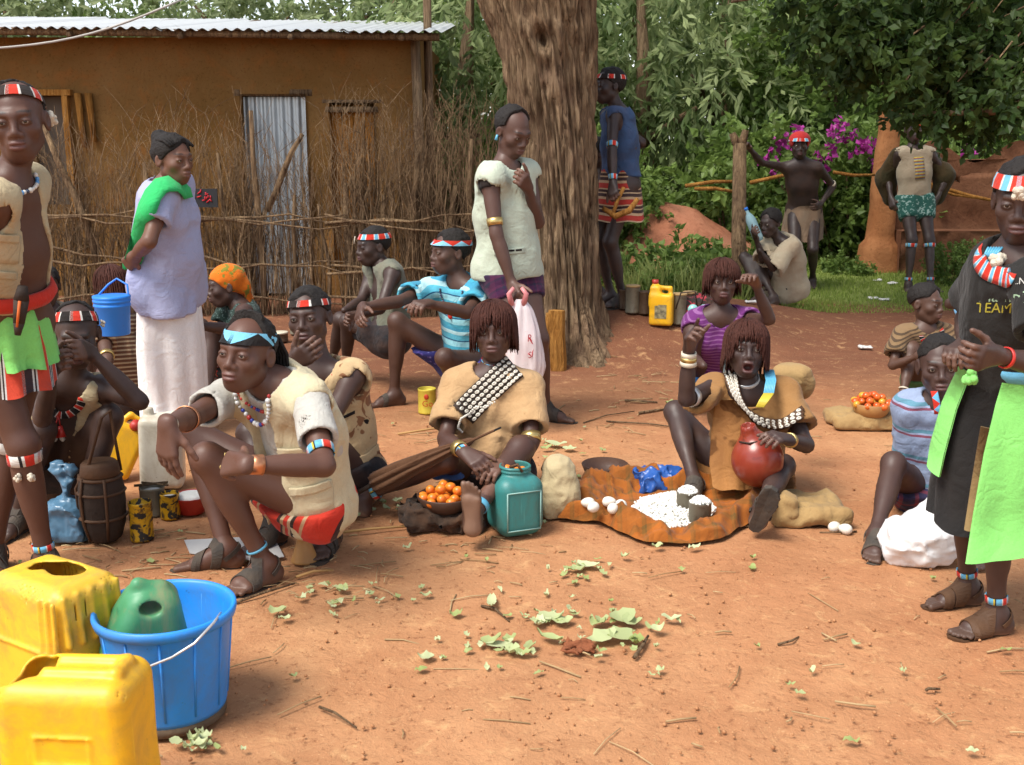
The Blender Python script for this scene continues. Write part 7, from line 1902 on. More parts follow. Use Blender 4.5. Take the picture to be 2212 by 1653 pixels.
    P = [rbox(c, (.085, .055, .125), .03, M), cap(c + M @ V(.05, 0, .11), c + M @ V(.085, 0, .165), [.03, .022], k=.02), cap(c + M @ V(-.06, 0, .10), c + M @ V(-.02, 0, .165), [.014], k=.012), cap(c + M @ V(-.02, 0, .165), c + M @ V(.07, 0, .15), [.014], k=.012)]; solid('body', P, .0065, YEL, r)
    mb = MB(); mb.tube([c + M @ V(.012, -.035, .12), c + M @ V(.012, -.068, .138)], .024, 14); mb.build('cap', REDP, r)
    c = ground(356, 1052) + V(0, 0, .17); r = empty('white_jerrycan', tuple(c - V(0, 0, .17))); tag(r, 'stained white plastic can standing in front of the white skirt', 'jerrycan'); M = eul(0, R(2), R(10)); solid('body', [rbox(c, (.095, .07, .165), .03, M), cyl(c + V(-.05, 0, .15), c + V(-.05, 0, .20), .025, .022), cap(c + M @ V(-.01, 0, .165), c + M @ V(.06, 0, .175), [.012], k=.012)], .0075, WHITEP, r)
    b = ground(228, 1168); b[2] = 0; dd = project(b)[2]; H = .345; r = empty('milk_vessel', tuple(b)); tag(r, 'dark carved wooden milk vessel with lid and leather carrying strap', 'vessel'); mb = MB(); mb.lathe([(.045, .002), (.066, .02), (.083, .08), (.088, .16), (.086, .22), (.078, .262), (.066, .275), (.062, .278)], b, 30); mb.build('body', DARKLEATHER, r)
    mb = MB(); mb.lathe([(.072, .268), (.076, .275), (.070, .315), (.060, .325), (.0001, .328)], b, 28); mb.build('lid', LEATHER, r)
    for z in (.105, .205, .262): mb = MB(); mb.lathe([(.086 if z < .25 else .079, z - .006), (.094 if z < .25 else .086, z), (.086 if z < .25 else .079, z + .006)], b, 28); mb.build('strap_ring', LEATHER, r)
    mb = MB(); mb.tube([b + V(-.085, -.02, .10), b + V(-.09, -.02, .22), b + V(-.02, -.05, .33), b + V(.03, -.02, .50), b + V(.05, .02, .52), b + V(.05, .05, .40), b + V(.06, .06, .27)], .007, 6); mb.build('strap', LEATHER, r)
    for a in (-.6, .5, -1.6): mb = MB(); u = V(math.sin(a), -math.cos(a), 0); mb.tube([b + u * .068 + V(0, 0, .02), b + u * .09 + V(0, 0, .10), b + u * .094 + V(0, 0, .2), b + u * .083 + V(0, 0, .27)], .006, 5); mb.build('strap', LEATHER, r)
    c = ground(150, 1092) + V(0, 0, .10); M = eul(0, R(70), R(35)); r = empty('hide_container', tuple(c - V(0, 0, .1))); tag(r, 'brown hide-covered container lying behind the carved vessel', 'container'); mb = MB(); mb.lathe([(.03, -.16), (.08, -.15), (.105, -.06), (.105, .06), (.08, .15), (.03, .16)], c, 26, M); mb.build('body', LEATHER, r); mb = MB(); mb.tube([c + M @ V(.108 * math.cos(t), .108 * math.sin(t), .07) for t in np.linspace(0, 6.28, 20)], .005, 5); mb.build('thong', CALABL, r)
    g = ground(150, 1166); crumple('blue_plastic_bag', 'knotted blue plastic bag standing against the carved vessel', 'bag', g + V(0, 0, .085), (.075, .055, .085), plastic('blue_bag_film', (.08, .18, .28), amt=.1, rough=.3), 3, .022, .006, knot=[((0, 0, .07), (.0, 0, .135), .045, .018), ((.0, 0, .13), (-.025, 0, .215), .018, .028), ((.0, 0, .13), (.03, 0, .20), .016, .022)])
    tin('rusty yellow tin full of flour beside the carved vessel', 308, 1166, .045, .158, TIN_Y); tin('squat yellow and black tin of flour next to the red bowl', 369, 1120, .040, .110, TIN_Y)
    o, b = tin('dull grey tin with sticks lying across its rim', 332, 1112, .052, .125, TIN_G); mb = MB(); mb.tube([b + V(-.07, -.01, .13), b + V(.06, .03, .133)], .006, 5); mb.tube([b + V(-.05, .03, .132), b + V(.075, -.02, .136)], .005, 5); mb.build('stick', TWIG, o)
    b = ground(414, 1108); r = vessel('red_bowl', 'red enamel bowl heaped with white flour beside the yellow tin', 'bowl', b, [(.04, .002), (.055, .006), (.078, .075), (.081, .08), (.075, .078), (.07, .06)], REDP); mb = MB(); mb.lathe([(.074, .066), (.05, .085), (.02, .094), (.0001, .095)], b, 24); mb.build('flour', FLOUR, r)
    tin('cream-lidded tin by the fence behind the man covering his mouth', 606, 738, .06, .07, TIN_B, lid=True, fill=CREAMBAND); tin('second cream-lidded tin close to the fence foot', 640, 722, .05, .06, TIN_G, lid=True, fill=CREAMBAND)
    # card under the sandals
    mb = MB(); pl = [ground(398, 1168, .006), ground(520, 1162, .010), ground(592, 1162, .006), ground(614, 1204, .006), ground(545, 1212, .014), ground(410, 1196, .006)]; n = len(pl); o = mesh_obj('paper_sheet', [p for p in pl] + [p + V(0, 0, .003) for p in pl], [tuple(range(n))[::-1], tuple(range(n, 2 * n))] + [(i, (i + 1) % n, n + (i + 1) % n, n + i) for i in range(n)], simple('grey_paper', (.55, .54, .52), .8), None, False, origin=pl[0]); tag(o, 'sheet of pale card lying under the squatting man’s sandals'.replace('’', "'"), 'paper')
    # headrest stools
    def stool(label, base, s, rz):
        r = empty('headrest_stool', tuple(base)); tag(r, label, 'stool'); M = rotz(rz); P = [cap(base + M @ V(-.07 * s, 0, .165 * s), base + M @ V(.07 * s, 0, .165 * s), [.014 * s], flat=None, k=.01)]
        P = [rbox(base + V(0, 0, .165 * s), (.085 * s, .04 * s, .012 * s), .008 * s, M, .02), cap(base + M @ V(-.04 * s, 0, .155 * s), base + M @ V(-.006 * s, 0, .085 * s), [.018 * s, .014 * s], k=.02), cap(base + M @ V(.04 * s, 0, .155 * s), base + M @ V(.006 * s, 0, .085 * s), [.018 * s, .014 * s], k=.02), cyl(base + V(0, 0, .09 * s), base + V(0, 0, .0), .020 * s, .050 * s, .015)]
        solid('body', P, .005 * s, simple('honey_wood', (.42, .22, .07), .5, .35, (.28, .13, .04), 14, .6, .15, 60), r)
    g = ground(658, 1212); stool('carved honey-wood headrest under the squatting man', V(g[0], g[1], gz(g[0], g[1])), 1.05, R(40))
    p = PEOPLE['man_cream_shirt'].pel; stool('carved headrest under the man in the cream shirt', V(p[0], p[1], gz(p[0], p[1])), 1.0, R(20))
    W, D, pn, S, sc = PEOPLE['man_blue_tank'].hand['L']; c = W + D * .09 + pn * .03; r = empty('carried_headrest', tuple(c)); tag(r, 'curved wooden headrest carried in the hand of the man in blue', 'stool'); mb = MB(); mb.tube([c + V(.16, 0, -.02), c + V(.10, -.02, -.10), c + V(.0, -.03, -.14), c + V(-.09, -.02, -.08)], [.018, .024, .024, .016], 8); mb.tube([c + V(-.02, -.03, -.13), c + V(.02, -.01, -.02), c + V(.06, .01, .06)], .014, 7); mb.build('body', WOOD, r)
    # ---- woman with the sash: umbrella, fruit bowl, jar, sacks
    A = at(1068, 930, 4.50); B = at(806, 1046, 4.62); u = nrm(B - A); r = empty('umbrella', tuple(B)); tag(r, 'folded brown umbrella laid across the lap of the woman with the sash', 'umbrella')
    L = np.linalg.norm(B - A); e1 = nrm(np.cross(u, V(0, 0, 1))); e2 = np.cross(u, e1); vs, fs = [], []; n, m = 48, 26
    for j in range(m):
        t = j / (m - 1); rad = np.interp(t, [0, .16, .18, .5, .8, .95, 1], [.005, .006, .014, .030, .040, .042, .036])
        for k in range(n): a = 2 * math.pi * k / n; q = rad * (1 + (.22 * math.sin(8 * a + 5 * t) + .08 * math.sin(17 * a)) * sst(.16, .3, t)); vs.append(A + u * L * t + (e1 * math.cos(a) + e2 * math.sin(a)) * q)
    fs = [(j * n + k, j * n + (k + 1) % n, (j + 1) * n + (k + 1) % n, (j + 1) * n + k) for j in range(m - 1) for k in range(n)] + [tuple((m - 1) * n + k for k in range(n))]; mesh_obj('canopy', vs, fs, cloth('brown_umbrella_cloth', base=lin('5c3f2c'), kind='plain', damt=.3, dirt=lin('7d5c42')), r)
    mb = MB(); mb.tube([A - u * .03, A + u * .14], [.004, .006], 8); mb.build('tip', simple('black_metal', (.02, .02, .02), .4, metal=.4), r); mb = MB(); mb.tube([B, B + u * .09 - V(0, 0, .01)], .010, 8); mb.build('handle', DARKLEATHER, r)
    crumple('dark_cloth', 'crumpled dark brown cloth under the bowl of small orange fruit', 'cloth', ground(968, 1118, .03), (.17, .11, .035), cloth('dark_brown_cloth', base=(.035, .024, .018), kind='plain', damt=.3), 8, .05, .009)
    b = ground(962, 1112, .055); bw = .115; r = vessel('fruit_bowl', 'half calabash heaped with small orange fruit at the seated woman’s knees'.replace('’', "'"), 'bowl', b, [(.0001, .0), (.05, .006), (.09, .035), (bw, .085), (bw - .004, .088), (bw - .012, .082), (.08, .04), (.0001, .02)], CALAB, 32)
    FR = simple('orange_fruit', (.70, .26, .02), .35, .45, (.66, .10, .015), 30, .9); TOM = simple('ripe_tomato', (.58, .045, .015), .25, .5, (.66, .20, .02), 26, .8); TOMY = simple('yellow_tomato', (.62, .36, .03), .3, .5, (.55, .14, .02), 26, .7)
    def heap(name, label, cat, b, R0, z0, rad, n, mats, group):
        rs_ = np.random.default_rng(len(name)); pts = []
        for k in range(4000):
            if len(pts) >= n: break
            a = rs_.random() * 6.28; q = R0 * math.sqrt(rs_.random()); p = b + V(q * math.cos(a), q * math.sin(a), z0 + rad * 1.0 * (1 - (q / R0) ** 2) * rs_.random() * 2.6)
            if all(np.linalg.norm(p - o) > rad * 1.72 for o in pts): pts.append(p)
        for p in pts: sphere_obj(name, label, cat, p, (rad * (.9 + .2 * rs_.random()), rad * (.9 + .2 * rs_.random()), rad * .92), mats[int(rs_.integers(len(mats)))], group)
    heap('orange_fruit', 'small round orange fruit heaped in the dark calabash bowl', 'fruit', b, .092, .072, .0215, 26, [FR], 'fruit in the dark calabash')
    b = ground(1112, 1150); b[2] = gz(b[0], b[1]); r = empty('teal_jar', tuple(b)); tag(r, 'translucent teal plastic jar with open screw neck', 'jar'); P = [rbox(b + V(0, 0, .125), (.098, .098, .122), .055, rotz(R(22)), .02), cyl(b + V(0, 0, .23), b + V(0, 0, .285), .062, .060, .012), cyl(b + V(0, 0, .10), b + V(0, 0, .40), .054, .054, .004, 's')]
    for z in (.262, .276): P.append(Prim((lambda X, z=z: np.sqrt((np.sqrt((X[..., 0] - b[0]) ** 2 + (X[..., 1] - b[1]) ** 2) - .062) ** 2 + (X[..., 2] - b[2] - z) ** 2) - .004), b + V(-.07, -.07, z - .01), b + V(.07, .07, z + .01), .003, 'u', 't'))
    solid('body', P, .0048, TEAL, r); mb = MB(); M = rotz(R(22))
    for s_ in ((-.07, .04, .07, .04), (-.07, .195, .07, .195), (-.07, .04, -.07, .195), (.07, .04, .07, .195)): mb.tube([b + M @ V(s_[0], -.0985, s_[1]), b + M @ V(s_[2], -.0985, s_[3])], .003, 5)
    mb.build('panel_line', simple('pale_mould_line', (.25, .42, .38), .5), r); mb = MB(); mb.tube([b + V(-.02, -.05, .285), b + V(.01, -.06, .30), b + V(.03, -.062, .27)], .006, 5); mb.build('string', LEATHER, r)
    for i, (dx, dy) in enumerate(((.0, 0), (.03, .015), (-.03, .02), (.01, -.03))): sphere_obj('orange_fruit', 'small round fruit inside the teal plastic jar', 'fruit', b + V(dx, dy, .245 + .005 * i), .02, FR, 'fruit in the teal jar')
    g = ground(1206, 1118); o = crumple('meal_sack', 'open pale cotton sack of meal behind the teal jar', 'sack', g + V(0, .02, .085), (.085, .075, .09), SACK2, 6, .012, .0075, knot=[((0, 0, .06), (0, 0, .11), .07, .065)])
    crumple('calabash_scraps', 'broken pieces of yellow calabash lying on the meal sack', 'calabash', ground(1204, 1118) + V(-.01, .12, .19), (.045, .035, .03), CALABL, 4, .02, .007, flat=False)
    b = ground(1306, 1036); b[2] = gz(b[0], b[1]); r = vessel('calabash_bowl', 'empty dark calabash bowl behind the orange cloth', 'bowl', b, [(.0001, .0), (.05, .004), (.09, .03), (.108, .075), (.104, .078), (.085, .04), (.0001, .012)], CALAB, 32)
    crumple('blue_bag', 'crumpled royal blue plastic bag between the dark bowl and the shouting woman', 'bag', ground(1418, 1040, .04), (.10, .06, .04), plastic('royal_blue_film', (.02, .09, .34), amt=.05, rough=.3), 12, .04, .008)
    # ---- orange cloth with the white beans
    poly = [(1208, 1128), (1226, 1085), (1262, 1048), (1330, 1040), (1420, 1046), (1500, 1052), (1590, 1050), (1660, 1062), (1700, 1085), (1680, 1110), (1610, 1140), (1560, 1168), (1490, 1182), (1400, 1180), (1330, 1160), (1285, 1136)]
    pw = np.array([ground(*p) for p in poly]); cc = pw.mean(0); nr, na = 60, 210; an = np.linspace(0, 1, na, endpoint=False) * len(poly); ii = an.astype(int); tt = (an - ii)[:, None]; rim = pw[ii % len(poly)] * (1 - tt) + pw[(ii + 1) % len(poly)] * tt
    cen = ground(1452, 1112); vs = []; rows = np.linspace(0, 1, nr)
    for q in rows:
        p = cen + (rim - cen) * q; P2 = p.copy(); P2[:, 2] = 0
        roll = np.exp(-((q - .82) / .13) ** 2) * (.042 + .05 * noise3(P2, 6, 3)) * (1 + .0 * p[:, 1])
        cr = .085 * (.45 - np.abs(noise3(P2 + .04 * noise3(P2, 5, 2)[:, None], 13, 5))) * sst(.45, .75, q) + .035 * (.45 - np.abs(noise3(P2, 24, 7))) * sst(.4, .7, q)
        z = .008 + roll + np.maximum(cr, -.02) * sst(1.02, .93, q); p = p + (rim - cen) * (.05 * noise3(P2, 8, 8) + .02 * noise3(P2, 21, 9))[:, None] * sst(.6, .9, q); vs.append(np.stack([p[:, 0], p[:, 1], ground_h(p[:, 0], p[:, 1]) + np.maximum(z, .004)], 1))
    vs = np.concatenate(vs); fs = np.array([(j * na + k, j * na + (k + 1) % na, (j + 1) * na + (k + 1) % na, (j + 1) * na + k) for j in range(nr - 1) for k in range(na)])
    PL = cloth('orange_plaid', [(0, lin('a85f22')), (.55, lin('a05a20')), (.6, lin('7a5526')), (.72, lin('624a24')), (.8, lin('94541e'))], 1, 11, kind='check', cfreq=11, damt=.55, dirt=lin('5c3f20')); o = mesh_obj('orange_cloth', vs, fs, PL, None, True, st=vs, origin=cen); tag(o, 'rumpled orange plaid cloth spread on the earth under a pile of white beans', 'cloth')
    # beans
    bn = empty('bean_pile', tuple(cen)); tag(bn, 'pile of white beans spread on the orange cloth', 'beans', kind='stuff'); rs3 = np.random.default_rng(4); hull = np.array([ground(*p) for p in ((1362, 1108), (1385, 1085), (1450, 1072), (1520, 1082), (1548, 1108), (1520, 1138), (1450, 1152), (1400, 1146))]); hc = hull.mean(0)
    mb = MB(); k = len(hull); rimv = [h + V(0, 0, .012) for h in hull]; mid = [hc + (h - hc) * .55 + V(0, 0, .034) for h in hull]; mb.add(rimv + mid + [hc + V(0, 0, .045)], [(i, (i + 1) % k, k + (i + 1) % k, k + i) for i in range(k)] + [(k + i, k + (i + 1) % k, 2 * k) for i in range(k)]); mb.build('bean_bed', FLOUR, bn)
    v0, f0 = sphere_mesh((0, 0, 0), (.0085, .006, .005), 6, 4); vv, ff, cl = [], [], []; o_ = 0
    for _ in range(1500):
        a = rs3.random() * len(hull); i = int(a); e = hull[i] * (1 - (a - i)) + hull[(i + 1) % k] * (a - i); q = math.sqrt(rs3.random()) * (1.06 if rs3.random() < .1 else .99); p = hc + (e - hc) * q; z = np.interp(q, [0, .55, 1, 1.1], [.047, .037, .016, .010]) + .004 * rs3.random(); v = v0 @ eul(*(rs3.random(3) * 6)).T + V(p[0], p[1], gz(p[0], p[1]) + z); vv.append(v); ff.append(f0 + o_); o_ += len(v); c = .68 + .12 * rs3.random(); cl.append(np.tile((c, c * .97, c * .88), (len(v), 1)))
    o = mesh_obj('beans', np.concatenate(vv), np.concatenate(ff), BEAD, bn, True, col=np.concatenate(cl)); o['kind'] = 'stuff'
    for (px, py, lb) in ((1484, 1104, 'tin measure heaped with beans standing further back in the bean pile'), (1511, 1128, 'tin measure heaped with beans at the front edge of the bean pile')):
        b = ground(px, py, .018); r = empty('tin_measure', tuple(b)); tag(r, lb, 'cup'); mb = MB(); mb.lathe([(.042, 0), (.0445, .003), (.0455, .085), (.047, .088), (.043, .087), (.042, .07)], b, 26); mb.build('cup', TIN_G, r); vv, ff = [], []; o_ = 0
        for _ in range(150): a = rs3.random() * 6.28; q = .041 * math.sqrt(rs3.random()); v = v0 @ eul(*(rs3.random(3) * 6)).T + b + V(q * math.cos(a), q * math.sin(a), .082 + .024 * (1 - (q / .042) ** 2)); vv.append(v); ff.append(f0 + o_); o_ += len(v)
        o = mesh_obj('beans', np.concatenate(vv), np.concatenate(ff), FLOUR, r); o['kind'] = 'stuff'
    EGG = simple('egg_shell', (.72, .68, .60), .45, .4, (.66, .60, .50), 9, .4)
    def egg(px, py, lift, lab, grp, rz):
        c = ground(px, py, .021 + lift); v, f = sphere_mesh((0, 0, 0), (.029, .0215, .0215), 18, 12); v[:, 1:] *= (1 - .16 * v[:, :1] / .029); v = v @ rotz(rz).T + c; o = mesh_obj('egg', v, f, EGG, None, True, origin=c); tag(o, lab, 'egg', grp)
    for i, (px, py) in enumerate(((1316, 1078), (1325, 1092), (1341, 1084), (1270, 1080), (1281, 1090))): egg(px, py + 6, .07, 'white egg lying on the orange cloth beside the beans', 'eggs on the orange cloth', i)
    egg(1803, 1138, 0, 'white egg on bare earth, touching its twin near the white bag', 'eggs on the bare earth', .6); egg(1826, 1143, 0, 'white egg on bare earth, touching its twin near the white bag', 'eggs on the bare earth', 2.4)
    # ---- gourd, sacks, white bag
    c = at(1636, 993, 4.66); rg = .108; P = [ell(c, (rg, rg, rg * 1.06), None, 'g', .02), cap(c + V(-.03, 0, .095), c + V(-.045, -.01, .135), [.045, .034], k=.03)]; GM = simple('red_gourd', (.22, .028, .016), .28, .5, (.30, .06, .022), 5, .7, dirt=(.06, .015, .012), dscale=14, dlo=.6, dhi=.75)
    r = empty('gourd', tuple(c - V(0, 0, .11))); tag(r, 'polished red gourd held upright by the shouting woman', 'gourd'); solid('body', P + [ell(c + V(-.048, -.012, .15), (.025, .025, .03), None, 'g', .004, 's')], .0058, GM, r); mb = MB(); mb.tube([c + V(-.085, -.03, .085), c + V(-.05, -.065, .088), c + V(.0, -.055, .095), c + V(.03, -.02, .098)], .004, 5); mb.build('cord', DARKLEATHER, r)
    crumple('folded_sack', 'folded tan jute sack beside the red gourd', 'sack', ground(1738, 1098, .04), (.155, .14, .034), SACK, 14, .020, .010, freq=8); crumple('sack_flap', 'pointed tan flap of sacking drawn up next to the gourd', 'sack', ground(1690, 1098, .07), (.05, .05, .065), SACK, 16, .02, .009, freq=8)
    g = ground(1972, 1212); crumple('white_bag', 'bulging white plastic bag tied in a twisted knot', 'bag', g + V(.01, .0, .075), (.125, .09, .075), plastic('white_bag_film', (.72, .71, .70), (.45, .38, .42), .25, .35), 18, .020, .0075, freq=11, knot=[((.03, 0, .05), (.055, 0, .135), .10, .03), ((.055, 0, .135), (.085, .01, .215), .02, .030), ((.085, .01, .215), (.115, .02, .30), .028, .012)])
    P18 = PEOPLE['woman_gourd']; c = at(1708, 808, 5.2); Q = [ell(c, (.08, .06, .055), None, 'b', .03), ell(c + V(.06, 0, -.05), (.05, .05, .06), None, 'b', .03)]; v, f = mesh_sdf(Q, .012, post=lambda X, d: d - .03 * (.5 - np.abs(noise3(X, 12, 4)))); mesh_obj('back_bundle', v, f, SACK, P18.root, st=v)
    # ---- tomato sack by the small boy
    crumple('tomato_sack', 'jute sack rolled down round the bowl of tomatoes', 'sack', ground(1868, 905, .035), (.19, .13, .036), SACK, 22, .022, .011, freq=8)
    b = ground(1880, 908, .045); r = vessel('tomato_bowl', 'light calabash bowl heaped with tomatoes on the jute sack', 'bowl', b, [(.0001, 0), (.05, .005), (.085, .04), (.112, .10), (.106, .102), (.08, .05), (.0001, .02)], CALABL, 30); heap('tomato', 'small ripe tomato heaped in the light calabash bowl', 'tomato', b, .10, .095, .021, 26, [TOM, TOM, TOMY], 'tomatoes in the light calabash')
    # ---- by the tree
    tin('empty yellow printed tin standing on the earth behind the seated woman', 923, 892, .052, .145, TIN_P, fill=simple('tin_inside', (.5, .48, .44), .5))
    M = eul(0, 0, R(-15)); g = ground(1428, 702); c = g + V(0, 0, .145); r = empty('oil_jerrycan', tuple(g)); tag(r, 'upright yellow oil can with red cap on the slope of the mound', 'jerrycan'); P = [rbox(c - V(0, 0, .03), (.085, .055, .115), .02, M), rbox(c + M @ V(-.045, 0, .07), (.04, .045, .075), .02, M, .03), cap(c + M @ V(-.02, 0, .13), c + M @ V(.06, 0, .125), [.016], k=.012), cap(c + M @ V(.06, 0, .125), c + M @ V(.068, 0, .06), [.016], k=.012), cap(c + M @ V(-.05, 0, .12), c + M @ V(-.05, 0, .155), [.024], k=.01)]; solid('body', P, .0085, YEL, r); mb = MB(); mb.tube([c + M @ V(-.05, 0, .15), c + M @ V(-.05, 0, .185)], .024, 12); mb.build('cap', REDP, r)
    mb = MB(); mb.box(c + M @ V(-.0, -.056, -.04), .085, .003, .10, M); mb.build('paper_label', simple('worn_label', (.35, .30, .16), .8, .2, (.08, .07, .05), 40, .9), r, False)
    for (px, py, rr, h, mt, lb, ld) in ((1366, 676, .055, .20, TIN_G, 'tall pale tin with cloth lid beside the foot of the man in blue', True), (1392, 678, .05, .17, TIN_B, 'dark brown tin between the tall pale tin and the oil can', False), (1466, 700, .055, .22, TIN_G, 'banded grey tin close behind the oil can', True), (1488, 690, .05, .20, TIN_B, 'brown tin half hidden behind the banded grey tin', True), (1350, 668, .045, .15, TIN_B, 'small dark tin behind the tall pale tin', False)): tin(lb, px, py, rr, h, mt, lid=ld, fill=SACK if ld else None)
    crumple('red_bag', 'red and dark woven bag on the mound behind the oil can', 'bag', ground(1505, 668, .10), (.16, .09, .10), cloth('red_woven', (( .03, .02, .02), (.35, .03, .05)), kind='camo', freq=18), 31, .03, .012)
    for i, dx in enumerate((-.03, .05)): sphere_obj('glass_ball', 'pale turquoise glass float resting on the red woven bag', 'float', ground(1505, 668, .24) + V(dx, -.02, 0), .038, simple('turquoise_glass', (.25, .52, .50), .15, .5), 'floats on the red bag')
    mb = MB(); g = ground(1505, 668, .2); mb.tube([g + V(-.15, 0, 0), g + V(-.12, -.02, .12), g + V(-.02, -.03, .13), g + V(.0, -.02, .02)], .006, 5); mb.tube([g + V(.02, 0, 0), g + V(.05, -.02, .11), g + V(.13, -.03, .12), g + V(.15, -.02, .0)], .006, 5); o = mb.build('bag_handles', DARKLEATHER, None, origin=g); o.parent = bpy.data.objects['red_bag']; o.location = tuple(np.array(o.location) - np.array(bpy.data.objects['red_bag'].location))
    # plastic carrier and water bottle
    W, D, pn, S, sc = PEOPLE['man_green_vest'].hand['R']; c = W + D * .10 + pn * .01; r = empty('carrier_bag', tuple(c)); tag(r, 'thin white carrier bag with red print held by the man in the pale green vest', 'bag'); vs, n, m = [], 40, 22
    for j in range(m):
        t = j / (m - 1); w = np.interp(t, [0, .12, .4, .8, 1], [.02, .055, .085, .095, .07]); dp = np.interp(t, [0, .1, .5, 1], [.015, .03, .045, .03]); ctr = c + V(.015 + .035 * t, -.01, -.44 * t)
        for k in range(n): a = 2 * math.pi * k / n; q = 1 + .13 * math.sin(6 * a + 2 * t) * (1 - .5 * t) + .08 * math.sin(11 * a + 9 * t); vs.append(ctr + V(w * q * math.cos(a), dp * q * math.sin(a), 0))
    fs = [(j * n + k, j * n + (k + 1) % n, (j + 1) * n + (k + 1) % n, (j + 1) * n + k) for j in range(m - 1) for k in range(n)] + [tuple((m - 1) * n + k for k in range(n))]; film = plastic('carrier_film', (.74, .66, .66), (.7, .3, .3), .25, .35); mesh_obj('body', vs, fs, film, r)
    for sx in (-1, 1): mb = MB(); mb.tube([c + V(sx * .03, -.02, -.03), c + V(sx * .045, -.03, .03), c + V(sx * .02, -.02, .06)], [.016, .014, .01], 7); mb.build('handle', simple('pink_film', (.62, .22, .22), .4), r)
    red = simple('bag_print_red', (.50, .05, .06), .5); pv = np.array(vs)
    for (t, dx, sz, tx) in ((.42, .055, .055, 'R'), (.62, .06, .05, 'S')): text_on(r, 'print', tx, c + V(dx - .005, -.075, -.44 * t - .03), V(.8, .5, 0), V(.05, 0, 1), sz, red, None, None)
    mb = MB(); mb.tube([c + V(.055, -.062, -.19), c + V(.085, -.045, -.24), c + V(.075, -.05, -.30), c + V(.055, -.06, -.28)], .003, 4); mb.build('print', red, r)
    W, D, pn, S, sc = PEOPLE['man_cream_shirt'].hand['R']; a = at(1612, 452, 9.75); b2 = at(1640, 520, 9.8); r = empty('water_bottle', tuple(b2)); tag(r, 'bluish plastic water bottle held by the man in the cream shirt', 'bottle'); mb = MB(); u = b2 - a; mb.tube([a, a + u * .12, a + u * .2, a + u * .34, a + u * .9, b2], [.014, .015, .03, .045, .045, .038], 14); mb.build('body', simple('blue_bottle', (.28, .45, .48), .2, .5), r); mb = MB(); mb.tube([a - u * .05, a + u * .03], .017, 10); mb.build('cap', BLUE2, r)
    # lettering on the printed tin
    b = ground(923, 892); rt = simple('tin_print_red', (.55, .06, .02), .5); tn = [o for o in bpy.data.objects if o.get('label', '').startswith('empty yellow printed')][0]; text_on(tn, 'print', 'Go', b + V(-.026, -.056, .05), V(1, 0, 0), V(0, 0, 1), .05, rt, None, None)
    v, f = sphere_mesh(b + V(.0, -.052, .105), (.014, .005, .016), 10, 6); mesh_obj('print', v, f, rt, tn)
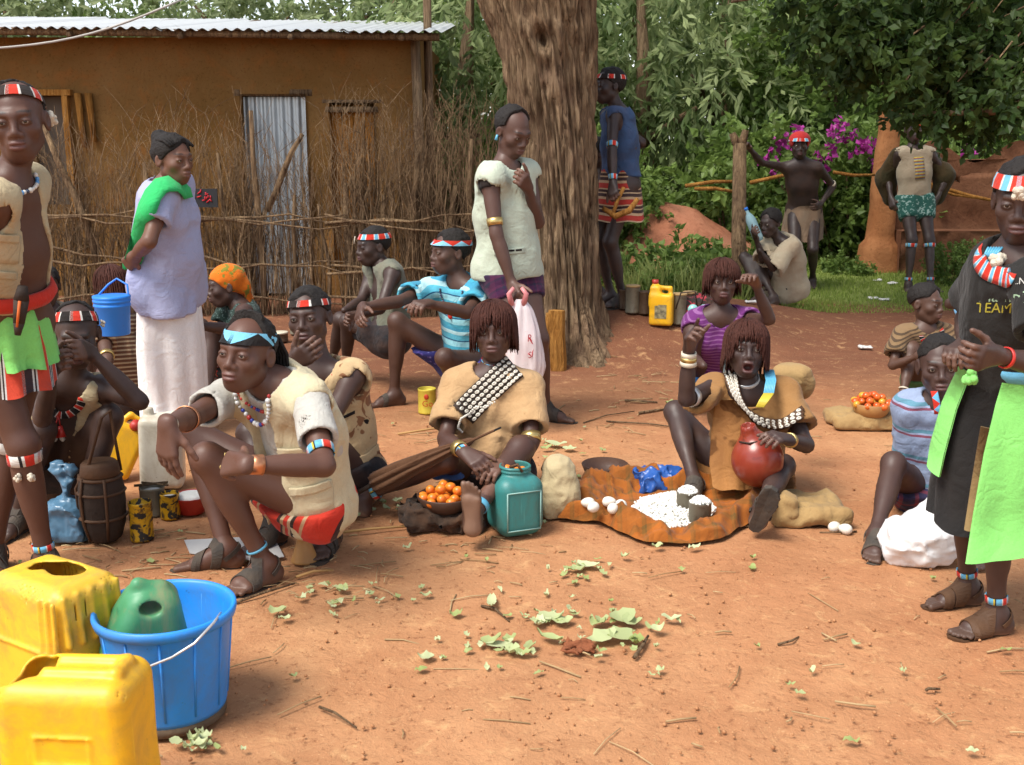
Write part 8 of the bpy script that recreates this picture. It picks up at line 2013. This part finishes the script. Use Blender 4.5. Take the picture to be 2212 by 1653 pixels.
def litter():
    rs = np.random.default_rng(77); lm = leaf_mat('fallen_leaf', (.30, .36, .11), (.54, .58, .34), .15, .6)
    def leaf(c, L, W, a, curl, tone):
        n = 7; vs = []; u = V(math.cos(a), math.sin(a), 0); w = V(-math.sin(a), math.cos(a), 0); rr = rs.random(2 * n)
        for i in range(n):
            t = i / (n - 1); hw = W * (math.sin(math.pi * min(.97, t * .9 + .07)) ** .8) * (.75 + .5 * rr[i]); zz = .006 + curl * (t - .4) ** 2 + .012 * rr[i]
            for s, zc in ((-1, .25), (0, 0), (1, .35)): vs.append(c + u * L * (t - .5) + w * hw * s * (.8 + .4 * rr[n + i]) + V(0, 0, zz + abs(s) * zc * curl * .6 + .004 * rr[n + i]))
        f = [(i * 3 + j, i * 3 + 3 + j, i * 3 + 4 + j, i * 3 + 1 + j) for i in range(n - 1) for j in (0, 1)]; return vs, f
    big = [(1062, 1310, .16, .026), (1190, 1342, .12, .05), (1215, 1350, .10, .04), (1165, 1355, .09, .03), (1345, 1345, .12, .06), (1365, 1352, .09, .05), (1188, 1388, .12, .03), (1300, 1385, .15, .045), (1345, 1382, .14, .05), (1375, 1395, .09, .03), (1450, 1345, .09, .02), (1270, 1230, .12, .035), (1248, 1238, .08, .03), (1145, 1405, .05, .04), (1080, 1400, .12, .035), (1105, 1415, .10, .03), (1060, 1395, .09, .04), (1130, 1420, .07, .03), (920, 1430, .07, .03), (985, 1335, .06, .03), (600, 1330, .09, .04), (615, 1345, .06, .025), (420, 1610, .05, .02), (432, 1620, .06, .02), (410, 1622, .05, .02), (445, 1605, .05, .02), (740, 1280, .06, .03), (650, 1300, .06, .03), (1420, 1190, .06, .018), (1500, 1190, .07, .02), (1200, 965, .16, .05), (1230, 975, .10, .04), (1180, 975, .08, .03), (765, 1120, .10, .04), (800, 1090, .07, .03), (860, 1090, .08, .03), (835, 1105, .06, .02), (1445, 875, .07, .03), (1350, 1210, .05, .02), (920, 1295, .06, .02), (880, 1190, .05, .02), (1420, 1370, .06, .03), (1290, 1355, .07, .04), (1300, 1350, .06, .03), (1100, 1390, .06, .03)]
    for i, (px, py, L, W) in enumerate(big):
        c = ground(px, py); a = rs.normal() * .5 if i % 3 else rs.random() * 6; vs, f = leaf(c, L * .72, W * .72, a, .02 + .03 * rs.random(), 0); t = np.clip(.5 + .35 * rs.normal(), 0, 1); o = mesh_obj('fallen_leaf', vs, f, lm, None, True, col=np.full((len(vs), 3), t), origin=c); tag(o, 'torn pale green leaf lying flat on the bare red earth', 'leaf', 'leaves fallen on the bare earth')
    # scraps, straw, pebbles that nobody counts
    def scatter(n, y0, y1, mk, name, label, mat, cat, clusters=None):
        mb = MB(); cols = []
        for _ in range(n):
            if clusters is not None and rs.random() < .6: cx, cy, sp = clusters[int(rs.integers(len(clusters)))]; px, py = cx + rs.normal() * sp, cy + rs.normal() * sp * .35
            else: py = y0 + (y1 - y0) * rs.random() ** .8; px = rs.random() * 2300 - 40
            c = ground(px, py); k = len(mb.v); mk(mb, c); cols += [rs.random()] * (len(mb.v) - k)
        o = mesh_obj(name, mb.v, mb.f, mat, None, True, col=np.repeat(np.array(cols)[:, None], 3, 1)); tag(o, label, cat, kind='stuff')
    cl = [(1080, 1410, 60), (1200, 1345, 60), (1345, 1365, 70), (1250, 1235, 50), (760, 1300, 60), (1220, 970, 60), (680, 1290, 50), (820, 1095, 50), (420, 1612, 25)]
    scatter(190, 900, 1640, lambda mb, c: mb.add(*leaf(c, .015 + .03 * rs.random(), .006 + .008 * rs.random(), rs.random() * 6, .01, 0)), 'leaf_scraps', 'small green leaf scraps strewn over the bare earth', lm, 'leaf scraps', cl)
    straw = leaf_mat('dry_straw', (.30, .18, .08), (.52, .38, .20), .1, .8)
    def stalk(mb, c):
        a = rs.random() * 6.28 if rs.random() < .5 else rs.normal() * .4; L = .03 + .13 * rs.random() ** 2; u = V(math.cos(a), math.sin(a), 0); mb.tube([c - u * L / 2 + V(0, 0, .004), c + V(0, 0, .007) + rs.normal(size=3) * .004 * V(1, 1, 0), c + u * L / 2 + V(0, 0, .004)], .0012 + .002 * rs.random(), 4)
    scatter(340, 800, 1640, stalk, 'straw_bits', 'dry straw and stalk bits scattered over the bare earth', straw, 'straw', [(1350, 870, 120), (860, 900, 120), (700, 1250, 100), (1420, 830, 80), (300, 1200, 100), (1000, 1180, 120)])
    peb = simple('pebble', lin('9a6a48'), .95, .1, lin('c09068'), 30, .8)
    def clod(mb, c): v, f = sphere_mesh(c + V(0, 0, .003), np.array([.0022, .0022, .0018]) * (1 + 2.4 * rs.random() ** 3), 5, 3); mb.add(v, f)
    scatter(1500, 800, 1650, clod, 'earth_crumbs', 'crumbs of dry earth and grit on the ground', peb, 'crumbs')
    tw = [((700, 1158), (912, 1138), .006), ((690, 1530), (770, 1575), .004), ((1040, 1312), (1100, 1345), .005), ((1370, 1425), (1400, 1378), .007), ((1470, 1145), (1640, 1140), .004), ((1330, 1050), (1200, 1040), .004), ((1680, 1395), (1725, 1378), .004), ((2000, 1495), (2030, 1492), .005), ((510, 1305), (640, 1262), .005), ((1310, 912), (1500, 930), .005), ((1480, 850), (1580, 845), .006), ((1500, 945), (1560, 920), .005), ((1260, 915), (1370, 890), .004), ((1850, 1150), (1770, 1152), .004), ((640, 1250), (720, 1235), .006), ((860, 940), (1000, 925), .006), ((1350, 868), (1420, 872), .008), ((1380, 895), (1450, 885), .008)]
    for a, b, r in tw:
        A, B = ground(*a), ground(*b); M = (A + B) / 2 + V(rs.normal() * .01, rs.normal() * .02, .012); mb = MB(); mb.tube([A + V(0, 0, r), M, B + V(0, 0, r)], [r, r * .9, r * .6], 6); o = mb.build('twig', TWIG if r != .006 else straw_plain(), None, origin=A); tag(o, 'thin dry twig lying on the bare earth', 'twig', 'twigs on the bare earth')
    # clod of dug earth and scraps of rubbish on the grass
    c = ground(1245, 1405); crumple('earth_clod', 'crumbly clod of dark earth among the scattered leaves', 'clod', c + V(0, 0, .005), (.045, .035, .010), mud_mat('clod_soil', lin('7d4a32'), lin('8f5a3e'), lin('5c3526')), 3, .02, .006, freq=30)
    for i, (px, py) in enumerate(((2128, 615), (2165, 622), (2120, 655), (2148, 658), (2100, 762), (1822, 662))):
        o = crumple('litter_scrap', 'scrap of white rubbish lying by the grass', 'litter', ground(px * .89, py * .985, .01), (.045, .03, .008), simple('white_scrap', (.62, .60, .56), .7), 40 + i, .015, .01); o['group'] = 'scraps of rubbish by the grass'
def straw_plain(): return simple('pale_stalk', lin('b08a58'), .8, .2)
environment()
all_people()
objects()
litter()
